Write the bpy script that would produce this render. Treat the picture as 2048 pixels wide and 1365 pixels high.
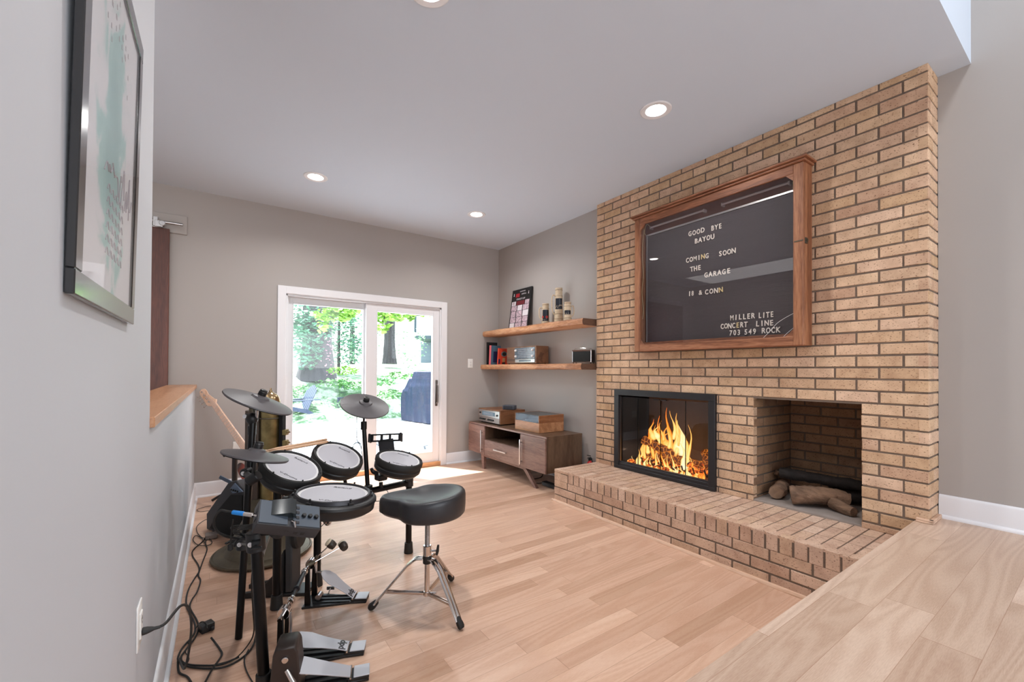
import bpy, bmesh, math, random
from mathutils import Vector, Matrix, Quaternion
random.seed(7)
PI = math.pi
for _o in list(bpy.data.objects): bpy.data.objects.remove(_o)
SC = bpy.context.scene
COL = SC.collection

# ---------------------------------------------------------------- camera, sky, sun, exposure
CAM_H = 1.1815
YAW, PITCH, ROLL, FPX = math.radians(34.7251), math.radians(0.4635), math.radians(0.3056), 848.8594
SX, SY = 0.0531, 50.8153
_r = Vector((math.cos(YAW), -math.sin(YAW), 0)); _f0 = Vector((math.sin(YAW), math.cos(YAW), 0)); _z = Vector((0, 0, 1))
_f = _f0*math.cos(PITCH) + _z*math.sin(PITCH); _u = -_f0*math.sin(PITCH) + _z*math.cos(PITCH)
CR = _r*math.cos(ROLL) + _u*math.sin(ROLL); CU = -_r*math.sin(ROLL) + _u*math.cos(ROLL); CF = _f
cd = bpy.data.cameras.new('camera'); cam = bpy.data.objects.new('camera', cd); COL.objects.link(cam)
cam.matrix_world = Matrix(((CR.x, CU.x, -CF.x, 0), (CR.y, CU.y, -CF.y, 0), (CR.z, CU.z, -CF.z, CAM_H), (0, 0, 0, 1)))
cd.sensor_width = 36; cd.lens = 36*FPX/2048; cd.shift_x = -SX/2048; cd.shift_y = SY/2048; cd.clip_start = .02
SC.camera = cam
def ray(px, py):
    return CR*((px-1024-SX)/FPX) + CU*(-(py-682.5-SY)/FPX) + CF
CAMP = Vector((0, 0, CAM_H))
def AT(px, py, X=None, Y=None, Z=None):
    v = ray(px, py)
    t = X/v.x if X is not None else (Y/v.y if Y is not None else (Z-CAM_H)/v.z)
    return CAMP + v*t
def PT(px, py, d):
    return CAMP + ray(px, py)*d

SC.view_settings.view_transform = 'Standard'; SC.view_settings.look = 'None'
SC.view_settings.gamma = 1; SC.view_settings.use_curve_mapping = False
SC.view_settings.exposure = EXPOSURE = 0.62
w = bpy.data.worlds.new('world'); SC.world = w; w.use_nodes = True
nt = w.node_tree; bg = nt.nodes['Background']
tc = nt.nodes.new('ShaderNodeTexCoord'); sp = nt.nodes.new('ShaderNodeSeparateXYZ'); rp = nt.nodes.new('ShaderNodeValToRGB')
nt.links.new(tc.outputs['Generated'], sp.inputs[0]); nt.links.new(sp.outputs['Z'], rp.inputs[0]); nt.links.new(rp.outputs[0], bg.inputs[0])
rp.color_ramp.elements[0].position = 0.0; rp.color_ramp.elements[0].color = (.80, .80, .80, 1)
rp.color_ramp.elements[1].position = 0.6; rp.color_ramp.elements[1].color = (.74, .86, 1, 1)
bg.inputs[1].default_value = 2.9
def lamp(name, kind, energy, color, loc, target=None, size=None, size_y=None, **k):
    l = bpy.data.lights.new(name, kind); l.energy = energy; l.color = color
    if kind == 'AREA':
        l.size = size
        if size_y: l.shape = 'RECTANGLE'; l.size_y = size_y
    for a, b in k.items(): setattr(l, a, b)
    o = bpy.data.objects.new(name, l); COL.objects.link(o); o.location = loc
    if target is not None:
        o.rotation_euler = (Vector(target)-Vector(loc)).to_track_quat('-Z', 'Y').to_euler()
    return o
SUN_DIR = Vector((.44, -.74, -1.92))          # through the top of the sliding door onto the floor
lamp('sun', 'SUN', 13.0, (1, .97, .93), (0, 12, 8), Vector((0, 12, 8))+SUN_DIR, angle=.012)
# daylight of the tall room behind the camera: its skylight, and fill added at its window wall
lamp('skylight_daylight', 'AREA', 24, (.93, .96, 1), (1.4, -.30, 4.42), (1.4, -.26, 0), 2.4, .35)
lamp('rear_window_fill', 'AREA', 34, (.84, .92, 1), (1.3, -2.9, 1.3), (1.5, 2.6, 2.6), 3.0, 1.8)  # added fill in front of the rear window, tilted up to brighten the ceiling
# sampling portal in the glass door (emits nothing itself)
pl = lamp('door_portal', 'AREA', 1, (1, 1, 1), (1.41, 4.99, 1.0), (1.41, 0, 1.0), 1.7, 1.95); pl.data.cycles.is_portal = True
# fill lamp added under the ceiling of the hall behind the half wall
lamp('hall_fill', 'AREA', 5, (1, .98, .96), (-1.0, 3.2, 2.74), (-1.0, 3.2, 0), .8, 2.0)

# ---------------------------------------------------------------- helpers
INV = {}
def thing(name, label, cat, loc=(0, 0, 0), rotz=0, group=None, rot=None, kind=None):
    o = bpy.data.objects.new(name, None); COL.objects.link(o); o.empty_display_size = .05
    o.location = loc
    o.rotation_euler = rot if rot is not None else (0, 0, rotz)
    if label: o['label'] = label
    if cat: o['category'] = cat
    if group: o['group'] = group
    if kind: o['kind'] = kind
    INV[o.name] = (Matrix.Translation(Vector(loc)) @ o.rotation_euler.to_matrix().to_4x4()).inverted()
    return o
def tag(o, label, cat, group=None, kind=None):
    o['label'] = label; o['category'] = cat
    if group: o['group'] = group
    if kind: o['kind'] = kind
    return o
def obj(name, bm, m, parent=None, world=False, smooth=True, ang=35, label=None, recalc=True):
    """link a bmesh as one mesh object; world=True: coordinates are world ones, moved under the parent"""
    if recalc: bmesh.ops.recalc_face_normals(bm, faces=bm.faces)
    me = bpy.data.meshes.new(name); bm.to_mesh(me); bm.free()
    if world and parent is not None and parent.name in INV: me.transform(INV[parent.name])
    o = bpy.data.objects.new(name, me); COL.objects.link(o)
    ms = m if isinstance(m, (list, tuple)) else [m]
    for x in ms: me.materials.append(x)
    if smooth:
        me.shade_smooth(); me.set_sharp_from_angle(angle=math.radians(ang))
    if parent is not None:
        o.parent = parent
        if parent.name in INV: INV[o.name] = INV[parent.name]
    if label: o['label'] = label
    return o
def origin_to(o, loc):
    """move a mesh object's origin to loc without moving its shape"""
    loc = Vector(loc); o.data.transform(Matrix.Translation(-loc)); o.location = loc
    return o
def struct(name, bm, m, **k):
    o = obj(name, bm, m, **k); o['kind'] = 'structure'; return o
def dup(root, loc=None, rotz=None, label=None, group=None):
    r = root.copy(); COL.objects.link(r)
    if loc is not None: r.location = loc
    if rotz is not None: r.rotation_euler = (0, 0, rotz)
    if label: r['label'] = label
    if group: r['group'] = group
    for ch in list(root.children):
        c = ch.copy(); COL.objects.link(c); c.parent = r
        for g in ch.children:
            d = g.copy(); COL.objects.link(d); d.parent = c
    return r
B = bmesh.new
def frame(o, z, x=None):
    z = Vector(z).normalized()
    if x is None: x = Vector((1, 0, 0)) if abs(z.x) < .9 else Vector((0, 1, 0))
    x = Vector(x); x = (x - z*x.dot(z)).normalized(); y = z.cross(x)
    return Matrix(((x.x, y.x, z.x, o[0]), (x.y, y.y, z.y, o[1]), (x.z, y.z, z.z, o[2]), (0, 0, 0, 1)))
def box(bm, x0, x1, y0, y1, z0, z1, bev=0, M=None, mi=0, seg=1):
    t = bmesh.new()
    bmesh.ops.create_cube(t, size=1)
    bmesh.ops.scale(t, vec=(x1-x0, y1-y0, z1-z0), verts=t.verts)
    bmesh.ops.translate(t, vec=((x0+x1)/2, (y0+y1)/2, (z0+z1)/2), verts=t.verts)
    if bev > 0: bmesh.ops.bevel(t, geom=t.edges[:], offset=bev, segments=seg, affect='EDGES', profile=.5)
    if M is not None: t.transform(M)
    for f in t.faces: f.material_index = mi
    me = bpy.data.meshes.new('t'); t.to_mesh(me); t.free(); bm.from_mesh(me); bpy.data.meshes.remove(me)
    return bm
def cyl(bm, p0, p1, r0, r1=None, seg=20, caps=True, mi=0, bev=0):
    p0 = Vector(p0); p1 = Vector(p1); r1 = r0 if r1 is None else r1
    L = (p1-p0).length
    if bev: return lathe(bm, [(max(r0-bev, 1e-4), 0), (r0, bev), (r1, L-bev), (max(r1-bev, 1e-4), L)], p0, (p1-p0), seg, mi=mi)
    return lathe(bm, [(r0, 0), (r1, L)], p0, p1-p0, seg, caps, mi)
def lathe(bm, prof, o=(0, 0, 0), axis=(0, 0, 1), seg=24, caps=True, mi=0, x=None, sx=1, sy=1):
    M = frame(o, axis, x); rings = []
    for r, h in prof:
        rings.append([bm.verts.new(M @ Vector((r*sx*math.cos(2*PI*i/seg), r*sy*math.sin(2*PI*i/seg), h))) for i in range(seg)])
    fs = []
    for a, b in zip(rings, rings[1:]):
        for i in range(seg): fs.append(bm.faces.new((a[i], a[(i+1) % seg], b[(i+1) % seg], b[i])))
    if caps:
        fs.append(bm.faces.new(rings[0][::-1])); fs.append(bm.faces.new(rings[-1]))
    for f in fs: f.material_index = mi
    return bm
def torus(bm, o, axis, R, r, seg=40, rs=10, mi=0, a0=0, a1=2*PI, x=None):
    M = frame(o, axis, x); full = abs(a1-a0-2*PI) < 1e-4; n = seg if full else seg+1; rings = []
    for i in range(n):
        t = a0+(a1-a0)*i/seg
        c = Vector((math.cos(t), math.sin(t), 0))
        rings.append([bm.verts.new(M @ (c*(R+r*math.cos(2*PI*j/rs)) + Vector((0, 0, r*math.sin(2*PI*j/rs))))) for j in range(rs)])
    for i in range(n if full else n-1):
        a, b = rings[i], rings[(i+1) % n]
        for j in range(rs):
            f = bm.faces.new((a[j], a[(j+1) % rs], b[(j+1) % rs], b[j])); f.material_index = mi
    if not full: bm.faces.new(rings[0]); bm.faces.new(rings[-1][::-1])
    return bm
def smoothpath(pts, n=6):
    pts = [Vector(p) for p in pts]; out = []
    P = [pts[0]*2-pts[1]] + pts + [pts[-1]*2-pts[-2]]
    for i in range(1, len(P)-2):
        a, b, c, d = P[i-1:i+3]
        for k in range(n):
            t = k/n
            out.append(.5*((2*b)+(c-a)*t+(2*a-5*b+4*c-d)*t*t+(3*b-a-3*c+d)*t**3))
    out.append(pts[-1]); return out
def sweep(bm, pts, r, seg=8, flat=1.0, smooth=0, mi=0, up=None, caps=True):
    """tube through points; r number or list; flat scales the second axis"""
    if smooth: pts = smoothpath(pts, smooth)
    pts = [Vector(p) for p in pts]; n = len(pts)
    rr = r if isinstance(r, (list, tuple)) else [r]*n
    if len(rr) != n:
        k0 = rr; rr = []
        for i in range(n):
            u = i*(len(k0)-1)/(n-1); q = min(int(u), len(k0)-2); rr.append(k0[q]*(1-(u-q))+k0[q+1]*(u-q))
    T = [((pts[min(i+1, n-1)]-pts[max(i-1, 0)]) or Vector((0, 0, 1))).normalized() for i in range(n)]
    x = Vector(up) if up is not None else (Vector((0, 0, 1)) if abs(T[0].z) < .9 else Vector((1, 0, 0)))
    x = (x-T[0]*x.dot(T[0])).normalized(); rings = []
    for i in range(n):
        x = (x-T[i]*x.dot(T[i])).normalized(); y = T[i].cross(x)
        rings.append([bm.verts.new(pts[i]+x*(rr[i]*flat*math.cos(2*PI*j/seg))+y*(rr[i]*math.sin(2*PI*j/seg))) for j in range(seg)])
    for a, b in zip(rings, rings[1:]):
        for j in range(seg):
            f = bm.faces.new((a[j], a[(j+1) % seg], b[(j+1) % seg], b[j])); f.material_index = mi
    if caps: bm.faces.new(rings[0][::-1]); bm.faces.new(rings[-1])
    return bm
def prism(bm, poly, M, h, bev=0, mi=0):
    """extrude a 2-D polygon (x,y) by h along z of M"""
    t = bmesh.new(); vs = [t.verts.new((p[0], p[1], 0)) for p in poly]; f = t.faces.new(vs)
    r = bmesh.ops.extrude_face_region(t, geom=[f]); bmesh.ops.translate(t, vec=(0, 0, h), verts=[v for v in r['geom'] if isinstance(v, bmesh.types.BMVert)])
    bmesh.ops.recalc_face_normals(t, faces=t.faces)
    if bev: bmesh.ops.bevel(t, geom=t.edges[:], offset=bev, segments=1, affect='EDGES')
    t.transform(M)
    for f in t.faces: f.material_index = mi
    me = bpy.data.meshes.new('t'); t.to_mesh(me); t.free(); bm.from_mesh(me); bpy.data.meshes.remove(me)
    return bm
def text(name, s, size, M, m, parent=None, extrude=.0006, sx=1.0, align='CENTER', spacing=1.0, offset=0.0, world=True):
    c = bpy.data.curves.new(name, 'FONT'); c.body = s; c.size = size; c.align_x = align; c.align_y = 'CENTER'
    c.extrude = extrude; c.space_character = spacing; c.offset = offset; c.resolution_u = 3
    o = bpy.data.objects.new('tmp', c); COL.objects.link(o)
    dg = bpy.context.evaluated_depsgraph_get(); dg.update()
    me = bpy.data.meshes.new_from_object(o.evaluated_get(dg)); bpy.data.objects.remove(o); bpy.data.curves.remove(c)
    me.name = name; me.transform(M @ Matrix.Diagonal((sx, 1, 1, 1)))
    if world and parent is not None and parent.name in INV: me.transform(INV[parent.name])
    q = bpy.data.objects.new(name, me); COL.objects.link(q); me.materials.clear(); me.materials.append(m)
    if parent is not None: q.parent = parent
    return q
def Mx(o, x, y):
    x = Vector(x).normalized(); z = x.cross(Vector(y)).normalized(); y = z.cross(x)
    return Matrix(((x.x, y.x, z.x, o[0]), (x.y, y.y, z.y, o[1]), (x.z, y.z, z.z, o[2]), (0, 0, 0, 1)))

def split_islands(names):
    """each loose piece of these meshes becomes a part of its own"""
    for o in [x for x in list(bpy.data.objects) if x.type == 'MESH' and x.name.split('.')[0] in names]:
        bm = bmesh.new(); bm.from_mesh(o.data); bm.verts.ensure_lookup_table(); seen = set(); isl = []
        for v in bm.verts:
            if v.index in seen: continue
            st = [v]; seen.add(v.index); cur = []
            while st:
                q = st.pop(); cur.append(q.index)
                for e in q.link_edges:
                    w_ = e.other_vert(q)
                    if w_.index not in seen: seen.add(w_.index); st.append(w_)
            isl.append(set(cur))
        if len(isl) > 1:
            for k, s in enumerate(isl):
                b2 = bmesh.new(); b2.from_mesh(o.data); b2.verts.ensure_lookup_table(); bmesh.ops.delete(b2, geom=[v for v in b2.verts if v.index not in s], context='VERTS')
                me = o.data.copy(); b2.to_mesh(me); b2.free()
                if k == 0: first = me; continue
                c = o.copy(); c.data = me; COL.objects.link(c); c.parent = o.parent
            o.data = first
        bm.free()

# ---------------------------------------------------------------- materials
def srgb(r, g, b):
    f = lambda c: (c/255/12.92) if c/255 <= .04045 else ((c/255+.055)/1.055)**2.4
    return (f(r), f(g), f(b), 1)
def mat(name, col, rough=.5, metal=0, bump=0, bscale=60, var=0, vscale=5, spec=.5, coat=0, emit=None, estr=0, stretch=None, dist=.002):
    m = bpy.data.materials.new(name); m.use_nodes = True; n = m.node_tree.nodes; L = m.node_tree.links; b = n['Principled BSDF']
    if isinstance(col, tuple) and len(col) == 3: col = srgb(*col)
    b.inputs['Base Color'].default_value = col; b.inputs['Roughness'].default_value = rough; b.inputs['Metallic'].default_value = metal
    b.inputs['Specular IOR Level'].default_value = spec; b.inputs['Coat Weight'].default_value = coat; b.inputs['Coat Roughness'].default_value = .1
    if emit is not None:
        b.inputs['Emission Color'].default_value = emit; b.inputs['Emission Strength'].default_value = estr
    if bump or var:
        t = n.new('ShaderNodeTexCoord'); mp = n.new('ShaderNodeMapping'); L.new(t.outputs['Object'], mp.inputs[0])
        if stretch: mp.inputs['Scale'].default_value = stretch
    if bump:
        q = n.new('ShaderNodeTexNoise'); q.inputs['Scale'].default_value = bscale; q.inputs['Detail'].default_value = 5; L.new(mp.outputs[0], q.inputs[0])
        bp = n.new('ShaderNodeBump'); bp.inputs['Strength'].default_value = bump; bp.inputs['Distance'].default_value = dist; L.new(q.outputs[0], bp.inputs['Height']); L.new(bp.outputs[0], b.inputs['Normal'])
    if var:
        q = n.new('ShaderNodeTexNoise'); q.inputs['Scale'].default_value = vscale; q.inputs['Detail'].default_value = 4; L.new(mp.outputs[0], q.inputs[0])
        r = n.new('ShaderNodeValToRGB'); L.new(q.outputs[0], r.inputs[0]); r.color_ramp.elements[0].position = .3; r.color_ramp.elements[1].position = .7
        c = Vector(col[:3]); r.color_ramp.elements[0].color = (*(c*(1-var)), 1); r.color_ramp.elements[1].color = (*[min(1, v) for v in c*(1+var)], 1)
        L.new(r.outputs[0], b.inputs['Base Color'])
    return m
def wood(name, c0, c1, c2, axis='X', scale=1.0, rough=.45, rings=9, bump=.05, coat=0, per_island=0, dist=2.0):
    """grain running along an axis"""
    m = bpy.data.materials.new(name); m.use_nodes = True; n = m.node_tree.nodes; L = m.node_tree.links; b = n['Principled BSDF']
    b.inputs['Roughness'].default_value = rough; b.inputs['Coat Weight'].default_value = coat
    t = n.new('ShaderNodeTexCoord'); mp = n.new('ShaderNodeMapping'); L.new(t.outputs['Object'], mp.inputs[0])
    s = {'X': (.08, 1, 1), 'Y': (1, .08, 1), 'Z': (1, 1, .08)}[axis]; mp.inputs['Scale'].default_value = [v*scale for v in s]
    q = n.new('ShaderNodeTexNoise'); q.inputs['Scale'].default_value = rings; q.inputs['Detail'].default_value = 3; q.inputs['Distortion'].default_value = .6; L.new(mp.outputs[0], q.inputs[0])
    mu = n.new('ShaderNodeMath'); mu.operation = 'MULTIPLY'; mu.inputs[1].default_value = 14*dist/2; L.new(q.outputs[0], mu.inputs[0])
    si = n.new('ShaderNodeMath'); si.operation = 'SINE'; L.new(mu.outputs[0], si.inputs[0])
    f = n.new('ShaderNodeTexNoise'); f.inputs['Scale'].default_value = rings*22; f.inputs['Detail'].default_value = 2; L.new(mp.outputs[0], f.inputs[0])
    ad = n.new('ShaderNodeMath'); ad.operation = 'MULTIPLY_ADD'; ad.inputs[1].default_value = .22; ad.inputs[2].default_value = 0; L.new(si.outputs[0], ad.inputs[0])
    a2 = n.new('ShaderNodeMath'); a2.operation = 'ADD'; L.new(ad.outputs[0], a2.inputs[0]); L.new(f.outputs[0], a2.inputs[1])
    r = n.new('ShaderNodeValToRGB'); L.new(a2.outputs[0], r.inputs[0]); e = r.color_ramp.elements
    e[0].position = .25; e[0].color = srgb(*c0); e[1].position = .8; e[1].color = srgb(*c2); k = e.new(.52); k.color = srgb(*c1)
    out = r.outputs[0]
    if per_island:
        g = n.new('ShaderNodeNewGeometry'); h = n.new('ShaderNodeHueSaturation'); mm = n.new('ShaderNodeMapRange'); mm.inputs[3].default_value = 1-per_island; mm.inputs[4].default_value = 1+per_island
        L.new(g.outputs['Random Per Island'], mm.inputs[0]); L.new(mm.outputs[0], h.inputs['Value']); L.new(out, h.inputs['Color']); out = h.outputs[0]
    L.new(out, b.inputs['Base Color'])
    bp = n.new('ShaderNodeBump'); bp.inputs['Strength'].default_value = bump*4; bp.inputs['Distance'].default_value = .001; L.new(f.outputs[0], bp.inputs['Height']); L.new(bp.outputs[0], b.inputs['Normal'])
    return m
def planks(name, w, Lp, cols, rough=.32, yoff=0):
    """oak strips running along X, each strip and length its own tone and grain"""
    m = bpy.data.materials.new(name); m.use_nodes = True; n = m.node_tree.nodes; L = m.node_tree.links; b = n['Principled BSDF']
    def M(op, a, c=None, d=None):
        k = n.new('ShaderNodeMath'); k.operation = op
        for i, v in enumerate((a, c, d)):
            if v is None: continue
            if isinstance(v, (int, float)): k.inputs[i].default_value = v
            else: L.new(v, k.inputs[i])
        return k.outputs[0]
    t = n.new('ShaderNodeTexCoord'); s = n.new('ShaderNodeSeparateXYZ'); L.new(t.outputs['Object'], s.inputs[0])
    yy = M('DIVIDE', M('ADD', s.outputs['Y'], yoff), w); row = M('FLOOR', yy); fy = M('FRACT', yy)
    wn = n.new('ShaderNodeTexWhiteNoise'); wn.noise_dimensions = '1D'; L.new(row, wn.inputs['W'])
    xx = M('DIVIDE', M('ADD', s.outputs['X'], M('MULTIPLY', wn.outputs['Value'], 37.0)), M('ADD', M('MULTIPLY', wn.outputs['Value'], Lp*.6), Lp*.7))
    col = M('FLOOR', xx); fx = M('FRACT', xx)
    cb = n.new('ShaderNodeCombineXYZ'); L.new(row, cb.inputs[0]); L.new(col, cb.inputs[1])
    w2 = n.new('ShaderNodeTexWhiteNoise'); w2.noise_dimensions = '3D'; L.new(cb.outputs[0], w2.inputs['Vector'])
    # grain coordinates shifted per plank
    gc = n.new('ShaderNodeCombineXYZ'); L.new(M('ADD', M('MULTIPLY', s.outputs['X'], .09), M('MULTIPLY', w2.outputs['Value'], 91.0)), gc.inputs[0]); L.new(M('ADD', s.outputs['Y'], M('MULTIPLY', w2.outputs['Value'], 17.0)), gc.inputs[1])
    q = n.new('ShaderNodeTexNoise'); q.inputs['Scale'].default_value = 7; q.inputs['Detail'].default_value = 1.2; q.inputs['Distortion'].default_value = .3; L.new(gc.outputs[0], q.inputs[0])
    rings = M('MULTIPLY', M('SINE', M('MULTIPLY', q.outputs[0], 80.0)), .5)
    fn = n.new('ShaderNodeTexNoise'); fn.inputs['Scale'].default_value = 420; fn.inputs['Detail'].default_value = 2; L.new(gc.outputs[0], fn.inputs[0])
    g = M('ADD', M('MULTIPLY', rings, .18), M('ADD', M('MULTIPLY', fn.outputs[0], .5), .24))
    r = n.new('ShaderNodeValToRGB'); L.new(g, r.inputs[0]); e = r.color_ramp.elements
    e[0].position = .22; e[0].color = srgb(*cols[0]); e[1].position = .62; e[1].color = srgb(*cols[1])
    r2 = n.new('ShaderNodeValToRGB'); L.new(w2.outputs['Value'], r2.inputs[0]); e = r2.color_ramp.elements
    e[0].position = 0; e[0].color = srgb(*cols[2]); e[1].position = 1; e[1].color = srgb(*cols[3]); k = e.new(.5); k.color = srgb(*cols[4])
    mx = n.new('ShaderNodeMix'); mx.data_type = 'RGBA'; mx.blend_type = 'MULTIPLY'; mx.inputs[0].default_value = 1; L.new(r.outputs[0], mx.inputs[6]); L.new(r2.outputs[0], mx.inputs[7])
    # seams
    sy = M('LESS_THAN', M('MINIMUM', fy, M('SUBTRACT', 1.0, fy)), .0016/w*.5); sx = M('LESS_THAN', M('MINIMUM', fx, M('SUBTRACT', 1.0, fx)), .0009)
    seam = M('MAXIMUM', sy, sx)
    m2 = n.new('ShaderNodeMix'); m2.data_type = 'RGBA'; m2.inputs[7].default_value = srgb(150, 108, 80); L.new(M('MULTIPLY', seam, .55), m2.inputs[0]); L.new(mx.outputs[2], m2.inputs[6])
    L.new(m2.outputs[2], b.inputs['Base Color']); b.inputs['Roughness'].default_value = rough
    bp = n.new('ShaderNodeBump'); bp.inputs['Strength'].default_value = .12; bp.inputs['Distance'].default_value = .001
    L.new(M('SUBTRACT', g, seam), bp.inputs['Height']); L.new(bp.outputs[0], b.inputs['Normal'])
    return m
def brick_mat(name, cols, dark=0):
    m = bpy.data.materials.new(name); m.use_nodes = True; n = m.node_tree.nodes; L = m.node_tree.links; b = n['Principled BSDF']; b.inputs['Roughness'].default_value = .85; b.inputs['Specular IOR Level'].default_value = .25
    g = n.new('ShaderNodeNewGeometry'); r = n.new('ShaderNodeValToRGB'); L.new(g.outputs['Random Per Island'], r.inputs[0]); e = r.color_ramp.elements
    e[0].position = 0; e[0].color = srgb(*cols[0]); e[1].position = 1; e[1].color = srgb(*cols[-1])
    for i, c in enumerate(cols[1:-1]):
        k = e.new((i+1)/(len(cols)-1)); k.color = srgb(*c)
    t = n.new('ShaderNodeTexCoord'); q = n.new('ShaderNodeTexNoise'); q.inputs['Scale'].default_value = 14; q.inputs['Detail'].default_value = 6; L.new(t.outputs['Object'], q.inputs[0])
    r2 = n.new('ShaderNodeValToRGB'); L.new(q.outputs[0], r2.inputs[0]); e = r2.color_ramp.elements; e[0].position = .32; e[0].color = (.78, .74, .72, 1); e[1].position = .68; e[1].color = (1.0, 1.0, 1.0, 1)
    mx = n.new('ShaderNodeMix'); mx.data_type = 'RGBA'; mx.blend_type = 'MULTIPLY'; mx.inputs[0].default_value = 1; L.new(r.outputs[0], mx.inputs[6]); L.new(r2.outputs[0], mx.inputs[7])
    # iron specks
    mp = n.new('ShaderNodeMapping'); mp.inputs['Scale'].default_value = (1, .55, 1); L.new(t.outputs['Object'], mp.inputs[0])
    v = n.new('ShaderNodeTexNoise'); v.inputs['Scale'].default_value = 190; v.inputs['Detail'].default_value = 2; L.new(mp.outputs[0], v.inputs[0])
    r3 = n.new('ShaderNodeValToRGB'); L.new(v.outputs[0], r3.inputs[0]); e = r3.color_ramp.elements; e[0].position = .33; e[0].color = (.25, .18, .14, 1); e[1].position = .38; e[1].color = (1, 1, 1, 1)
    m2 = n.new('ShaderNodeMix'); m2.data_type = 'RGBA'; m2.blend_type = 'MULTIPLY'; m2.inputs[0].default_value = .8; L.new(mx.outputs[2], m2.inputs[6]); L.new(r3.outputs[0], m2.inputs[7])
    L.new(m2.outputs[2], b.inputs['Base Color'])
    bp = n.new('ShaderNodeBump'); bp.inputs['Strength'].default_value = .5; bp.inputs['Distance'].default_value = .0015; L.new(v.outputs[0], bp.inputs['Height']); L.new(bp.outputs[0], b.inputs['Normal'])
    return m
def glass_mat(name, tint=(1, 1, 1, 1), refl=1.0, rough=0.0, ior=1.5):
    m = bpy.data.materials.new(name); m.use_nodes = True; n = m.node_tree.nodes; L = m.node_tree.links
    for k in list(n):
        if k.type != 'OUTPUT_MATERIAL': n.remove(k)
    out = [k for k in n if k.type == 'OUTPUT_MATERIAL'][0]
    t = n.new('ShaderNodeBsdfTransparent'); t.inputs[0].default_value = tint; g = n.new('ShaderNodeBsdfGlossy'); g.inputs['Roughness'].default_value = rough
    lw = n.new('ShaderNodeLayerWeight'); lw.inputs[0].default_value = .5
    pw = n.new('ShaderNodeMath'); pw.operation = 'POWER'; pw.inputs[1].default_value = 5; L.new(lw.outputs['Facing'], pw.inputs[0])
    mu = n.new('ShaderNodeMath'); mu.operation = 'MULTIPLY_ADD'; mu.inputs[1].default_value = .96*refl; mu.inputs[2].default_value = .04*refl; mu.use_clamp = True; L.new(pw.outputs[0], mu.inputs[0])
    mx = n.new('ShaderNodeMixShader'); L.new(mu.outputs[0], mx.inputs[0]); L.new(t.outputs[0], mx.inputs[1]); L.new(g.outputs[0], mx.inputs[2]); L.new(mx.outputs[0], out.inputs[0])
    return m
def emis(name, col, s):
    return mat(name, (0, 0, 0, 1), .5, emit=col, estr=s)

M_WALL = mat('wall_paint_greige', (175, 168, 163), .72, bump=.12, bscale=220, dist=.0006)
M_WALLW = mat('wall_paint_white', (196, 198, 203), .7, bump=.12, bscale=220, dist=.0006)
M_CEIL = mat('ceiling_paint', (208, 217, 229), .85, bump=.05, bscale=160, dist=.0005)
M_TRIM = mat('white_trim_paint', (232, 230, 232), .32)
M_TRIM2 = mat('vinyl_frame', (224, 224, 226), .35)
M_FLOOR = planks('oak_strip_floor', .0835, 1.15, [(234, 212, 196), (255, 246, 238), (196, 164, 142), (228, 200, 180), (213, 182, 162)])
M_FLOOR2 = planks('oak_plank_landing', .127, 1.4, [(222, 206, 194), (255, 250, 244), (192, 166, 148), (220, 198, 182), (207, 184, 166)], rough=.38, yoff=.03)
M_OAK = wood('pale_oak_trim', (196, 158, 130), (216, 178, 150), (226, 192, 166), 'Y', 1, .45, 8)
M_OAKX = wood('honey_oak_trim', (190, 138, 92), (206, 154, 108), (216, 168, 124), 'X', 1, .45, 8)
M_LEDGE = wood('ledge_oak', (178, 122, 84), (192, 138, 98), (204, 152, 114), 'Y', 1, .38, 8, coat=.1)
M_MAHOG = wood('dark_red_door_wood', (78, 36, 22), (94, 46, 30), (108, 56, 38), 'Z', 1, .4, 6)
M_MORTAR = mat('mortar', (116, 99, 86), .95, bump=.5, bscale=150, var=.12, vscale=20)
M_BRICK = brick_mat('buff_brick', [(206, 170, 136), (218, 182, 150), (228, 194, 162), (210, 174, 138), (226, 190, 160), (216, 184, 154), (204, 166, 138), (230, 196, 168)])
M_BRICKH = brick_mat('hearth_brick', [(206, 172, 148), (222, 190, 166), (208, 174, 146), (214, 182, 160), (200, 164, 140), (224, 194, 172)])
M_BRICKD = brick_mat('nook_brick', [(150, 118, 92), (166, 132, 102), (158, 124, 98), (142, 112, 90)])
M_CONC = mat('cement', (150, 138, 130), .9, bump=.3, bscale=60, var=.15, vscale=8)
M_BLACK = mat('black_plastic', (26, 26, 27), .42)
M_BLACKM = mat('black_metal', (24, 23, 23), .32, .6)
M_RUB = mat('black_rubber', (30, 29, 28), .6)
M_DARK = mat('charcoal_metal', (52, 51, 54), .38, .5)
M_CHROME = mat('chrome', (214, 208, 204), .12, 1)
M_STEEL = mat('brushed_steel', (190, 188, 188), .28, 1)
M_MESH = mat('mesh_drum_head', (188, 186, 192), .6, bump=.1, bscale=500)
M_HOOPW = mat('white_hoop_ring', (226, 224, 224), .5)
M_CYM = mat('grey_rubber_cymbal', (86, 82, 84), .42, bump=.08, bscale=300)
M_LEATH = mat('black_leatherette', (44, 43, 46), .38, bump=.35, bscale=420, dist=.0008)
M_BRASS = mat('aged_brass', (150, 134, 92), .36, .9, var=.35, vscale=14, bump=.1, bscale=40)
M_BRONZE = mat('patinated_bronze', (92, 84, 70), .5, .6, var=.3, vscale=12)
M_BROWNM = mat('brown_painted_metal', (78, 66, 58), .5, .3, var=.2, vscale=10)
M_WHITEP = mat('white_plastic', (236, 234, 230), .35)
M_CLEARW = glass_mat('window_glass', (.97, .99, .99, 1), .9)
M_CLEAR = glass_mat('clear_acrylic', (.93, .95, .97, 1), 1.0)
M_INK = mat('dark_ink', (40, 38, 40), .5)
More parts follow.
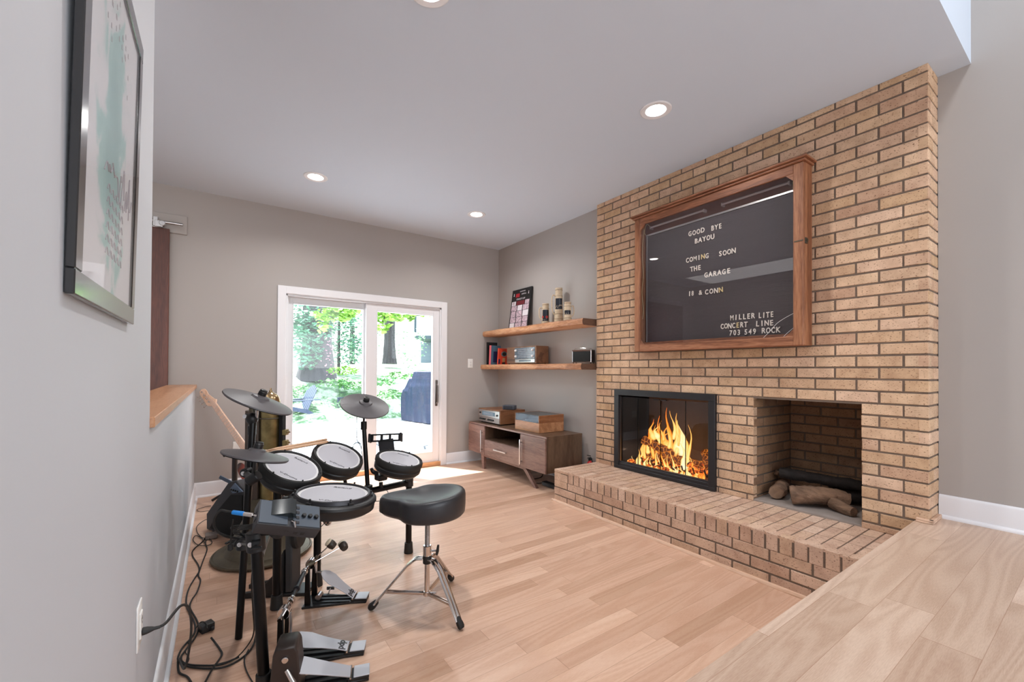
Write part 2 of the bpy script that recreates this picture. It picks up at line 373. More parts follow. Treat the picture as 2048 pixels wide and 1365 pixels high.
M_MAPLE = wood('maple', (214, 168, 138), (228, 186, 158), (238, 200, 174), 'Z', 1, .4, 10)
M_STICK = wood('hickory_stick', (196, 150, 114), (212, 168, 132), (224, 184, 150), 'X', 1, .45, 14)
# ================================================================ THE SETTING
D, XL, XN, XA, XB = 4.823, -.168, 3.236, 3.113, 3.0435
ZC, ZR, ZH = 2.803, .394, .2876
YB0, YB1, YR, YC, YE, XH = 2.943, .579, .642, .453, 1.68, 2.5126
C = .0677
DX0, DX1, DZ1 = .556, 2.272, 1.945        # rough opening of the sliding door
XS = -1.7                                  # far side of the hall

b = B(); box(b, XS, XN+.6, YR-.06, D+.12, -.08, 0); struct('floor', b, M_FLOOR, smooth=False)
b = B(); box(b, XL-.12, XN+.15, -3.6, YR-.028, .03, ZR)
prism(b, [(0, 0), (0, -.028), (.022, -.028), (.028, -.02), (.028, -.008), (.022, 0)], Mx((XL-.1, YR-.028, ZR), (0, 1, 0), (0, 0, 1)), XN+.1-XL+.12)
struct('floor', b, M_FLOOR2, smooth=False)
b = B(); box(b, XL, XH, YR-.04, YR-.026, 0, ZR-.028); struct('trim_1', b, M_TRIM, smooth=False)   # riser of the step

# ceiling: the low one, and the high one over the landing
b = B(); box(b, XS, XN+.3, YC, D+.12, ZC, ZC+1.9); struct('ceiling', b, M_CEIL, smooth=False)
b = B(); box(b, XS, XN+.3, -3.6, YC, 4.5, 4.6); struct('ceiling', b, M_CEIL, smooth=False)

# back wall with the door opening
def wall_with_holes(name, axis, u0, u1, v0, v1, t0, t1, holes, m):
    """plates round rectangular holes; axis 'X': wall plane at X between t0 and t1, u = Y; axis 'Y': u = X"""
    us = sorted({u0, u1, *[h[0] for h in holes], *[h[1] for h in holes]}); vs = sorted({v0, v1, *[h[2] for h in holes], *[h[3] for h in holes]})
    b = B()
    for a, c in zip(us, us[1:]):
        run = None
        for d, e in zip(vs, vs[1:]):
            inside = any(h[0] <= a and c <= h[1] and h[2] <= d and e <= h[3] for h in holes)
            if not inside: run = (run[0], e) if run else (d, e)
            if (inside or e == vs[-1]) and run:
                box(b, *((t0, t1, a, c) if axis == 'X' else (a, c, t0, t1)), *run); run = None
    bmesh.ops.remove_doubles(b, verts=b.verts, dist=1e-5)
    return struct(name, b, m, smooth=False)
wall_with_holes('wall_back', 'Y', XS, XN+.3, -.08, ZC, D, D+.14, [(DX0, DX1, -.08, DZ1)], M_WALL)
# left wall: full height up to YE, low wall beyond
b = B(); box(b, XL-.12, XL, -3.6, YE, 0, 4.5); struct('wall_left', b, M_WALLW, smooth=False)
b = B(); box(b, XL-.14, XL, YE, D, 0, 1.0); struct('wall_left', b, M_WALLW, smooth=False)
b = B(); box(b, XS-.1, XS, -3.6, D, 0, ZC); struct('wall_hall', b, M_WALL, smooth=False)
b = B(); box(b, XL-.2, XL+.012, YE+.001, D-.001, 1.0, 1.032, .002); struct('trim_2', b, M_LEDGE)
# right walls
b = B(); box(b, XA, XN+.3, YB0, D, -.08, ZC); struct('wall_right', b, M_WALL, smooth=False)
b = B(); box(b, XN, XN+.3, -3.6, YB1-.0, .03, 4.5); struct('wall_right', b, M_WALL, smooth=False)
b = B()
for a in ((XL-.1, .3, .03, 4.5), (3.0, XN+.1, .03, 4.5), (.3, 3.0, .03, 1.2), (.3, 3.0, 3.5, 4.5)): box(b, a[0], a[1], -3.72, -3.6, a[2], a[3])
struct('wall_rear', b, M_WALL, smooth=False)  # unseen wall added to cut daylight from behind, opening sized for that
# header wall above the low ceiling's edge is part of the ceiling block

# baseboards
def baseboard(name, p0, p1, n, z=0, h=.135, shoe=True):
    """runs from p0 to p1 on the floor, n points into the room"""
    p0 = Vector(p0); p1 = Vector(p1); n = Vector(n); b = B()
    prof = [(0, 0), (.014, 0), (.014, h-.03), (.011, h-.022), (.011, h-.012), (.006, h-.003), (0, h)]
    M = Mx((p0.x, p0.y, z), n, (0, 0, 1)); d = p1-p0
    if M.to_3x3().col[2].dot(d) < 0: M = Mx((p1.x, p1.y, z), n, (0, 0, 1))
    prism(b, prof, M, d.length)
    if shoe: prism(b, [(.014, 0), (.028, 0), (.028, .008), (.024, .015), (.014, .019)], M, d.length)
    return struct(name, b, M_TRIM, ang=50)
baseboard('baseboard_left', (XL, YR-.02, 0), (XL, D, 0), (1, 0, 0))
baseboard('baseboard_left', (XL, -3.5, 0), (XL, YR-.03, 0), (1, 0, 0), ZR)
baseboard('baseboard_back', (XL, D, 0), (DX0-.07, D, 0), (0, -1, 0))
baseboard('baseboard_back', (DX1+.07, D, 0), (XA, D, 0), (0, -1, 0))
baseboard('baseboard_right', (XA, D, 0), (XA, YB0, 0), (-1, 0, 0))
baseboard('baseboard_right', (XN, YB1-.002, 0), (XN, -3.5, 0), (-1, 0, 0), ZR, .125)
# wood shoe moulding along the hearth
b = B(); prism(b, [(0, 0), (-.018, 0), (-.018, .008), (-.012, .018), (0, .018)], Mx((XH, YB0+.018, 0), (1, 0, 0), (0, 0, 1)), YB0-YR+.06) ; 
box(b, XH-.018, XA, YB0, YB0+.018, 0, .016, .003)
struct('trim_3', b, M_OAK)
b = B()
for k in range(2):
    box(b, XB-.018, XB, YB1-.018, YB1+.05, ZR+.001+k*.011, ZR+.011+k*.011, .002); box(b, XB-.018, XN-.03, YB1-.018, YB1, ZR+.001+k*.011, ZR+.011+k*.011, .002)
struct('trim_4', b, M_OAK)

# ---------------------------------------------------------------- sliding door in the back wall
def sash(root, x0, x1, y, z0, z1, gx0, gx1, gz0, gz1, m, gm):
    b = B()
    for a in ((x0, gx0, z0, z1), (gx1, x1, z0, z1), (gx0, gx1, z0, gz0), (gx0, gx1, gz1, z1)):
        box(b, a[0], a[1], y-.02, y+.02, a[2], a[3], .002)
    for a in ((gx0-.004, gx0+.008, gz0, gz1), (gx1-.008, gx1+.004, gz0, gz1), (gx0, gx1, gz0-.004, gz0+.008), (gx0, gx1, gz1-.008, gz1+.004)):
        box(b, a[0], a[1], y-.024, y+.024, a[2], a[3], .002)
    s = obj('sash', b, m, root)
    b = B(); box(b, gx0, gx1, y-.004, y+.004, gz0, gz1); obj('glass_pane', b, gm, s, smooth=False)
    return s
dr = bpy.data.objects.new('door_1', None); COL.objects.link(dr); dr['kind'] = 'structure'
b = B()
cw = .072
for a in ((DX0-cw, DX0+.004, 0, DZ1+cw), (DX1-.004, DX1+cw, 0, DZ1+cw), (DX0, DX1, DZ1-.004, DZ1+cw)): box(b, a[0], a[1], D-.02, D, a[2], a[3], .003)
obj('casing', b, M_TRIM, dr)
b = B()
for a in ((DX0, DX0+.018, 0, DZ1), (DX1-.018, DX1, 0, DZ1), (DX0, DX1, DZ1-.022, DZ1)): box(b, a[0], a[1], D, D+.14, a[2], a[3], .001)
for a in ((DX0+.018, DX0+.03, .02, DZ1-.022), (DX1-.03, DX1-.018, .02, DZ1-.022)): box(b, a[0], a[1], D+.03, D+.036, a[2], a[3])
box(b, DX0, DX1, D+.005, D+.14, 0, .022, .001)
obj('jamb', b, M_TRIM2, dr)
b = B(); box(b, DX0, DX1, D-.012, D+.03, 0, .05, .004); obj('threshold', b, M_OAKX, dr)
sash(dr, DX0+.018, 1.41, D+.10, .022, DZ1-.022, .632, 1.355, .17, 1.862, M_TRIM2, M_CLEARW)
s2 = sash(dr, 1.365, DX1-.018, D+.045, .05, DZ1-.022, 1.482, 2.178, .165, 1.848, M_TRIM, M_CLEARW)
b = B()
hx = 2.222
lathe(b, [(.001, -.001), (.014, 0), (.014, .004), (.001, .005)], (hx, D+.025, .99), (0, -1, 0), 16, sy=3, x=(1, 0, 0))
box(b, hx-.016, hx+.016, D+.017, D+.025, .73, 1.05, .006, seg=2)
sweep(b, [(hx, D+.02, 1.0), (hx, D-.014, .98), (hx, D-.022, .9), (hx, D-.022, .84), (hx, D-.012, .775), (hx, D+.02, .76)], [.009, .008, .007, .007, .009, .01], 10, smooth=4)
obj('door_handle', b, mat('satin_bronze_handle', (120, 112, 108), .3, .8), s2)


# ---------------------------------------------------------------- barn door in the hall
t = thing('sliding_barn_door', 'dark red-brown wooden door slab hanging beyond the low wall at left', 'door', (-.86, D-.06, 0))
b = B(); box(b, -1.36, -.358, D-.075, D-.035, .012, 2.398, .003); obj('door_slab', b, M_MAHOG, t, world=True)
b = B()
cyl(b, (-1.5, D-.09, 2.447), (-.268, D-.09, 2.447), .0115, seg=16)
lathe(b, [(.001, 0), (.0135, .002), (.0135, .006), (.001, .008)], (-.272, D-.09, 2.447), (1, 0, 0), 16)
obj('rail', b, M_STEEL, t, world=True)
for hxx in (-.455, -1.25):
    b = B(); box(b, hxx-.012, hxx+.02, D-.104, D-.02, 2.40, 2.482, .002)
    cyl(b, (hxx+.05, D-.115, 2.43), (hxx+.05, D-.075, 2.43), .022, seg=20, bev=.003); box(b, hxx+.0, hxx+.055, D-.112, D-.104, 2.395, 2.45, .002); box(b, hxx-.02, hxx+.04, D-.08, D-.03, 2.396, 2.406, .002)
    obj('hanger', b, M_STEEL, t, world=True)
b = B(); box(b, -1.55, -.238, D-.022, D-.001, 2.380, 2.545, .003); obj('backer_board', b, M_WALL, t, world=True)

# ---------------------------------------------------------------- bricks
def brick(b, M, l, h, d, rnd, bev=.0025):
    """one brick, its face on the M plane z=0, sticking back d; l along x, h along y"""
    j = lambda s: rnd.uniform(-s, s)
    x0, x1, y0, y1 = j(.0012), l+j(.0012), j(.0008), h+j(.0008); z = j(.0014)
    v = [b.verts.new(M @ Vector(p)) for p in ((x0, y0, -d), (x1, y0, -d), (x1, y1, -d), (x0, y1, -d), (x0, y0, z-bev), (x1, y0, z-bev), (x1, y1, z-bev), (x0, y1, z-bev),
         (x0+bev+j(.0006), y0+bev, z), (x1-bev+j(.0006), y0+bev, z), (x1-bev, y1-bev+j(.0006), z), (x0+bev, y1-bev, z))]
    for f in ((0, 3, 2, 1), (0, 1, 5, 4), (1, 2, 6, 5), (2, 3, 7, 6), (3, 0, 4, 7), (4, 5, 9, 8), (5, 6, 10, 9), (6, 7, 11, 10), (7, 4, 8, 11), (8, 9, 10, 11)):
        b.faces.new([v[i] for i in f])
JT = .0105
def brick_face(b, M, u0, u1, v0, v1, rnd, holes=(), first=0, d=.05, L=.2065, ztop=None, odd=0):
    """running bond over a rectangle: u along M x, v along M y; courses start at v=ztop going down"""
    top = v1 if ztop is None else ztop; k = 0
    while top - k*C > v0+.004:
        y1 = top-k*C; y0 = max(y1-(C-JT), v0); 
        if y0 >= v1: k += 1; continue
        y1c = min(y1, v1)
        off = first if (k+odd) % 2 == 0 else first - L/2
        x = u0+off-L*2
        while x < u1:
            a, c = x, x+L-JT; x += L
            a = max(a, u0); c = min(c, u1)
            if c-a < .012: continue
            segs = [(a, c)]
            for h in holes:
                if y0+.01 < h[3] and y1c-.01 > h[2]:
                    ns = []
                    for s in segs:
                        if s[1] <= h[0] or s[0] >= h[1]: ns.append(s); continue
                        if h[0]-s[0] > .012: ns.append((s[0], h[0]))
                        if s[1]-h[1] > .012: ns.append((h[1], s[1]))
                    segs = ns
            for s in segs:
                brick(b, M @ Matrix.Translation((s[0], y0, 0)), s[1]-s[0], y1c-y0, d, rnd)
        k += 1
rnd = random.Random(3)
NY0, NY1, NZ1 = .862, 1.462, .99          # wood nook
IY0, IY1, IZ0, IZ1 = 1.735, 2.675, .30, .995   # opening behind the glass doors
NXB = 3.62
fp = thing('brick_fireplace', 'buff brick chimney breast with raised hearth, glass-fronted firebox and log nook', 'fireplace', (XB, (YB0+YB1)/2, 0), kind='structure')
# face: seen from the room, u runs from the far end (YB0) to the near end
MF = Mx((XB, YB0, 0), (0, -1, 0), (0, 0, 1))      # x -> -Y, y -> Z, z -> -X
WL = YB0-YB1
b = B()
holes = [(YB0-NY1, YB0-NY0, 0, NZ1), (YB0-IY1, YB0-IY0, IZ0, IZ1)]
brick_face(b, MF, 0, WL, ZH, ZC, rnd, holes, first=.1+.0, ztop=ZC-.59*C+(C-JT)+JT*.5, odd=0)
# returns at both ends
MR = Mx((XB, YB1, 0), (1, 0, 0), (0, 0, 1)); brick_face(b, MR, .0, XN-XB, ZH, ZC, rnd, first=.1, d=.04, ztop=ZC-.59*C+(C-JT)+JT*.5)
MR2 = Mx((XA, YB0, 0), (-1, 0, 0), (0, 0, 1)); brick_face(b, MR2, .0, XA-XB, ZH, ZC, rnd, first=.1, d=.04, ztop=ZC-.59*C+(C-JT)+JT*.5)
obj('brick_facing', b, M_BRICK, fp, world=True, smooth=False)
# mortar body with the two openings
b = B(); q = .004
us = [YB1+q, NY0-.0, NY1+.0, IY0, IY1, YB0-q]; 
def mb(y0, y1, z0, z1, x0=XB+q, x1=XN+.3): box(b, x0, x1, y0, y1, z0, z1)
mb(YB1+q, NY0-q, ZH, ZC); mb(NY0-q, NY1+q, NZ1+q, ZC); mb(NY1+q, IY0, ZH, ZC); mb(IY0, IY1, IZ1, ZC); mb(IY0, IY1, ZH-.05, IZ0); mb(IY1, YB0-q, ZH, ZC)
obj('mortar_bed', b, M_MORTAR, fp, world=True, smooth=False)
# nook lining
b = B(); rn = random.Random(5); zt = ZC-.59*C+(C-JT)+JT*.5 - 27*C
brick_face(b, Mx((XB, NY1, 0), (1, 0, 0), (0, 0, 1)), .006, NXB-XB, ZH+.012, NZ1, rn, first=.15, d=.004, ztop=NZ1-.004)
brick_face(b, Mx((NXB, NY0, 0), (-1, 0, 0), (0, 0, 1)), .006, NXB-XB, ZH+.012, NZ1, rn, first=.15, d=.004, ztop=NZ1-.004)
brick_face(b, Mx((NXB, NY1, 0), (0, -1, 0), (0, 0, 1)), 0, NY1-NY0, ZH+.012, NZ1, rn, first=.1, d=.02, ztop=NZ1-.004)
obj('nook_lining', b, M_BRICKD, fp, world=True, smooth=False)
b = B()
box(b, NXB+.006, NXB+.06, NY0-.06, NY1+.06, ZH-.1, NZ1+.06); box(b, XB+.02, NXB+.01, NY1+.003, NY1+.05, ZH-.1, NZ1+.05); box(b, XB+.02, NXB+.01, NY0-.05, NY0-.003, ZH-.1, NZ1+.05); box(b, XB+.02, NXB+.01, NY0-.01, NY1+.01, NZ1+.002, NZ1+.05)
obj('nook_mortar', b, mat('dark_mortar', (104, 90, 78), .95), fp, world=True, smooth=False)  # mortar a little darker than on the chimney face
b = B(); box(b, XB+.004, NXB+.03, NY0-.02, NY1+.02, ZH-.06, ZH+.012, .002); obj('nook_floor', b, M_CONC, fp, world=True)
# firebox shell behind the insert
b = B(); 
box(b, XB+.46, XB+.5, IY0-.03, IY1+.03, ZH-.05, IZ1+.04); box(b, XB+.02, XB+.48, IY1, IY1+.03, ZH-.05, IZ1+.04); box(b, XB+.02, XB+.48, IY0-.03, IY0, ZH-.05, IZ1+.04); box(b, XB+.02, XB+.48, IY0, IY1, IZ1, IZ1+.04); box(b, XB+.02, XB+.48, IY0, IY1, IZ0-.04, IZ0+.012)
obj('firebox_shell', b, mat('firebox_soot_hazed', (120, 108, 106), .9, bump=.4, bscale=40), fp, world=True, smooth=False)  # soot colour lightened to imitate haze reflected on the glass doors
# hearth: stretcher courses, rowlock course, top of bricks on edge
b = B(); rh = random.Random(11); top = ZH; RL = .0935
MH = Mx((XH, YB0, 0), (0, -1, 0), (0, 0, 1)); HW = YB0-.47
brick_face(b, MH, 0, HW, .002, top-RL-JT*.2, rh, first=.175, d=.09)
# closer at the far corner, then rowlocks whose tops run back over the hearth
brick(b, MH @ Matrix.Translation((0, top-.024, 0)), .178, .024, .09, rh)
brick(b, MH @ Matrix.Translation((0, top-RL, 0)), .172, RL-.024-JT*.6, .09, rh)
u = .182; pit = .0705
while u < HW-.05:
    brick(b, MH @ Matrix.Translation((u, top-RL, 0)), pit-JT, RL-.0005, .06, rh); u += pit
# top surface, rows running towards the chimney
MT = Mx((XH, YB0, top-.001), (1, 0, 0), (0, -1, 0)) # x -> +X, y -> -Y, z -> -Z
MT = Matrix(((1, 0, 0, XH), (0, -1, 0, YB0), (0, 0, 1, top-.0005), (0, 0, 0, 1)))
depth = XB-XH
v = 0.003; k = 0; bt = B()
while v < HW:
    xs = [.0, .2, .4, depth+.02] if k % 2 == 0 else [.0, .2, .335, depth+.02]
    for a, c in zip(xs, xs[1:]):
        wv = pit-.006
        # flat brick lying on top
        M = MT @ Matrix.Translation((a+.0025, v, 0)); j = lambda s: rh.uniform(-s, s)
        x1 = c-a-.005; zz = j(.0012)
        vs = [bt.verts.new(M @ Vector(p)) for p in ((0, 0, -.015), (x1, 0, -.015), (x1, wv, -.015), (0, wv, -.015), (.001, .001, zz), (x1-.001, .001, zz), (x1-.001, wv-.001, zz), (.001, wv-.001, zz))]
        for f in ((0, 1, 5, 4), (1, 2, 6, 5), (2, 3, 7, 6), (3, 0, 4, 7), (4, 5, 6, 7)): bt.faces.new([vs[i] for i in f])
    v += pit; k += 1
# end face of the hearth, towards the back wall
ME = Mx((XB+.06, YB0, 0), (-1, 0, 0), (0, 0, 1)); brick_face(b, ME, 0, XB+.06-XH-.0, .002, top-.026, rh, first=.13, d=.09)
brick(b, ME @ Matrix.Translation((0, top-.024, 0)), XB+.06-XH, .023, .02, rh)
me = bpy.data.meshes.new('t'); bt.to_mesh(me); bt.free(); b.from_mesh(me)
obj('hearth_bricks', b, M_BRICKH, fp, world=True, smooth=False)
b = B(); box(b, XH+.004, XB+.06, .47, YB0-.004, .0, top-.0035); obj('hearth_mortar', b, M_MORTAR, fp, world=True, smooth=False)

# ---------------------------------------------------------------- glass fireplace front and the fire
fi = thing('fireplace_doors', 'black framed glass fireplace doors in front of the burning fire', 'fireplace screen', (XB, 2.205, ZH))
y0, y1, z0, z1 = 1.722, 2.690, .290, 1.008; xf = XB-.030
b = B()
fw = .052
for a in ((y0, y1, z1-fw, z1), (y0, y0+fw, z0+.028, z1-fw), (y1-fw, y1, z0+.028, z1-fw), (y0, y1, z0, z0+.028)): box(b, xf, XB+.012, a[0], a[1], a[2], a[3], .002)
box(b, xf+.008, XB+.01, y0+fw-.01, y1-fw+.01, z0+.020, z0+.052, .003); box(b, xf+.014, XB+.01, y0+fw-.01, y1-fw+.01, z0+.048, z0+.066, .002)
obj('frame', b, mat('black_fireplace_frame', (48, 47, 50), .42, .4), fi, world=True)
gy = [y1-fw-.008, 2.435, 2.205, 1.975, y0+fw+.008]
for k in range(4):
    b = B(); zig = (.004 if k % 2 == 0 else -.004)
    box(b, XB-.004+zig, XB+.001+zig, gy[k+1]+.0015, gy[k]-.0015, z0+.064, z1-fw-.014); g = obj('glass_panel', b, glass_mat('smoked_glass', (.80, .79, .80, 1), 1.15) if k == 0 else bpy.data.materials['smoked_glass'], fi, world=True, smooth=False)
    b = B()
    for yy in (gy[k], gy[k+1]): box(b, XB-.007, XB-.002, yy-.0022, yy+.0022, z0+.064, z1-fw-.014)
    obj('edge_channel', b, M_STEEL, g, world=True)
b = B()
for yy in (2.24, 2.17): box(b, XB-.022, XB-.006, yy-.028, yy+.028, z1-fw-.024, z1-fw-.016, .002)
obj('pull_handle', b, M_DARK, fi, world=True)

# fire: grate, logs, flames
gr = thing('fireplace_grate', 'black iron grate with glowing embers behind the fireplace glass', 'grate', (XB+.20, 2.2, IZ0+.012))
b = B()
for yy in [1.86+.1*i for i in range(8)]: sweep(b, [(XB+.07, yy, IZ0+.105), (XB+.09, yy, IZ0+.06), (XB+.34, yy, IZ0+.06), (XB+.36, yy, IZ0+.09)], .007, 8)
for xx in (XB+.11, XB+.32): cyl(b, (xx, 1.84, IZ0+.052), (xx, 2.58, IZ0+.052), .007, seg=8)
for xx in (XB+.11, XB+.32):
    for yy in (1.9, 2.5): cyl(b, (xx, yy, IZ0+.013), (xx, yy, IZ0+.055), .007, seg=8)
obj('bars', b, mat('hot_iron', (60, 30, 22), .7), gr, world=True)
m_em = bpy.data.materials.new('embers'); m_em.use_nodes = True; n = m_em.node_tree.nodes; L = m_em.node_tree.links
tcn = n.new('ShaderNodeTexCoord'); no = n.new('ShaderNodeTexNoise'); no.inputs['Scale'].default_value = 38; no.inputs['Detail'].default_value = 5; L.new(tcn.outputs['Object'], no.inputs[0])
rr_ = n.new('ShaderNodeValToRGB'); L.new(no.outputs[0], rr_.inputs[0]); e = rr_.color_ramp.elements; e[0].position = .40; e[0].color = (.02, .004, .002, 1); e[1].position = .72; e[1].color = (1, .52, .06, 1); k = e.new(.52); k.color = (.55, .08, .01, 1)
L.new(rr_.outputs[0], n['Principled BSDF'].inputs['Emission Color']); n['Principled BSDF'].inputs['Emission Strength'].default_value = 1.6; n['Principled BSDF'].inputs['Base Color'].default_value = (.03, .015, .01, 1); n['Principled BSDF'].inputs['Roughness'].default_value = 1
def lump(b, c, r, rnd, sx=1, sy=1, sz=1, sub=2, amp=.25):
    t = bmesh.new(); bmesh.ops.create_icosphere(t, subdivisions=sub, radius=r)
    for v in t.verts:
        v.co *= 1+rnd.uniform(-amp, amp); v.co.x *= sx; v.co.y *= sy; v.co.z *= sz
    bmesh.ops.rotate(t, matrix=Matrix.Rotation(rnd.uniform(0, 6), 3, 'Z'), verts=t.verts, cent=(0, 0, 0)); bmesh.ops.translate(t, vec=c, verts=t.verts)
    me = bpy.data.meshes.new('t'); t.to_mesh(me); t.free(); b.from_mesh(me); bpy.data.meshes.remove(me)
re_ = random.Random(21); b = B()
for i in range(150):
    yy = re_.uniform(1.80, 2.62); lump(b, (XB+re_.uniform(.05, .36), yy, IZ0+.018+re_.uniform(0, .04)+(.09*re_.random() if yy < 2.0 else 0)), re_.uniform(.012, .03), re_, sub=1)
tag(obj('ember_bed', b, m_em, smooth=False), 'bed of glowing orange embers under the fire grate', 'embers', kind='stuff')
m_log = bpy.data.materials.new('burning_log'); m_log.use_nodes = True; n = m_log.node_tree.nodes; L = m_log.node_tree.links
tcn = n.new('ShaderNodeTexCoord'); vo = n.new('ShaderNodeTexVoronoi'); vo.feature = 'DISTANCE_TO_EDGE'; vo.inputs['Scale'].default_value = 26; L.new(tcn.outputs['Object'], vo.inputs['Vector'])
rr_ = n.new('ShaderNodeValToRGB'); L.new(vo.outputs['Distance'], rr_.inputs[0]); e = rr_.color_ramp.elements; e[0].position = .0; e[0].color = (1, .30, .03, 1); e[1].position = .10; e[1].color = (.10, .015, .003, 1)
L.new(rr_.outputs[0], n['Principled BSDF'].inputs['Emission Color']); n['Principled BSDF'].inputs['Emission Strength'].default_value = .8; n['Principled BSDF'].inputs['Base Color'].default_value = (.10, .045, .02, 1); n['Principled BSDF'].inputs['Roughness'].default_value = .9
for p0, p1, r, lab in (((XB+.12, 2.47, IZ0+.26), (XB+.17, 2.02, IZ0+.11), .042, 'charred square-cut log propped up slanting in the flames'),
                       ((XB+.25, 1.86, IZ0+.10), (XB+.25, 2.56, IZ0+.10), .035, 'glowing log lying level along the grate behind the flames'),
                       ((XB+.15, 1.86, IZ0+.115), (XB+.29, 1.98, IZ0+.20), .04, 'short burning log at the right side of the grate')):
    b = B(); sweep(b, [Vector(p0).lerp(Vector(p1), i/8)+Vector((re_.uniform(-1, 1), re_.uniform(-1, 1), re_.uniform(-1, 1)))*.004 for i in range(9)], [r*re_.uniform(.9, 1.05) for i in range(9)], 8)
    tag(origin_to(obj('burning_log', b, m_log, ang=25), p0), lab, 'log', 'burning logs on the fireplace grate')
# flames: tongues of fire, wider at the root, twisting to a tip
m_fl = bpy.data.materials.new('flame'); m_fl.use_nodes = True; n = m_fl.node_tree.nodes; L = m_fl.node_tree.links
for k in list(n):
    if k.type != 'OUTPUT_MATERIAL': n.remove(k)
out = [k for k in n if k.type == 'OUTPUT_MATERIAL'][0]
at_ = n.new('ShaderNodeAttribute'); at_.attribute_name = 'flame_height'; rr_ = n.new('ShaderNodeValToRGB'); L.new(at_.outputs['Fac'], rr_.inputs[0]); e = rr_.color_ramp.elements
e[0].position = 0; e[0].color = (1, .16, .01, 1); e[1].position = 1; e[1].color = (1, .92, .62, 1); k = e.new(.35); k.color = (1, .42, .05, 1); k = e.new(.65); k.color = (1, .72, .22, 1)
em = n.new('ShaderNodeEmission'); L.new(rr_.outputs[0], em.inputs[0]); em.inputs[1].default_value = 1.35; tr = n.new('ShaderNodeBsdfTransparent'); mx_ = n.new('ShaderNodeMixShader')
lw = n.new('ShaderNodeLayerWeight'); lw.inputs[0].default_value = .45; mm_ = n.new('ShaderNodeMapRange'); L.new(lw.outputs['Facing'], mm_.inputs[0]); mm_.inputs[1].default_value = .15; mm_.inputs[2].default_value = .95; mm_.inputs[3].default_value = .0; mm_.inputs[4].default_value = 1.0
hm = n.new('ShaderNodeMath'); hm.operation = 'MULTIPLY_ADD'; hm.inputs[1].default_value = -.75; L.new(lw.outputs['Facing'], hm.inputs[0]); L.new(at_.outputs['Fac'], hm.inputs[2]); L.new(hm.outputs[0], rr_.inputs[0])
tcn = n.new('ShaderNodeTexCoord'); no = n.new('ShaderNodeTexNoise'); no.inputs['Scale'].default_value = 30; mp_ = n.new('ShaderNodeMapping'); mp_.inputs['Scale'].default_value = (1, 1, .3); L.new(tcn.outputs['Object'], mp_.inputs[0]); L.new(mp_.outputs[0], no.inputs[0])
ad_ = n.new('ShaderNodeMath'); ad_.operation = 'MULTIPLY_ADD'; ad_.inputs[1].default_value = .9; ad_.inputs[2].default_value = -.35; L.new(no.outputs[0], ad_.inputs[0]); a2_ = n.new('ShaderNodeMath'); a2_.operation = 'ADD'; a2_.use_clamp = True; L.new(ad_.outputs[0], a2_.inputs[0]); L.new(mm_.outputs[0], a2_.inputs[1])
L.new(a2_.outputs[0], mx_.inputs[0]); L.new(em.outputs[0], mx_.inputs[1]); L.new(tr.outputs[0], mx_.inputs[2]); L.new(mx_.outputs[0], out.inputs[0])
fl = B(); heat = fl.verts.layers.float.new('flame_height')
def flame(y, x, z, h, w, heat0, lean=0, curl=.3, heat1=None):
    n0 = len(fl.verts); pts = []
    for i in range(10):
        t = i/9; pts.append(Vector((x+.012*math.sin(4*t+y*9), y+lean*t*h+curl*w*math.sin(5.2*t+y*13)*t, z+h*t)))
    rad = [w*(.30+.75*abs(math.sin(min(1, (i/9)*1.1+.2)*PI))**.9*(1-(i/9)**1.4))*(1-(i/9)**3)*.5*(1+.18*math.sin(i*2.1+y*31))+.0012 for i in range(10)]
    sweep(fl, pts, rad, 10, flat=1, up=(0, 1, 0)); fl.verts.ensure_lookup_table()
    for v in fl.verts[n0:]:
        t = (v.co.z-z)/h; v[heat] = max(0, min(1, heat0*(1-t)+ (heat1 if heat1 is not None else heat0*.4)*t))
FR = random.Random(4)
def FP(px, py, x): p = AT(px, py, X=x); return p.y, p.z
# the larger tongues follow the photograph's fire
for px, pyb, pyt, w, ht, ht1, dx, ln in ((1340, 902, 816, .045, .55, .1, .17, .05), (1323, 900, 832, .04, .5, .1, .16, .1), (1330, 905, 850, .07, .6, .3, .19, -.1), (1348, 905, 826, .05, .85, .45, .15, -.16), (1352, 906, 840, .075, 1, .7, .14, -.2),
        (1362, 912, 850, .07, 1, .8, .15, -.05), (1308, 880, 845, .06, .8, .3, .12, .2), (1314, 878, 853, .055, .95, .6, .11, .0), (1300, 888, 838, .03, .35, .1, .13, -.1), (1372, 920, 868, .06, .8, .4, .16, .1),
        (1366, 940, 885, .05, 1, .7, .12, .05), (1368, 948, 905, .06, 1, .8, .13, -.1), (1288, 912, 874, .04, .7, .3, .12, .1), (1296, 908, 870, .04, .8, .4, .12, -.2), (1278, 930, 900, .035, .9, .5, .1, .1),
        (1335, 902, 866, .1, .7, .4, .2, 0), (1320, 905, 880, .09, .5, .3, .21, 0)):
    yb, zb = FP(px, pyb, XB+dx); yt, zt = FP(px, pyt, XB+dx); flame(yb, XB+dx, zb, max(.05, zt-zb), w, ht, ln, .5, ht1)
for i in range(26):
    px = 1264+i*5.2+FR.uniform(-2, 2); yb, zb = FP(px, 936+(px-1270)*.18, XB+.075); flame(yb, XB+.075+FR.uniform(-.01, .02), zb, FR.uniform(.05, .17), FR.uniform(.014, .034), FR.uniform(.7, 1), FR.uniform(-.3, .3), .7, FR.uniform(.5, .9))
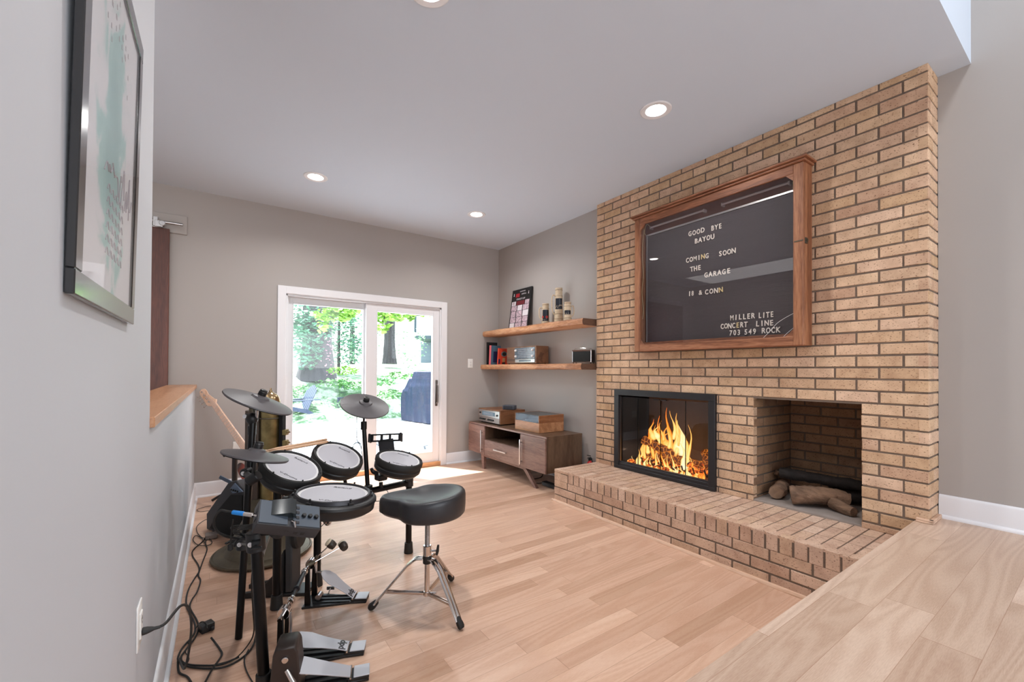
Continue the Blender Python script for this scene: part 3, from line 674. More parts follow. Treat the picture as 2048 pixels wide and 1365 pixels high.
for px, pyb, pyt in ((1318, 870, 858), (1325, 865, 842), (1346, 862, 822), (1357, 875, 838), (1336, 880, 846), (1350, 895, 850), (1306, 900, 850), (1290, 900, 862), (1282, 915, 882), (1376, 915, 850), (1330, 930, 896), (1345, 935, 902), (1312, 925, 885)):
    yb, zb = FP(px, pyb+18, XB+.115); yt, zt = FP(px, pyt, XB+.115); flame(yb, XB+.115, zb, max(.05, zt-zb), FR.uniform(.018, .032), FR.uniform(.5, .95), FR.uniform(-.15, .15), .9, FR.uniform(.2, .6))
for i in range(10):
    px = 1380+i*3.2; yb, zb = FP(px, 955+(px-1380)*.2, XB+.10); flame(yb, XB+.1, zb, FR.uniform(.03, .09), FR.uniform(.02, .035), FR.uniform(.2, .6), FR.uniform(-.4, .2), .8, .1)
for i in range(12):
    px = 1254+i*13; yb, zb = FP(px, 934+(px-1254)*.22, XB+.05); flame(yb, XB+.05, zb, FR.uniform(.015, .04), FR.uniform(.03, .05), FR.uniform(.4, .8), 0, .5, .3)
o = obj('flames', fl, m_fl, ang=180); tag(o, 'orange and yellow flames of the fire behind the glass doors', 'fire', kind='stuff')
origin_to(o, (XB+.15, 2.2, IZ0+.06))

# ---------------------------------------------------------------- logs in the nook
m_bark = mat('bark', (124, 96, 76), .95, bump=1, bscale=34, var=.6, vscale=16, dist=.02, stretch=(1, .5, 1))
m_barkd = mat('charred_bark', (40, 33, 30), .8, bump=1, bscale=42, var=.5, vscale=14, dist=.008)
m_end = mat('cut_log_end', (138, 110, 88), .9, bump=.3, bscale=30, var=.25, vscale=26)
def log(pts, r, m, lab, knots=()):
    b = B(); P = smoothpath(pts, 6); rr = random.Random(len(lab))
    P = [p+Vector((rr.uniform(-1, 1), rr.uniform(-1, 1), rr.uniform(-1, 1)))*.003 for p in P]
    n = len(P); R = [(r[0]+(r[1]-r[0])*i/(n-1))*rr.uniform(.94, 1.06) for i in range(n)]
    sweep(b, P, R, 18)
    for v in b.verts: v.co += Vector((rr.uniform(-1, 1), rr.uniform(-1, 1), rr.uniform(-1, 1)))*.0025
    b.faces.ensure_lookup_table()
    for f in b.faces[-2:]: f.material_index = 1
    for k in knots: sweep(b, k[0], k[1], 10)
    o = obj('firewood_log', b, [m, m_end], ang=60); origin_to(o, P[0]); return tag(o, lab, 'log', 'firewood logs in the brick nook')
ZN = ZH+.012
log([(3.12, 1.262, ZN+.062), (3.18, 1.18, ZN+.075), (3.25, 1.08, ZN+.075), (3.28, 1.00, ZN+.06)], (.06, .052), m_bark, 'thick grey-brown knotty log lying in front, cut end facing out', [([(3.22, 1.06, ZN+.05), (3.19, .98, ZN+.03), (3.17, .935, ZN+.03)], [.04, .034, .028])])
log([(3.15, 1.365, ZN+.05), (3.22, 1.37, ZN+.055), (3.33, 1.40, ZN+.06), (3.40, 1.41, ZN+.055)], (.046, .04), m_bark, 'short upright-cut log at the left of the firewood pile')
log([(3.30, 1.40, ZN+.16), (3.33, 1.28, ZN+.155), (3.37, 1.12, ZN+.15), (3.43, .92, ZN+.145)], (.038, .034), m_barkd, 'dark charred log laid across the top of the others')
log([(3.40, 1.15, ZN+.05), (3.45, 1.05, ZN+.06), (3.50, .92, ZN+.06)], (.055, .05), m_barkd, 'black charred log in the shade at the back right')
log([(3.34, 1.452, ZN+.145), (3.37, 1.42, ZN+.135), (3.42, 1.34, ZN+.135)], (.018, .022), m_bark, 'thin reddish branch stub sticking out at upper left of the pile')
# ================================================================ CEILING LIGHTS
M_LED = emis('led_disc', (1, .97, .93, 1), 14)
for i, (x, y, lab) in enumerate(((.664, 3.885, 'recessed round ceiling light near the sliding door, left of the far pair'), (2.203, 3.845, 'recessed round ceiling light nearest the shelves, right of the far pair'),
                (2.225, 1.655, 'recessed round ceiling light in front of the brick chimney'), (.724, 1.68, 'recessed round ceiling light cut by the top edge of the photo'))):
    t = thing('ceiling_light', lab, 'ceiling light', (x, y, ZC), group='recessed ceiling lights')
    tilt = Vector((-.12, -.1, -1)) if i == 2 else Vector((0, 0, -1))
    b = B(); lathe(b, [(.094, -.001), (.094, .003), (.088, .0065), (.062, .004), (.058, -.004)], (x, y, ZC), (0, 0, -1), 40, caps=False); obj('trim_ring', b, M_TRIM, t, world=True)
    b = B(); lathe(b, [(.001, .0035), (.056, .0035), (.058, .001), (.001, -.001)], (x, y, ZC), (0, 0, -1), 32); obj('diffuser', b, M_LED, t, world=True)
    l = lamp('recessed_lamp', 'AREA', 7.5, (1, .99, .975), (x, y, ZC-.012), (x, y, 0), .11); l.data.shape = 'DISK'; l.data.spread = 2.6

# ================================================================ OUTLETS
def plate(loc, n, label, cat, name='wall_outlet'):
    n = Vector(n); M = Mx(loc, Vector((0, 0, 1)).cross(n), (0, 0, 1))
    t = thing(name, label, cat, loc)
    b = B(); box(b, -.036, .036, -.058, .058, 0, .005, .0025, M, seg=2); obj('cover_plate', b, M_WHITEP, t, world=True)
    b = B(); box(b, -.017, .017, -.034, .034, .004, .0085, .002, M); q = obj('receptacle', b, M_WHITEP, t, world=True)
    b = B()
    for yy in (-.018, .016):
        box(b, -.008, -.0055, yy-.005, yy+.004, .008, .009, 0, M); box(b, .0055, .008, yy-.005, yy+.004, .008, .009, 0, M); cyl(b, M @ Vector((0, yy-.011, .008)), M @ Vector((0, yy-.011, .009)), .0028, seg=10)
    obj('slots', b, M_INK, q, world=True)
    return M
plate((2.685, D, 1.263), (0, -1, 0), 'white wall outlet on the back wall between the glass door and the shelves', 'outlet')
PLM = plate((XL, 1.49, .50), (1, 0, 0), 'white wall outlet low on the left wall with a black plug in it', 'outlet')

# ================================================================ FRAMED PICTURE ON THE LEFT WALL
t = thing('framed_picture', 'large black framed print hanging high on the left wall', 'picture', (XL, 1.03, 1.59))
tilt = math.radians(1.0)
MP = Matrix.Translation((XL+.001, .790, 1.279)) @ Matrix.Rotation(tilt, 4, 'Y') @ Matrix(((0, 0, 1, 0), (1, 0, 0, 0), (0, 1, 0, 0), (0, 0, 0, 1)))   # x -> +Y, y -> +Z, z -> +X
PW, PH, pt_, pf = .482, .628, .0105, .035
b = B()
for a in ((0, PW, 0, pf), (0, PW, PH-pf, PH), (0, pf, pf, PH-pf), (PW-pf, PW, pf, PH-pf)): box(b, a[0], a[1], a[2], a[3], 0, pt_, .0015, MP)
obj('frame', b, mat('black_gloss_frame', (34, 34, 36), .16, 0, coat=.6), t, world=True)
b = B(); box(b, pf-.002, PW-pf+.002, pf-.002, PH-pf+.002, .002, .005, 0, MP)
m = mat('teal_print', (214, 216, 220), .7); n = m.node_tree.nodes; L = m.node_tree.links
tc_ = n.new('ShaderNodeTexCoord'); no = n.new('ShaderNodeTexNoise'); no.inputs['Scale'].default_value = 7; no.inputs['Detail'].default_value = 6; no.inputs['Distortion'].default_value = 1.2; L.new(tc_.outputs['Object'], no.inputs[0])
gr_ = n.new('ShaderNodeVectorMath'); gr_.operation = 'MULTIPLY'; gr_.inputs[1].default_value = (0, 7.5, 3.0); mp_ = n.new('ShaderNodeVectorMath'); mp_.operation = 'LENGTH'; L.new(tc_.outputs['Object'], gr_.inputs[0]); L.new(gr_.outputs[0], mp_.inputs[0])
ma = n.new('ShaderNodeMath'); ma.operation = 'SUBTRACT'; L.new(no.outputs[0], ma.inputs[0]); mb_ = n.new('ShaderNodeMath'); mb_.operation = 'MULTIPLY_ADD'; mb_.inputs[1].default_value = .5; mb_.inputs[2].default_value = -.22; L.new(mp_.outputs['Value'], mb_.inputs[0]); L.new(mb_.outputs[0], ma.inputs[1])
r = n.new('ShaderNodeValToRGB'); L.new(ma.outputs[0], r.inputs[0]); e = r.color_ramp.elements; e[0].position = .28; e[0].color = srgb(222, 222, 226); e[1].position = .62; e[1].color = srgb(150, 186, 186); k = e.new(.40); k.color = srgb(168, 204, 202); k = e.new(.34); k.color = srgb(210, 216, 218)
L.new(r.outputs[0], n['Principled BSDF'].inputs['Base Color'])
obj('print', b, m, t, world=True)
m_g = mat('faded_ink', (170, 162, 168), .7); b = B(); rr = random.Random(2)
for i in range(34):
    u = .16+.03*rr.randint(0, 6)+rr.uniform(-.005, .005); v = .44+.02*rr.randint(0, 6); box(b, u, u+.004, v, v+.008, .005, .0055, 0, MP)
for i in range(9): sweep(b, [MP @ Vector((.17+.03*i+rr.uniform(-.01, .01), .24+rr.uniform(-.02, .02)+.012*math.sin(i), .0055)), MP @ Vector((.19+.03*i, .27+rr.uniform(-.03, .03), .0055)), MP @ Vector((.205+.028*i, .24+rr.uniform(-.03, .03), .0055))], .0012, 5, smooth=3)
for j in range(6):
    for i in range(5): sweep(b, [MP @ Vector((.20+.03*i, .10+.022*j, .0055)), MP @ Vector((.212+.03*i, .112+.022*j, .0055)), MP @ Vector((.222+.03*i, .10+.022*j, .0055))], .0009, 5, smooth=3)
obj('lettering', b, m_g, t, world=True)
b = B(); box(b, pf-.002, PW-pf+.002, pf-.002, PH-pf+.002, .0085, .0093, 0, MP); obj('glass', b, glass_mat('picture_glass', (1, 1, 1, 1), .5, .02), t, world=True)

# ================================================================ FLOATING SHELVES
M_LIVE = wood('live_edge_walnut', (150, 98, 64), (188, 132, 94), (214, 164, 124), 'Y', 1.0, .5, 7, bump=.15)
m_cut = wood('shelf_cut_end', (66, 44, 34), (84, 58, 44), (100, 72, 56), 'X', 1, .6, 12)
def shelf(z0, z1, lab, seed, xfr):
    rr = random.Random(seed); b = B(); n = 40; ya, yb = 2.957, D-.001; rows = []
    for i in range(n+1):
        y = ya+(yb-ya)*i/n; wv = .012*math.sin(i*.33+seed)+.006*math.sin(i*.9+seed*2)+rr.uniform(-.002, .002); xf = xfr+wv
        prof = [(XA-.001, z0), (xf+.016+wv*.4, z0), (xf+.004, z0+.012), (xf, (z0+z1)/2+rr.uniform(-.003, .003)), (xf+.005, z1-.008), (xf+.012, z1), (XA-.001, z1)]
        rows.append([b.verts.new((x, y, z)) for x, z in prof])
    for a, c in zip(rows, rows[1:]):
        for j in range(7): b.faces.new((a[j], a[(j+1) % 7], c[(j+1) % 7], c[j]))
    f = b.faces.new(rows[0]); f.material_index = 1; b.faces.new(rows[-1][::-1])
    o = obj('floating_shelf', b, [M_LIVE, m_cut], ang=50); origin_to(o, ((XA+xfr)/2, (ya+yb)/2, z0)); tag(o, lab, 'shelf', 'live edge shelves on the alcove wall'); return o
S1, S2 = 1.683, 1.247
shelf(1.617, S1, 'upper live edge wooden shelf carrying the beer steins and leaning poster', 1, 2.852)
shelf(1.187, S2, 'lower live edge wooden shelf carrying books and two old radios', 4, 2.852)

# leaning poster plaque
pA = AT(1023, 655, X=3.0); 
t = thing('framed_poster', 'black hockey poster plaque with small photos leaning on the wall above the upper shelf', 'poster', (3.04, 4.10, S1))
p_bl = AT(1021.5, 654, X=3.03); p_tr = AT(1064.5, 573, X=3.095); p_tl = AT(1026.5, 582.5, X=3.095)
yl, yr = p_tl.y, p_tr.y; zt = (p_tr.z+p_tl.z)/2; Lh = math.hypot(zt-S1, .07)
MQ = Mx((3.020, yl, S1+.001), (0, -1, 0), (.068/Lh, 0, (zt-S1)/Lh)); Wp = yl-yr
b = B(); box(b, 0, Wp, 0, Lh, -.022, 0, .001, MQ); obj('board', b, M_BLACK, t, world=True)
rr = random.Random(9)
m_ph = mat('printed_photos', (196, 172, 182), .45, var=.55, vscale=55); m_red = mat('print_red', (168, 34, 46), .5); m_wp = mat('print_white', (232, 224, 228), .5); m_mar = mat('print_maroon', (112, 30, 40), .5)
rows = [(.60, .70, ((.05, .26, m_wp), (.30, .72, m_mar), (.75, .96, m_ph))), (.46, .59, ((.05, .34, m_ph), (.38, .62, m_wp), (.66, .96, m_ph))), (.31, .45, ((.05, .30, m_ph), (.34, .64, m_ph), (.68, .96, m_wp))), (.17, .30, ((.05, .33, m_ph), (.37, .66, m_ph), (.70, .96, m_ph))), (.035, .16, ((.05, .30, m_wp), (.34, .66, m_ph), (.70, .96, m_ph)))]
bs = {}
for v0, v1, cols in rows:
    for u0, u1, mm in cols: bs.setdefault(mm.name, B()); box(bs[mm.name], u0*Wp, u1*Wp, v0*Lh, v1*Lh, 0, .0012, 0, MQ)
bs.setdefault(m_red.name, B()); box(bs[m_red.name], .22*Wp, .42*Wp, .80*Lh, .89*Lh, 0, .0012, 0, MQ)
for k_, v_ in bs.items(): obj('photo_print', v_, bpy.data.materials[k_], t, world=True)
text('poster_lettering', 'STANLEY CUP', .030, MQ @ Matrix.Translation((Wp*.5, Lh*.745, .0015)), m_wp, t, .0003, .95)
text('poster_lettering', 'CHAMPIONS', .020, MQ @ Matrix.Translation((Wp*.56, Lh*.93, .0015)), m_wp, t, .0003)
text('poster_lettering', 'CAPITALS', .022, MQ @ Matrix.Translation((Wp*.64, Lh*.86, .0015)), m_wp, t, .0003)
text('poster_lettering', '01', .055, MQ @ Matrix.Translation((Wp*.155, Lh*.65, .002)), m_mar, t, .0003, .8)
b = B()
for u in (.12, .88):
    lathe(b, [(.012, 0), (.008, .004), (.004, .02), (.007, .03), (.001, .034)], MQ @ Vector((u*Wp, Lh*.84, .001)), MQ.to_3x3() @ Vector((0, 1, 0)), 10, sy=.2, x=MQ.to_3x3() @ Vector((1, 0, 0)))
obj('trophy_print', b, m_wp, t, world=True)

# steins
m_cer = mat('cream_stoneware', (206, 186, 158), .35, var=.12, vscale=60, bump=.4, bscale=120, dist=.002); m_cerb = mat('dark_blue_glaze', (26, 32, 44), .3); m_cerr = mat('red_glaze', (170, 36, 36), .35); m_cerg = mat('brown_stoneware', (186, 160, 122), .4, var=.25, vscale=50, bump=.5, bscale=90, dist=.002); m_band = mat('brown_wash', (112, 88, 66), .5); m_rel = mat('relief_figures', (178, 164, 146), .4, bump=.6, bscale=90)
def stein(px, py_top, py_base, pw, X, lab, hside, dark, kind):
    c = AT(px, py_base, X=X); c.z = S1; top = AT(px, py_top, X=X).z; h = top-S1
    d = (c-CAMP).dot(CF); r = pw/2*d/FPX*.86
    t = thing('beer_stein', lab, 'stein', c, group='ceramic beer steins on the upper shelf')
    prof = [(r*.9, 0), (r*1.02, .004), (r*1.03, h*.06), (r*.95, h*.08), (r*1.0, h*.12), (r*.92, h*.15)] + ([(r*.95, h*.22), (r*.8, h*.26)] if kind == 2 else []) + [(r*.86, h*(.3 if kind == 2 else .2)), (r*.84, h*.5), (r*.80, h*.72), (r*.83, h*.76), (r*.76, h*.80), (r*.76, h*.93), (r*.80, h*.95), (r*.79, h), (r*.70, h), (r*.68, h*.6), (r*.001, h*.5)]
    b = B(); lathe(b, prof, c, (0, 0, 1), 32); obj('mug_body', b, m_cer if kind != 1 else m_cer, t, world=True, ang=50)
    # painted panel facing the room
    toc = (CAMP-c); a0 = math.atan2(toc.y, toc.x); b = B()
    z0, z1 = dark; ring = []
    for i in range(13):
        a = a0-.95+1.9*i/12; ring.append([b.verts.new(c+Vector((math.cos(a)*(r*.865+.0012), math.sin(a)*(r*.865+.0012), h*z0))), b.verts.new(c+Vector((math.cos(a)*(r*.815+.0016), math.sin(a)*(r*.815+.0016), h*z1))), b.verts.new(c+Vector((math.cos(a)*(r*.79), math.sin(a)*(r*.79), h*z1))), b.verts.new(c+Vector((math.cos(a)*(r*.83), math.sin(a)*(r*.83), h*z0)))])
    for p, q in zip(ring, ring[1:]):
        for j in range(4): b.faces.new((p[j], p[(j+1) % 4], q[(j+1) % 4], q[j]))
    b.faces.new(ring[0]); b.faces.new(ring[-1][::-1]); obj('painted_panel', b, m_cerb, t, world=True)
    b = B(); rr = random.Random(int(px))
    for i in range(7 if kind == 2 else 4):
        a = a0-.7+1.4*i/(6 if kind == 2 else 3); zz = c.z+h*(z0+(z1-z0)*rr.uniform(.02, .38)); lump(b, (c.x+math.cos(a)*r*.84, c.y+math.sin(a)*r*.84, zz), r*.10, rr, 1, 1, 2.0, 1)
    obj('relief_figure', b, m_rel, t, world=True)
    if kind == 1:
        b = B()
        for a, s in ((a0+.35, .2), (a0-.75, .16)): lathe(b, [(.001, .0), (r*s*1.6, .001), (r*s*1.6, .004), (.001, .005)], c+Vector((math.cos(a)*r*.86, math.sin(a)*r*.86, h*.36)), (math.cos(a), math.sin(a), 0), 14)
        obj('red_crest', b, m_cerr, t, world=True, label='red glazed crests')
    b = B()
    for zz, rr3 in ((.05, 1.03), (.13, .99), (.17 if kind != 2 else .27, .88), (.77, .83), (.94, .795)): torus(b, c+_z*h*zz, (0, 0, 1), r*rr3, .0016, 32, 6)
    obj('relief_band', b, m_band, t, world=True, label='dark brown ring lines')
    sd = CR*hside; b = B(); sd = Vector((sd.x, sd.y, 0)).normalized()
    sweep(b, [c+sd*r*.72+_z*h*.78, c+sd*r*1.3+_z*h*.80, c+sd*r*1.5+_z*h*.62, c+sd*r*1.35+_z*h*.36, c+sd*r*.80+_z*h*.24], r*.13, 10, smooth=6); obj('handle', b, m_cer, t, world=True)
stein(1091, 608, 651, 20, 3.0, 'small cream beer stein with red crests, nearest the poster', -1, (.16, .70), 1)
stein(1117.5, 577, 649, 22, 3.03, 'tallest beer stein, cream with a dark blue panel', -1, (.40, .70), 2)
stein(1135, 605, 645, 20, 2.945, 'small brownish beer stein standing in front of the tall one', 1, (.34, .56), 3)

# books
def book(x0, x1, y0, y1, h, lean, mcover, mspine, lab):
    M = Matrix.Translation((0, (y0+y1)/2, S2+.001)) @ Matrix.Rotation(lean, 4, 'X') @ Matrix.Translation((0, -(y0+y1)/2, 0))
    t = thing('book', lab, 'book', ((x0+x1)/2, (y0+y1)/2, S2), group='books on the lower shelf')
    b = B(); box(b, x0, x1, y0, y0+.003, 0, h, .0005, M); box(b, x0, x1, y1-.003, y1, 0, h, .0005, M); obj('cover', b, mcover, t, world=True)
    b = B(); box(b, x0-.001, x0+.003, y0, y1, 0, h, .0005, M); obj('spine', b, mspine, t, world=True)
    b = B(); box(b, x0+.003, x1-.004, y0+.003, y1-.003, .003, h-.003, 0, M); obj('pages', b, M_HOOPW, t, world=True)
    return t, M
m_or = mat('orange_cover', (214, 70, 44), .4); m_navy = mat('navy_cover', (30, 36, 74), .4); m_teal = mat('slate_cover', (74, 104, 124), .4); m_pink = mat('pink_spine', (226, 110, 120), .45)
yb_ = 4.62
book(2.868, 3.02, 4.70, 4.722, .29, 0, M_BLACK, M_BLACK, 'tall black book standing at the back of the row of books')
t, M = book(2.866, 3.01, 4.615, 4.66, .245, .06, m_teal, m_pink, 'slate blue book with a pink spine in the middle of the row')
b = B(); box(b, 2.90, 3.0, 4.612, 4.6145, .03, .17, 0, M); obj('cover_picture', b, m_navy, t, world=True)
t, M = book(2.905, 3.075, 4.50, 4.525, .205, .10, m_or, m_or, 'orange book with a round window on its cover, front of the row')
b = B(); lathe(b, [(.001, 0), (.043, 0), (.043, .003), (.035, .004), (.001, .004)], M @ Vector((2.985, 4.50, .135)), M.to_3x3() @ Vector((0, -1, 0)), 28, sy=.78, x=(1, 0, 0)); obj('cover_picture', b, mat('blue_grey_print', (110, 124, 128), .4), t, world=True)
b = B(); lathe(b, [(.001, 0), (.030, 0), (.030, .002), (.001, .002)], M @ Vector((2.985, 4.4965, .135)), M.to_3x3() @ Vector((0, -1, 0)), 28, sy=.75, x=(1, 0, 0)); box(b, 2.962, 3.01, 4.497, 4.5, .005, .03, 0, M); obj('cover_picture', b, M_INK, t, world=True)
b = B(); box(b, 2.965, 3.005, 4.4965, 4.5, .035, .085, .002, M); obj('cover_picture', b, mat('tan_print', (196, 150, 104), .4), t, world=True)
b = B(); box(b, 2.906, 2.93, 4.4975, 4.5, .01, .07, 0, M); obj('cover_picture', b, m_navy, t, world=True)

# table radio with wooden cabinet
pl_, pr_ = AT(1013.5, 728, X=2.905), AT(1072.2, 728, X=2.905); yl, yr = pl_.y, pr_.y; hR = AT(1072.2, 691.5, X=2.905).z-S2
M_WALN = wood('walnut_veneer', (84, 56, 40), (110, 76, 54), (132, 94, 68), 'Y', 1, .4, 12)
M_WALZ = wood('walnut_veneer_upright', (88, 60, 42), (108, 76, 54), (128, 92, 68), 'Z', 1, .4, 12)
t = thing('table_radio', 'wide vintage wooden table radio with glass dial and silver knobs on the lower shelf', 'radio', (2.99, (yl+yr)/2, S2))
b = B(); box(b, 2.905, 3.085, yr, yl, S2+.008, S2+hR, .003); obj('cabinet', b, M_WALN, t, world=True)
b = B()
for yy in (yr+.03, yl-.03):
    for xx in (2.92, 3.06): cyl(b, (xx, yy, S2+.0005), (xx, yy, S2+.009), .01, seg=12)
obj('foot', b, M_BLACK, t, world=True)
Wd = yl-yr; ga, gb = yl-Wd*.30, yr+Wd*.035
b = B()
for i in range(9): box(b, 2.9035, 2.906, yl-Wd*.28, yl-Wd*.02, S2+.02+i*(hR-.03)/9, S2+.02+i*(hR-.03)/9+.002)
obj('speaker_grille', b, M_INK, t, world=True)
m_dial = mat('radio_dial', (90, 104, 116), .15, coat=.6, var=.45, vscale=30, stretch=(1, 1, 6))
b = B(); box(b, 2.900, 2.906, gb, ga, S2+hR*.30, S2+hR*.93, .001); g = obj('dial_glass', b, m_dial, t, world=True)
b = B()
for i in range(5): box(b, 2.8995, 2.9005, gb+.06, ga-.07, S2+hR*(.42+.1*i), S2+hR*(.42+.1*i)+.0012)
obj('dial_scale', b, m_wp, g, world=True)
b = B(); box(b, 2.899, 2.906, gb, ga-.01, S2+hR*.10, S2+hR*.28, .001); obj('key_panel', b, M_STEEL, t, world=True)
b = B(); box(b, 2.8975, 2.9, gb+.07, ga-.09, S2+hR*.15, S2+hR*.24, .0008); obj('key_window', b, m_dial, t, world=True)
for yy in (ga-.03, gb+.035):
    for zz in (.45, .78):
        b = B(); cyl(b, (2.900, yy, S2+hR*zz), (2.882, yy, S2+hR*zz), .014, .012, 20, bev=.002); obj('knob', b, M_HOOPW, t, world=True, label='silver-white knob')

# small portable radio
c = AT(1163, 724, X=2.99); c.z = S2
t = thing('portable_radio', 'small chrome-edged portable radio with black grille and carrying handle', 'radio', c)
v1 = AT(1144, 712, X=2.94); v2 = AT(1182, 712, X=2.985); dv = Vector((v2.x-v1.x, v2.y-v1.y, 0)); Wd = dv.length; dv.normalize(); nn = Vector((-dv.y, dv.x, 0)); nn = nn if nn.dot(c-CAMP) > 0 else -nn
MR_ = Mx((v1.x, v1.y, S2+.012), dv, (0, 0, 1)); hh = AT(1163, 700.5, X=2.965).z-S2-.012
sgn = 1 if (MR_.to_3x3() @ Vector((0, 0, 1))).dot(CAMP-c) > 0 else -1
b = B(); box(b, 0, Wd, 0, hh, *sorted((-sgn*.07, -sgn*.004)), .003, MR_); box(b, -.002, .0, .004, hh-.004, *sorted((-sgn*.066, -sgn*.01)), 0, MR_); obj('case', b, M_BLACK, t, world=True)
b = B()
for a in ((0, Wd, 0, .006), (0, Wd, hh-.012, hh), (0, .006, 0, hh), (Wd-.006, Wd, 0, hh)): box(b, *a, *sorted((-sgn*.012, 0)), .0015, MR_)
obj('bezel', b, M_CHROME, t, world=True)
b = B()
for i in range(16): box(b, .008, Wd-.008, .009+i*(hh-.024)/16, .009+i*(hh-.024)/16+.0016, *sorted((-sgn*.004, -sgn*.001)), 0, MR_)
obj('grille', b, M_RUB, t, world=True)
b = B(); hs = lambda u, v: MR_ @ Vector((u, v, -sgn*.035))
sweep(b, [hs(.0, hh-.01), hs(.01, hh+.012), hs(Wd*.35, hh+.02), hs(Wd*.8, hh+.014), hs(Wd-.01, hh+.006), hs(Wd, hh-.01)], .003, 8, smooth=5); obj('carrying_handle', b, M_CHROME, t, world=True)
b = B(); 
for u in (.01, Wd-.01):
    for w_ in (.012, .06): cyl(b, MR_ @ Vector((u, -.0115, -sgn*w_)), MR_ @ Vector((u, .001, -sgn*w_)), .006, seg=10)
obj('foot', b, M_RUB, t, world=True)
b = B(); box(b, -.006, -.002, hh*.35, hh*.65, *sorted((-sgn*.05, -sgn*.025)), .001, MR_); obj('side_knob', b, M_HOOPW, t, world=True)

# ================================================================ MEDIA CONSOLE
CX = 2.60; CY0, CY1 = AT(1092.6, 873.5, X=CX).y, AT(939, 843, X=CX).y; CZ1 = .534; CZ0 = .178; CX1 = 3.075
M_WALC = wood('walnut_console', (104, 74, 64), (124, 92, 82), (142, 110, 98), 'Y', 1, .42, 9)
M_WALS = wood('walnut_console_side', (72, 52, 38), (88, 66, 50), (104, 80, 62), 'Z', 1, .42, 11)
t = thing('media_console', 'low walnut media console on angled legs below the shelves', 'console', ((CX+CX1)/2, (CY0+CY1)/2, 0))
ya, yb2 = CY0+.415, CY1-.385        # the open bay between the doors
HZ = .362
b = B(); th = .016
box(b, CX+.006, CX1, CY0, CY1, CZ1-th, CZ1, .001); box(b, CX+.006, CX1, CY0, CY1, CZ0, CZ0+th, .001); box(b, CX1-.008, CX1, CY0+.002, CY1-.002, CZ0+th, CZ1-th)
for yy in (CY0, CY1-th, ya-th, yb2): box(b, CX+.006, CX1-.008, yy, yy+th, CZ0+th, CZ1-th, .001)
box(b, CX+.006, CX1-.01, ya, yb2, HZ-th, HZ, .001)
obj('carcass', b, M_WALS, t, world=True)
b = B(); box(b, CX-.002, CX+.012, CY0, CY1, CZ1-.018, CZ1, .001); obj('top_edge', b, M_WALC, t, world=True)
for (p, q, hy) in ((CY0, ya-.002, ya-.03), (yb2+.002, CY1, yb2+.045)):
    b = B(); box(b, CX-.012, CX+.005, p, q, CZ0, CZ1-.02, .002); d_ = obj('door', b, M_WALC, t, world=True)
    b = B(); box(b, CX-.040, CX-.032, hy-.008, hy+.008, CZ0+.03, CZ1-.07, .001)
    for zz in (CZ0+.06, CZ1-.1): box(b, CX-.034, CX-.012, hy-.005, hy+.005, zz-.005, zz+.005)
    obj('handle', b, M_STEEL, d_, world=True)
b = B(); box(b, CX-.012, CX+.005, ya+.002, yb2-.002, CZ0, HZ-.002, .002); d_ = obj('drawer', b, M_WALC, t, world=True)
b = B(); ym = (ya+yb2)/2; box(b, CX-.040, CX-.032, ym-.125, ym+.125, CZ0+.092, CZ0+.106, .001)
for yy in (ym-.1, ym+.1): box(b, CX-.034, CX-.012, yy-.005, yy+.005, CZ0+.095, CZ0+.103)
obj('handle', b, M_STEEL, d_, world=True)
for sy, y0, yf in ((-1, CY0+.39, AT(1071, 980, X=CX+.02).y), (1, CY1-.30, AT(967, 938, X=CX+.02).y)):
    for xx in (CX+.012, CX1-.06):
        b = B(); n_ = (yf-y0); vs = []
        for z, yc, hw in ((CZ0+.001, y0, .036), (0, yf, .022)):
            for dx in (0, .035):
                for s in (-1, 1): vs.append(b.verts.new((xx+dx, yc+s*hw, z)))
        for f in ((0, 1, 3, 2), (4, 6, 7, 5), (0, 4, 5, 1), (2, 3, 7, 6), (0, 2, 6, 4), (1, 5, 7, 3)): b.faces.new([vs[i] for i in f])
        bmesh.ops.bevel(b, geom=b.edges[:], offset=.002, segments=1, affect='EDGES'); obj('leg', b, M_WALC, t, world=True)
b = B()
for xx in (CX+.014, CX1-.058): box(b, xx, xx+.03, CY0+.36, CY1-.27, CZ0-.03, CZ0-.001, .002)
obj('leg_rail', b, M_WALC, t, world=True)

# receiver
TZ = CZ1
f1, f2 = AT(1000.5, 850, Z=TZ), AT(957.5, 841, Z=TZ)
rx = 2.685; ry0, ry1 = AT(1000.5, 850, X=rx).y, AT(957.5, 842, X=rx).y; hr = AT(1000.5, 822.5, X=rx).z-TZ; hr = max(hr, .13)
M_TEAK = wood('teak_case', (98, 62, 38), (122, 80, 52), (144, 98, 66), 'X', 1, .42, 10)
t = thing('stereo_receiver', 'vintage wooden-cased stereo receiver with silver front on top of the console', 'receiver', ((rx+3.05)/2, (ry0+ry1)/2, TZ))
b = B(); x1 = 3.04
box(b, rx, x1, ry0, ry0+.014, TZ+.012, TZ+hr, .002); box(b, rx, x1, ry1-.014, ry1, TZ+.012, TZ+hr, .002); box(b, rx, x1, ry0, ry1, TZ+hr-.012, TZ+hr, .002); box(b, rx+.01, x1, ry0+.014, ry1-.014, TZ+.012, TZ+hr-.012)
obj('case', b, M_TEAK, t, world=True)
b = B()
for xx in (rx+.03, x1-.05):
    for yy in (ry0+.04, ry1-.04): cyl(b, (xx, yy, TZ+.0005), (xx, yy, TZ+.013), .014, seg=14)
obj('foot', b, M_RUB, t, world=True)
hf = hr-.024; za = TZ+.014
b = B(); box(b, rx-.004, rx+.012, ry0+.015, ry1-.015, za+hf*.42, TZ+hr-.013, .001); obj('faceplate', b, M_STEEL, t, world=True)
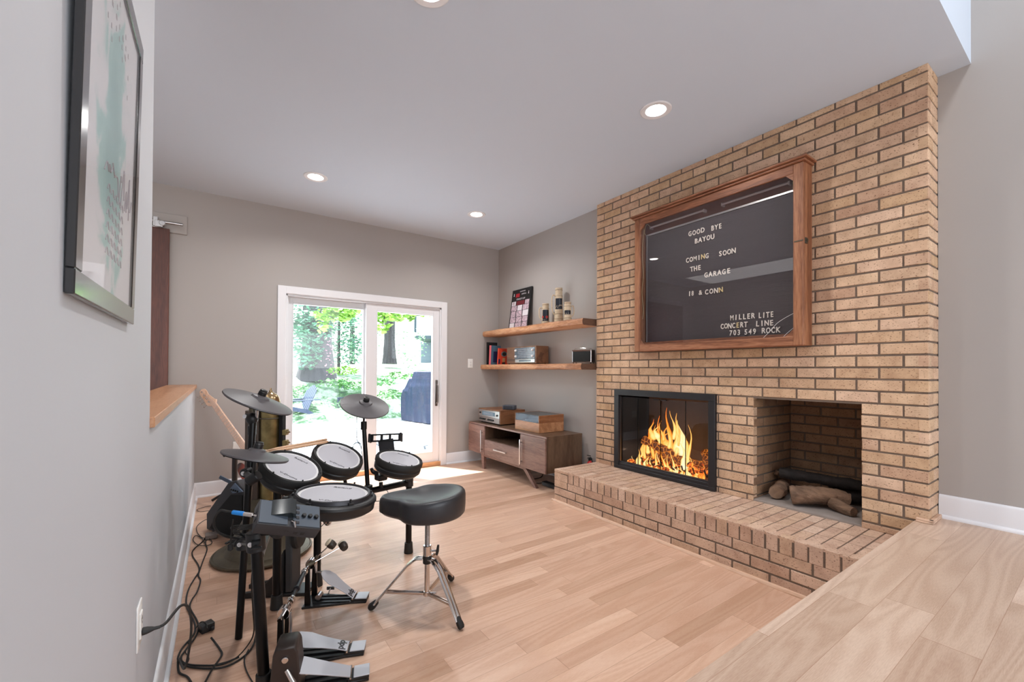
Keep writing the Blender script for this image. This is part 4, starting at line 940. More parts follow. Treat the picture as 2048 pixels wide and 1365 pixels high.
b = B(); box(b, rx-.004, rx+.012, ry0+.015, ry1-.015, za, za+hf*.41, .001); obj('control_panel', b, mat('taupe_panel', (142, 130, 126), .35, .6), t, world=True)
b = B(); box(b, rx-.0055, rx-.003, ry0+.11, ry1-.09, za+hf*.55, za+hf*.86, .0005); g = obj('tuner_window', b, mat('tuner_glass', (92, 122, 140), .12, coat=.8), t, world=True)
b = B()
for k in range(3): box(b, rx-.0062, rx-.0054, ry0+.15, ry1-.12, za+hf*(.62+.07*k), za+hf*(.62+.07*k)+.0012)
obj('tuner_scale', b, m_wp, g, world=True)
for yy, zz, r_ in [(ry1-.05, .72, .011), (ry0+.06, .66, .012)]+[(ry1-.05-i*.037, .22, .0105) for i in range(9) if i not in (4,)]:
    b = B(); cyl(b, (rx-.003, yy, za+hf*zz), (rx-.018, yy, za+hf*zz), r_, r_*.85, 16, bev=.001); obj('knob', b, M_BLACK if yy > ry1-.4 else M_BLACK, t, world=True)
# small speaker on the receiver
c = AT(1019, 818, X=2.87); c.z = TZ+hr
t = thing('smart_speaker', 'small dark grey speaker box standing on the receiver', 'speaker', c, rotz=.55)
b = B(); box(b, -.045, .045, -.075, .075, .001, .055, .010, seg=3); obj('fabric_body', b, mat('grey_speaker_fabric', (72, 74, 82), .8, bump=.5, bscale=500), t)
b = B(); box(b, -.0455, -.043, -.06, .06, .008, .048, .001); obj('front_panel', b, mat('dark_panel', (44, 46, 54), .5), t)

# turntable
tx = 2.695; ty0, ty1 = AT(1078, 868, X=tx).y, AT(1030, 860, X=tx).y; ht = max(AT(1078, 832.5, X=tx).z-TZ, .15)
t = thing('turntable', 'teak box turntable with clear acrylic lid at the near end of the console', 'turntable', ((tx+3.02)/2, (ty0+ty1)/2, TZ))
x1 = 3.03; hb = ht*.56
b = B(); box(b, tx, x1, ty0, ty1, TZ+.001, TZ+hb, .0015)
obj('plinth', b, wood('teak_plinth', (150, 98, 62), (172, 118, 80), (190, 136, 96), 'Y', 1, .42, 9), t, world=True)
b = B(); box(b, tx, x1, ty0, ty0+.010, TZ+hb+.0005, TZ+ht, .0015); box(b, tx, x1, ty1-.010, ty1, TZ+hb+.0005, TZ+ht, .0015); box(b, x1-.01, x1, ty0+.010, ty1-.010, TZ+hb+.0005, TZ+ht, .001); lid = obj('lid_frame', b, wood('teak_sides', (112, 66, 36), (136, 84, 50), (156, 102, 66), 'X', 1, .42, 9), t, world=True)
b = B(); box(b, tx+.001, tx+.004, ty0+.010, ty1-.010, TZ+hb+.001, TZ+ht-.002); box(b, tx+.001, x1-.01, ty0+.010, ty1-.010, TZ+ht-.0045, TZ+ht-.001); obj('acrylic_window', b, glass_mat('lid_acrylic', (.50, .56, .64, 1), .9), lid, world=True)
b = B(); lathe(b, [(.001, 0), (.145, 0), (.150, .006), (.146, .018), (.001, .018)], ((tx+x1)/2+.0, (ty0+ty1)/2+.02, TZ+hb), (0, 0, 1), 48, sx=.9); obj('platter', b, M_DARK, t, world=True)
b = B(); cyl(b, (x1-.045, ty0+.05, TZ+hb), (x1-.045, ty0+.05, TZ+hb+.045), .014, seg=16); sweep(b, [(x1-.045, ty0+.05, TZ+hb+.04), (x1-.12, ty0+.055, TZ+hb+.042), (tx+.09, ty0+.10, TZ+hb+.028)], .004, 8, smooth=4); obj('tonearm', b, M_CHROME, t, world=True)

# power strip under the console
o = B(); box(o, 2.74, 2.80, CY0-.12, CY0+.24, .001, .04, .004); t = obj('power_strip', o, M_BLACK); origin_to(t, (2.77, CY0, 0)); tag(t, 'black power strip on the floor under the near end of the console', 'power strip')
b = B(); sweep(b, [(2.77, CY0+.24, .02), (2.72, CY0+.32, .006), (2.78, CY0+.45, .006), (2.95, CY0+.5, .006), (3.05, CY0+.6, .08)], .004, 8, smooth=6); tag(origin_to(obj('mains_cable', b, M_RUB), (2.77, CY0+.3, 0)), 'black cord running from the power strip behind the console', 'cable')

# fire extinguisher behind the hearth
fx, fy = 2.98, YB0+.10; fx = AT(1180, 915, Y=fy).x; zt = AT(1180, 911, Y=fy).z
t = thing('fire_extinguisher', 'small red fire extinguisher with black valve standing behind the far end of the hearth', 'fire extinguisher', (fx, fy, 0))
b = B(); lathe(b, [(.03, 0), (.034, .006), (.034, zt-.10), (.028, zt-.075), (.013, zt-.058), (.013, zt-.05)], (fx, fy, 0), (0, 0, 1), 24); obj('cylinder', b, mat('red_enamel', (196, 28, 26), .3, coat=.4), t, world=True)
b = B(); cyl(b, (fx, fy, zt-.05), (fx, fy, zt-.022), .014, seg=14); box(b, fx-.035, fx+.012, fy-.006, fy+.006, zt-.030, zt-.022, .002); box(b, fx-.04, fx+.01, fy-.006, fy+.006, zt-.010, zt-.002, .002, Matrix.Translation((fx, fy, zt)) @ Matrix.Rotation(.25, 4, 'Y') @ Matrix.Translation((-fx, -fy, -zt))); sweep(b, [(fx, fy+.01, zt-.03), (fx+.03, fy+.015, zt-.03), (fx+.035, fy, zt-.08), (fx+.034, fy-.01, zt-.14)], .005, 8, smooth=5); cyl(b, (fx, fy-.012, zt-.036), (fx, fy-.022, zt-.036), .011, seg=14); box(b, fx-.02, fx+.02, fy-.008, fy+.008, zt-.052, zt-.04, .002); obj('valve', b, M_BLACK, t, world=True)

# ================================================================ LETTER BOARD SIGN
SY0, SY1, SZ0, SZ1, SXF = 1.108, 2.378, 1.342, 2.478, 2.915
XBK = XB-.002
t = thing('letter_board_sign', 'large glass-fronted wooden letter board with white lettering hung on the brick chimney', 'sign', (2.98, 1.74, SZ0))
M_SIGN = wood('sign_wood', (112, 66, 40), (142, 90, 60), (168, 114, 80), 'Z', 1, .55, 8); M_SIGNH = wood('sign_wood_rail', (106, 62, 38), (138, 86, 58), (164, 110, 78), 'Y', 1, .55, 8)
b = B(); th = .022
for a in ((SY0, SY0+th), (SY1-th, SY1)): box(b, SXF+.02, XBK, a[0], a[1], SZ0, SZ1, .002)
obj('side_panel', b, M_SIGN, t, world=True)
b = B(); box(b, SXF+.02, XBK, SY0+th, SY1-th, SZ0, SZ0+th, .002); box(b, SXF+.02, XBK, SY0+th, SY1-th, SZ1-th, SZ1, .002); box(b, SXF+.02, SXF+.03, SY0+th, SY1-th, SZ0+th, SZ0+.075, .001); obj('box_frame', b, M_SIGNH, t, world=True)
b = B(); box(b, SXF-.030, XBK, SY0-.028, SY1+.028, SZ1+.001, SZ1+.014, .003); box(b, SXF-.014, XBK, SY0-.014, SY1+.014, SZ1-.014, SZ1, .003); obj('cornice', b, M_SIGNH, t, world=True)
b = B(); fr = .056
for a in ((SY0, SY0+fr), (SY1-fr, SY1)): box(b, SXF, SXF+.02, a[0], a[1], SZ0, SZ1-.015, .003)
dd = obj('door_stile', b, M_SIGN, t, world=True)
b = B(); box(b, SXF+.0005, SXF+.0195, SY0+fr-.002, SY1-fr+.002, SZ0, SZ0+fr, .003); box(b, SXF+.0005, SXF+.0195, SY0+fr-.002, SY1-fr+.002, SZ1-.015-fr, SZ1-.015, .003)
for (yy, s1) in ((SY0+fr, 1), (SY1-fr, -1)):
    for (zz, s2_) in ((SZ0+fr, 1), (SZ1-.015-fr, -1)): prism(b, [(0, 0), (s1*.045, 0), (0, s2_*.045)], Matrix(((0, 0, 1, SXF+.004), (1, 0, 0, yy), (0, 1, 0, zz), (0, 0, 0, 1))), .014)
obj('door_rail', b, M_SIGNH, t, world=True)
b = B(); m_inner = mat('painted_inside_wood', (118, 72, 60), .6, var=.15, vscale=6); box(b, XBK-.012, XBK-.002, SY0+th, SY1-th, SZ0+th, SZ1-th); obj('back_panel', b, m_inner, t, world=True)
# felt board with grooves
BY0, BY1, BZ0, BZ1 = SY0+th+.004, 2.30, SZ0+.025, 2.318; XF = 2.985
b = B(); n_ = 88; hstep = (BZ1-BZ0)/n_; prof = []
for i in range(n_): z = BZ0+i*hstep; prof += [(XF, z), (XF, z+hstep*.72), (XF+.0012, z+hstep*.76), (XF+.0012, z+hstep*.96)]
vs0 = [b.verts.new((x, BY0, z)) for x, z in prof]; vs1 = [b.verts.new((x, BY1, z)) for x, z in prof]
for i in range(len(prof)-1): b.faces.new((vs0[i], vs0[i+1], vs1[i+1], vs1[i]))
box(b, XF+.004, XF+.02, BY0, BY1, BZ0, BZ1)
obj('felt_board', b, mat('black_felt_hazed', (70, 64, 68), .75), t, world=True, smooth=False, recalc=False)  # felt greyed so its colour carries the haze of the glass in front
b = B(); box(b, XF-.006, XF+.02, BY0, BY1+.012, BZ1, BZ1+.014, .001); box(b, XF-.006, XF+.02, BY1, BY1+.012, BZ0, BZ1, .001); obj('board_edging', b, M_STEEL, t, world=True, label='bright metal edging strip')
b = B()
for ya_, yb_ in ((1.22, 1.66), (1.80, 2.28)):
    cyl(b, (3.0, ya_, 2.392), (3.0, yb_, 2.392), .008, seg=12); 
    for yy in (ya_, yb_): box(b, 2.992, XBK-.002, yy-.006, yy+.006, 2.378, 2.402, .002)
obj('light_tube', b, mat('dusty_tube', (176, 160, 160), .4), t, world=True)
b = B(); m_wire = mat('cream_wire', (196, 178, 140), .5)
sweep(b, [(2.985, 2.335, 2.39), (2.972, 2.342, 2.2), (2.98, 2.338, 2.0), (2.972, 2.345, 1.85), (2.98, 2.336, 1.7), (2.975, 2.34, 1.62)], .0022, 6, smooth=6); sweep(b, [(2.99, 2.28, 2.40), (2.975, 2.30, 2.42), (2.97, 2.32, 2.36), (2.975, 2.31, 2.33)], .002, 6, smooth=5)
sweep(b, [(2.985, 1.20, 2.40), (2.975, 1.19, 2.42), (2.972, 1.185, 2.36), (2.98, 1.19, 2.33)], .002, 6, smooth=5); obj('loose_wire', b, m_wire, t, world=True)
b = B(); box(b, SXF+.009, SXF+.012, SY0+fr-.008, SY1-fr+.008, SZ0+fr-.008, SZ1-.015-fr+.008); g = obj('glass_pane', b, glass_mat('sign_glass', (.97, .96, .96, 1), 1.1), t, world=True, smooth=False)
b = B(); 
sweep(b, [(SXF+.007, 1.165, 1.540), (SXF+.007, 1.215, 1.515), (SXF+.007, 1.26, 1.485), (SXF+.007, 1.30, 1.44), (SXF+.007, 1.34, 1.40)], .0011, 5, smooth=4); sweep(b, [(SXF+.007, 1.165, 1.45), (SXF+.007, 1.20, 1.42), (SXF+.007, 1.22, 1.40)], .0009, 5, smooth=4)
obj('glass_crack', b, M_HOOPW, g, world=True)
b = B(); box(b, SXF+.022, SXF+.05, SY0-.006, SY0, 1.965, 2.0, .001); cyl(b, (SXF+.036, SY0-.012, 1.983), (SXF+.036, SY0, 1.983), .008, seg=12); box(b, SXF-.003, SXF, SY0, SY0+.05, 1.977, 1.984); obj('latch', b, M_BRONZE, t, world=True, label='small metal latch')
m_let = mat('white_plastic_letter', (238, 230, 220), .4); m_lety = mat('yellowed_plastic_letter', (226, 204, 150), .4)
def line(s, yl, yr, z, h, hide=None):
    """letters of one word between yl (left) and yr (right)"""
    n_ = len(s); step = (yl-yr)/n_
    for i, ch in enumerate(s):
        if ch == ' ': continue
        yc = yl-step*(i+.5); ye = (ch == 'N' and s.startswith('COM')) or (s == 'CONCERT' and i == 4) or (s == 'CONN' and i == 3)
        M = Mx((XF-.004, yc, z+rl.uniform(-.001, .001)), (0, -1, 0), (0, 0, 1)) @ Matrix.Rotation(rl.uniform(-.05, .05), 4, 'Z')
        text('letter', ch, h*1.50, M, m_lety if ye else m_let, t, .0018, (min(.86, step/(h*1.08) )*(.88 if ch in 'MW' else .84 if ch in 'OGCQ' else 1)) if ch not in 'I1' else .9, offset=.0004 if ch in 'MW&8' else .001)
rl = random.Random(8); H_ = .034
line('GOOD', 1.920, 1.782, 2.236, H_); line('BYE', 1.735, 1.650, 2.230, H_); line('BAYOU', 1.868, 1.705, 2.168, H_)
line('COMING', 1.940, 1.748, 2.036, H_); line('SOON', 1.678, 1.550, 2.028, H_); line('THE', 1.903, 1.810, 1.960, H_); line('GARAGE', 1.788, 1.585, 1.893, H_)
line('18', 1.918, 1.868, 1.774, H_); line('&', 1.835, 1.797, 1.770, H_); line('CONN', 1.785, 1.640, 1.766, H_)
line('MILLER', 1.592, 1.420, 1.556, H_); line('LITE', 1.402, 1.302, 1.553, H_); line('CONCERT', 1.662, 1.468, 1.500, H_); line('LINE', 1.42, 1.302, 1.498, H_); line('703', 1.60, 1.515, 1.449, H_); line('549', 1.495, 1.410, 1.449, H_); line('ROCK', 1.382, 1.262, 1.449, H_)
# ================================================================ OUTSIDE
GZ = -.12
PX_ = lambda px, py, d: PT(px, py, d)
# patio of pale flagstones, bank and lawn rising behind
m_pat = bpy.data.materials.new('flagstone'); m_pat.use_nodes = True; n = m_pat.node_tree.nodes; L = m_pat.node_tree.links
tcn = n.new('ShaderNodeTexCoord'); vo = n.new('ShaderNodeTexVoronoi'); vo.feature = 'DISTANCE_TO_EDGE'; vo.inputs['Scale'].default_value = 1.7; L.new(tcn.outputs['Object'], vo.inputs['Vector'])
r = n.new('ShaderNodeValToRGB'); L.new(vo.outputs['Distance'], r.inputs[0]); e = r.color_ramp.elements; e[0].position = .012; e[0].color = srgb(88, 92, 96); e[1].position = .03; e[1].color = srgb(196, 200, 206)
no = n.new('ShaderNodeTexNoise'); no.inputs['Scale'].default_value = 24; no.inputs['Detail'].default_value = 4; L.new(tcn.outputs['Object'], no.inputs[0]); r2 = n.new('ShaderNodeValToRGB'); L.new(no.outputs[0], r2.inputs[0]); e = r2.color_ramp.elements; e[0].position = .3; e[0].color = (.55, .5, .5, 1); e[1].position = .42; e[1].color = (1, 1, 1, 1)
mx = n.new('ShaderNodeMix'); mx.data_type = 'RGBA'; mx.blend_type = 'MULTIPLY'; mx.inputs[0].default_value = 1; L.new(r.outputs[0], mx.inputs[6]); L.new(r2.outputs[0], mx.inputs[7]); L.new(mx.outputs[2], n['Principled BSDF'].inputs['Base Color']); n['Principled BSDF'].inputs['Roughness'].default_value = .8
b = B(); box(b, -8, 12, D+.14, 11.3, GZ-.1, GZ); struct('floor_patio', b, m_pat, smooth=False)
m_gnd = bpy.data.materials.new('leafy_ground'); m_gnd.use_nodes = True; n = m_gnd.node_tree.nodes; L = m_gnd.node_tree.links
tcn = n.new('ShaderNodeTexCoord'); no = n.new('ShaderNodeTexNoise'); no.inputs['Scale'].default_value = 3.2; no.inputs['Detail'].default_value = 9; no.inputs['Roughness'].default_value = .75; L.new(tcn.outputs['Object'], no.inputs[0]); r = n.new('ShaderNodeValToRGB'); L.new(no.outputs[0], r.inputs[0]); e = r.color_ramp.elements
e[0].position = .36; e[0].color = srgb(74, 78, 82); e[1].position = .68; e[1].color = srgb(206, 222, 200); k = e.new(.46); k.color = srgb(98, 140, 92); k = e.new(.56); k.color = srgb(186, 196, 180)
L.new(r.outputs[0], n['Principled BSDF'].inputs['Base Color']); n['Principled BSDF'].inputs['Roughness'].default_value = .9
b = B(); rr = random.Random(6); NX, NYY = 30, 16; g = []
prof_y = [11.1, 11.5, 12.0, 12.6, 13.4, 15, 17, 19, 22, 26, 31, 37, 44, 52, 60, 70]; prof_z = [-.14, .08, .36, .66, .92, 1.0, 1.15, 1.28, 1.4, 1.55, 1.75, 2.0, 2.2, 2.5, 2.8, 3.0]
for i in range(NYY): g.append([b.verts.new((-14+2.0*j*1.3, prof_y[i], prof_z[i]+rr.uniform(-.05, .05))) for j in range(NX)])
for a, c in zip(g, g[1:]):
    for j in range(NX-1): b.faces.new((a[j], a[j+1], c[j+1], c[j]))
struct('ground_bank', b, m_gnd)
# leaves
def leafmat(name, c, t=.25):
    m = mat(name, c, .5, var=.35, vscale=3); return m
m_l1 = leafmat('leaves_teal', (96, 150, 122)); m_l2 = leafmat('leaves_bright', (138, 186, 70)); m_l3 = leafmat('leaves_green', (92, 146, 78)); m_l4 = leafmat('leaves_pale', (150, 190, 150)); m_fl2 = leafmat('pink_petals', (224, 130, 170))
m_tr = mat('tree_bark', (66, 64, 68), .95, bump=1, bscale=9, var=.4, vscale=10, stretch=(1, 1, .15), dist=.05)
def leaves(b, pts, s, rr, droop=.3):
    for p in pts:
        a = rr.uniform(0, 2*PI); t = rr.uniform(-1, 1); u = Vector((math.cos(a), math.sin(a), t*.6)).normalized(); v = u.cross(Vector((rr.uniform(-1, 1), rr.uniform(-1, 1), 1))).normalized(); k = s*rr.uniform(.6, 1.3)
        vs = [b.verts.new(p+u*k*x+v*k*y) for x, y in ((-.5, 0), (-.1, .34), (.5, .1), (.6, -.05), (-.1, -.34))]; b.faces.new(vs)
def blob(c, R, n, rr, hollow=.3):
    out = []
    for i in range(n):
        d = Vector((rr.gauss(0, 1), rr.gauss(0, 1), rr.gauss(0, 1))).normalized(); q = rr.uniform(hollow, 1)**.6; out.append(Vector((c[0]+d.x*R[0]*q, c[1]+d.y*R[1]*q, c[2]+d.z*R[2]*q)))
    return out
def tree(name, lab, cat, base, h, r0, r1, blobs, ml, ls, seed, branches=(), group=None):
    rr = random.Random(seed); t = thing(name, lab, cat, base, group=group); base = Vector(base)
    if r0:
        b = B(); lathe(b, [(r0*1.45, -.15), (r0*1.2, h*.03), (r0, h*.10), (r0*.95, h*.3), (r1, h)], base, (0, 0, 1), 22)
        for v in b.verts: v.co += Vector((rr.uniform(-1, 1), rr.uniform(-1, 1), 0))*r0*.06
        for br in branches: sweep(b, br[0], br[1], 8, smooth=4)
        obj('trunk', b, m_tr, t, world=True)
    b = B()
    for c, R, n_, in blobs: leaves(b, blob(c, R, n_, rr), ls, rr)
    obj('foliage', b, ml, t, world=True, smooth=False)
    return t
def P3(px, py, d): p = PT(px, py, d); return (p.x, p.y, p.z)
bT = PT(634, 752, 12.5)
tree('ivy_covered_tree', 'huge grey tree trunk wrapped in ivy seen through the left glass panel', 'tree', bT, 9, .40, .34, [(P3(615, 695, 12.0), (.42, .5, .7), 520), (P3(618, 655, 12.0), (.7, .5, .5), 480), (P3(606, 630, 12.2), (.6, .6, .6), 420)], m_l1, .13, 1, [([P3(640, 640, 12.5), P3(625, 636, 12.3), P3(612, 630, 12.1)], [.15, .12, .1])])
tree('shrub', 'thin azalea with pink blossom in front of the big trunk', 'shrub', PT(675, 752, 10.8), 0, 0, 0, [(P3(662, 720, 10.8), (.25, .3, .45), 45), (P3(655, 665, 10.8), (.3, .3, .5), 30)], m_fl2, .05, 2)
tree('small_tree', 'slender leafy tree right of the big trunk in the left glass panel', 'tree', PT(677, 752, 14), 2.4, .05, .03, [(P3(690, 700, 14), (.9, .7, .5), 700), (P3(700, 660, 14), (1.0, .7, .8), 800), (P3(670, 640, 14), (.7, .6, .5), 450)], m_l1, .1, 3)
tree('maple_tree', 'bright green maple branch hanging into the top of both glass panels', 'tree', Vector((PT(985, 700, 7.6).x, PT(985, 700, 7.6).y, GZ)), 3.4, .16, .13, [(P3(663, 632, 8), (.38, .3, .12), 130), (P3(690, 622, 8), (.4, .3, .12), 120), (P3(775, 632, 7.5), (.30, .3, .12), 90), (P3(800, 632, 7.5), (.3, .3, .10), 90), (P3(765, 655, 7.5), (.14, .2, .10), 34), (P3(835, 628, 7.5), (.22, .2, .06), 34), (P3(645, 650, 8), (.12, .2, .15), 26)], m_l2, .13, 4, branches=[([P3(980, 560, 7.6), P3(900, 585, 7.6), P3(820, 600, 7.6), P3(760, 610, 7.7), P3(690, 605, 7.9), P3(640, 618, 8)], [.07, .05, .04, .03, .02, .012]), ([P3(780, 606, 7.7), P3(770, 630, 7.5), P3(765, 655, 7.5)], [.015, .01, .006])])
tree('oak_tree', 'straight grey trunk far behind in the right glass panel', 'tree', PT(779, 722, 19), 9, .23, .2, [(P3(779, 590, 19), (2.5, 2, 1.0), 500)], m_l4, .14, 5)
tree('oak_tree', 'thin grey trunk behind the slender tree in the left glass panel', 'tree', PT(704, 735, 22), 9, .13, .1, [(P3(704, 600, 22), (2.5, 2, 1.2), 400)], m_l4, .14, 6)
for i, (px, py, d, R, n_, lab) in enumerate(((600, 640, 17, 1.3, 700, 'pale leafy bush at the far left of the left glass panel'), (720, 690, 20, 1.2, 500, 'pale leafy bush at the right edge of the left glass panel'), (780, 700, 28, 1.5, 500, 'pale bush behind the trunk in the right glass panel'), (818, 690, 20, .9, 300, 'pale bush beside the neighbour house porch'))):
    tree('bush', lab, 'bush', PT(px, 748, d), 0, 0, 0, [(P3(px, py, d), (R, R*.8, R*1.2), n_)], m_l4 if i else m_l1, .12, 30+i)
for i, (px, py, d, lab) in enumerate(((602, 778, 11.2, 'low green plant behind the left garden chair'), (688, 742, 11.9, 'bright green fern beside the big trunk'), (758, 764, 11.4, 'low green plant in the middle of the bank'), (797, 752, 12.6, 'low green plant just left of the covered grill'), (775, 790, 11, 'low scrubby plant at the patio edge'), (668, 766, 11.4, 'low green plant between the trunk and the garden chairs'), (708, 772, 11.6, 'low green plant near the right end of the left glass panel'))):
    tree('groundcover_plant', lab, 'plant', PT(px, py+6, d), 0, 0, 0, [(P3(px, py, d), (.5, .4, .12), 170)], m_l3 if i != 1 else m_l2, .09, 50+i)
# fallen leaves on the patio
b = B(); rr = random.Random(77)
for i in range(420):
    x, y = rr.uniform(-1, 5.5), rr.uniform(5.3, 10); p = Vector((x, y, GZ+.004)); a = rr.uniform(0, 6.3); s = rr.uniform(.015, .04)
    b.faces.new([b.verts.new(p+Vector((math.cos(a+q)*s*k, math.sin(a+q)*s*k, .004*rr.random()))) for q, k in ((0, 1), (1.6, .5), (3.1, 1), (4.7, .5))])
tag(obj('fallen_leaves', b, mat('dry_leaf', (166, 84, 74), .8), smooth=False), 'reddish fallen leaves scattered over the patio', 'leaves', kind='stuff')
# Adirondack chairs
m_ad = mat('grey_painted_chair', (72, 84, 108), .6)
def adirondack(loc, rz, lab):
    t = thing('adirondack_chair', lab, 'chair', loc, rotz=rz, group='garden chairs on the patio')
    b = B()    # local: x forward, y left, z up
    for i in range(6): y = -.22+.088*i; box(b, -.02, .50, y-.035, y+.035, 0, .02, .002, Matrix.Translation((.0, 0, .25)) @ Matrix.Rotation(-.20, 4, 'Y'))
    obj('seat', b, m_ad, t)
    b = B(); hs = (.60, .68, .72, .72, .68, .60)
    for i in range(6):
        y = -.21+.084*i; box(b, -.012, .010, y-.036+(y*.10), y+.036+(y*.10), 0, hs[i], .004, Matrix.Translation((.03, 0, .22)) @ Matrix.Rotation(-.42, 4, 'Y'))
    box(b, -.034, -.012, -.25, .25, .30, .36, .002, Matrix.Translation((.03, 0, .22)) @ Matrix.Rotation(-.42, 4, 'Y'))
    obj('backrest', b, m_ad, t)
    for s in (-1, 1):
        b = B(); box(b, -.28, .52, s*.30-.06, s*.30+.06, .52, .54, .006); obj('armrest', b, m_ad, t)
        b = B(); box(b, .42, .53, s*.27-.012, s*.27+.012, 0.002, .52, .003); obj('front_leg', b, m_ad, t)
        b = B(); prism(b, [(.52, .33), (.52, .42), (.0, .30), (-.36, .06), (-.40, 0.002), (-.26, 0.002), (-.05, .18)], Mx((0, s*.245+.012, 0), (1, 0, 0), (0, 0, 1)), .024); obj('rear_leg', b, m_ad, t)
    return t
q = AT(606, 842, Z=GZ); adirondack((q.x, q.y, GZ), PI+.25, 'grey slatted garden chair on the patio, nearer of the two')
q = AT(672, 832, Z=GZ); adirondack((q.x, q.y, GZ), PI+.95, 'grey slatted garden chair on the patio, turned edge-on behind the other')
# covered grill
a0, a1 = AT(803, 842, Z=GZ), AT(872, 852, Z=GZ)
a1 = a0+(a1-a0).normalized()*1.15; gx, gy = (a0+a1)/2, 0
t = thing('covered_grill', 'barbecue grill under a wrinkled dark blue cover on the patio', 'grill', (gx.x, gx.y+.3, GZ))
u = (a1-a0); u.z = 0; Wg = u.length; u.normalize(); v = Vector((-u.y, u.x, 0)); hG = PT(850, 745, (a0-CAMP).dot(CF)+.1).z-GZ
b = B(); NU, NV = 70, 26; rr = random.Random(3); per = []
prof2 = [(0, 0), (Wg, 0), (Wg, .6), (0, .6)]
def edgept(s):
    s = s*(2*Wg+1.2)
    for (x0, y0), (x1, y1) in zip(prof2, prof2[1:]+prof2[:1]):
        l = math.hypot(x1-x0, y1-y0)
        if s <= l: return x0+(x1-x0)*s/l, y0+(y1-y0)*s/l
        s -= l
    return 0, 0
rings = []
for k in range(NV+1):
    tt = k/NV; ring = []
    for i in range(NU*2):
        s = i/(NU*2); x, y = edgept(s); cx, cy = Wg/2, .3
        shoulder = 1.0 if tt < .55 else 1-.34*((tt-.55)/.45)**1.1*(1 if x < Wg*.5 else .5)
        z = hG*(min(tt/.97, 1)); lowL = .86 if x < Wg*.22 else 1.0
        fold = (.03*math.sin(s*47+2*math.sin(tt*4))+.02*math.sin(s*91+tt*3))*(1-tt*.75)
        px_, py_ = cx+(x-cx)*shoulder*(1+fold*.6), cy+(y-cy)*(shoulder if tt > .7 else 1)*(1+fold*1.6)
        if tt == 1: px_, py_ = cx+(px_-cx)*.9, cy+(py_-cy)*.7
        ring.append(b.verts.new(a0+u*px_+v*py_+Vector((0, 0, .02+z*lowL))))
    rings.append(ring)
for p, q in zip(rings, rings[1:]):
    for i in range(NU*2): b.faces.new((p[i], p[(i+1) % (NU*2)], q[(i+1) % (NU*2)], q[i]))
b.faces.new(rings[-1]); b.faces.new(rings[0][::-1])
obj('grill_cover', b, mat('navy_cover_cloth', (22, 36, 66), .42, bump=.6, bscale=9, dist=.03), t, world=True, ang=70)
b = B(); c0 = a0+u*.05+v*.05
for i in (0, 1):
    for j in (0, 1): p = a0+u*(.12+(Wg-.24)*i)+v*(.1+.4*j); cyl(b, (p.x, p.y, GZ+.001), (p.x, p.y, GZ+.05), .03, seg=12)
obj('wheel', b, M_RUB, t, world=True)
# neighbour's house
hd = 26; h0 = PT(830, 620, hd); h1 = PT(895, 620, hd)
t = thing('neighbour_house', 'pale neighbour house with a porch roof at upper right of the glass door', 'house', (PT(865, 745, hd).x, PT(865, 745, hd).y, 1.5))
m_hw = mat('white_siding', (226, 230, 232), .7); m_hd = mat('dark_eave', (70, 84, 96), .7)
def wallbox(px0, px1, py0, py1, d, th, m, name, par):
    p, q = PT(px0, py1, d), PT(px1, py0, d); uu = Vector((q.x-p.x, q.y-p.y, 0)); Lw = uu.length; b = B(); box(b, 0, Lw, p.z, q.z, 0, th, 0, Mx((p.x, p.y, 0), uu, (0, 0, 1))); return obj(name, b, m, par, world=True, smooth=False)
wallbox(831, 930, 560, 672, hd, -3, m_hw, 'upper_wall', t); wallbox(829, 930, 672, 678, hd-.8, -4, m_hd, 'porch_eave', t); wallbox(828, 831, 560, 665, hd-.1, -.2, m_hd, 'downpipe', t)
wallbox(836, 840, 678, 728, hd-.7, -.2, m_hw, 'porch_post', t); wallbox(840, 930, 684, 726, hd+2.5, -.3, mat('porch_shade', (120, 132, 150), .8), 'porch_back_wall', t); wallbox(836, 930, 727, 745, hd-.6, -.3, m_hw, 'porch_base', t)
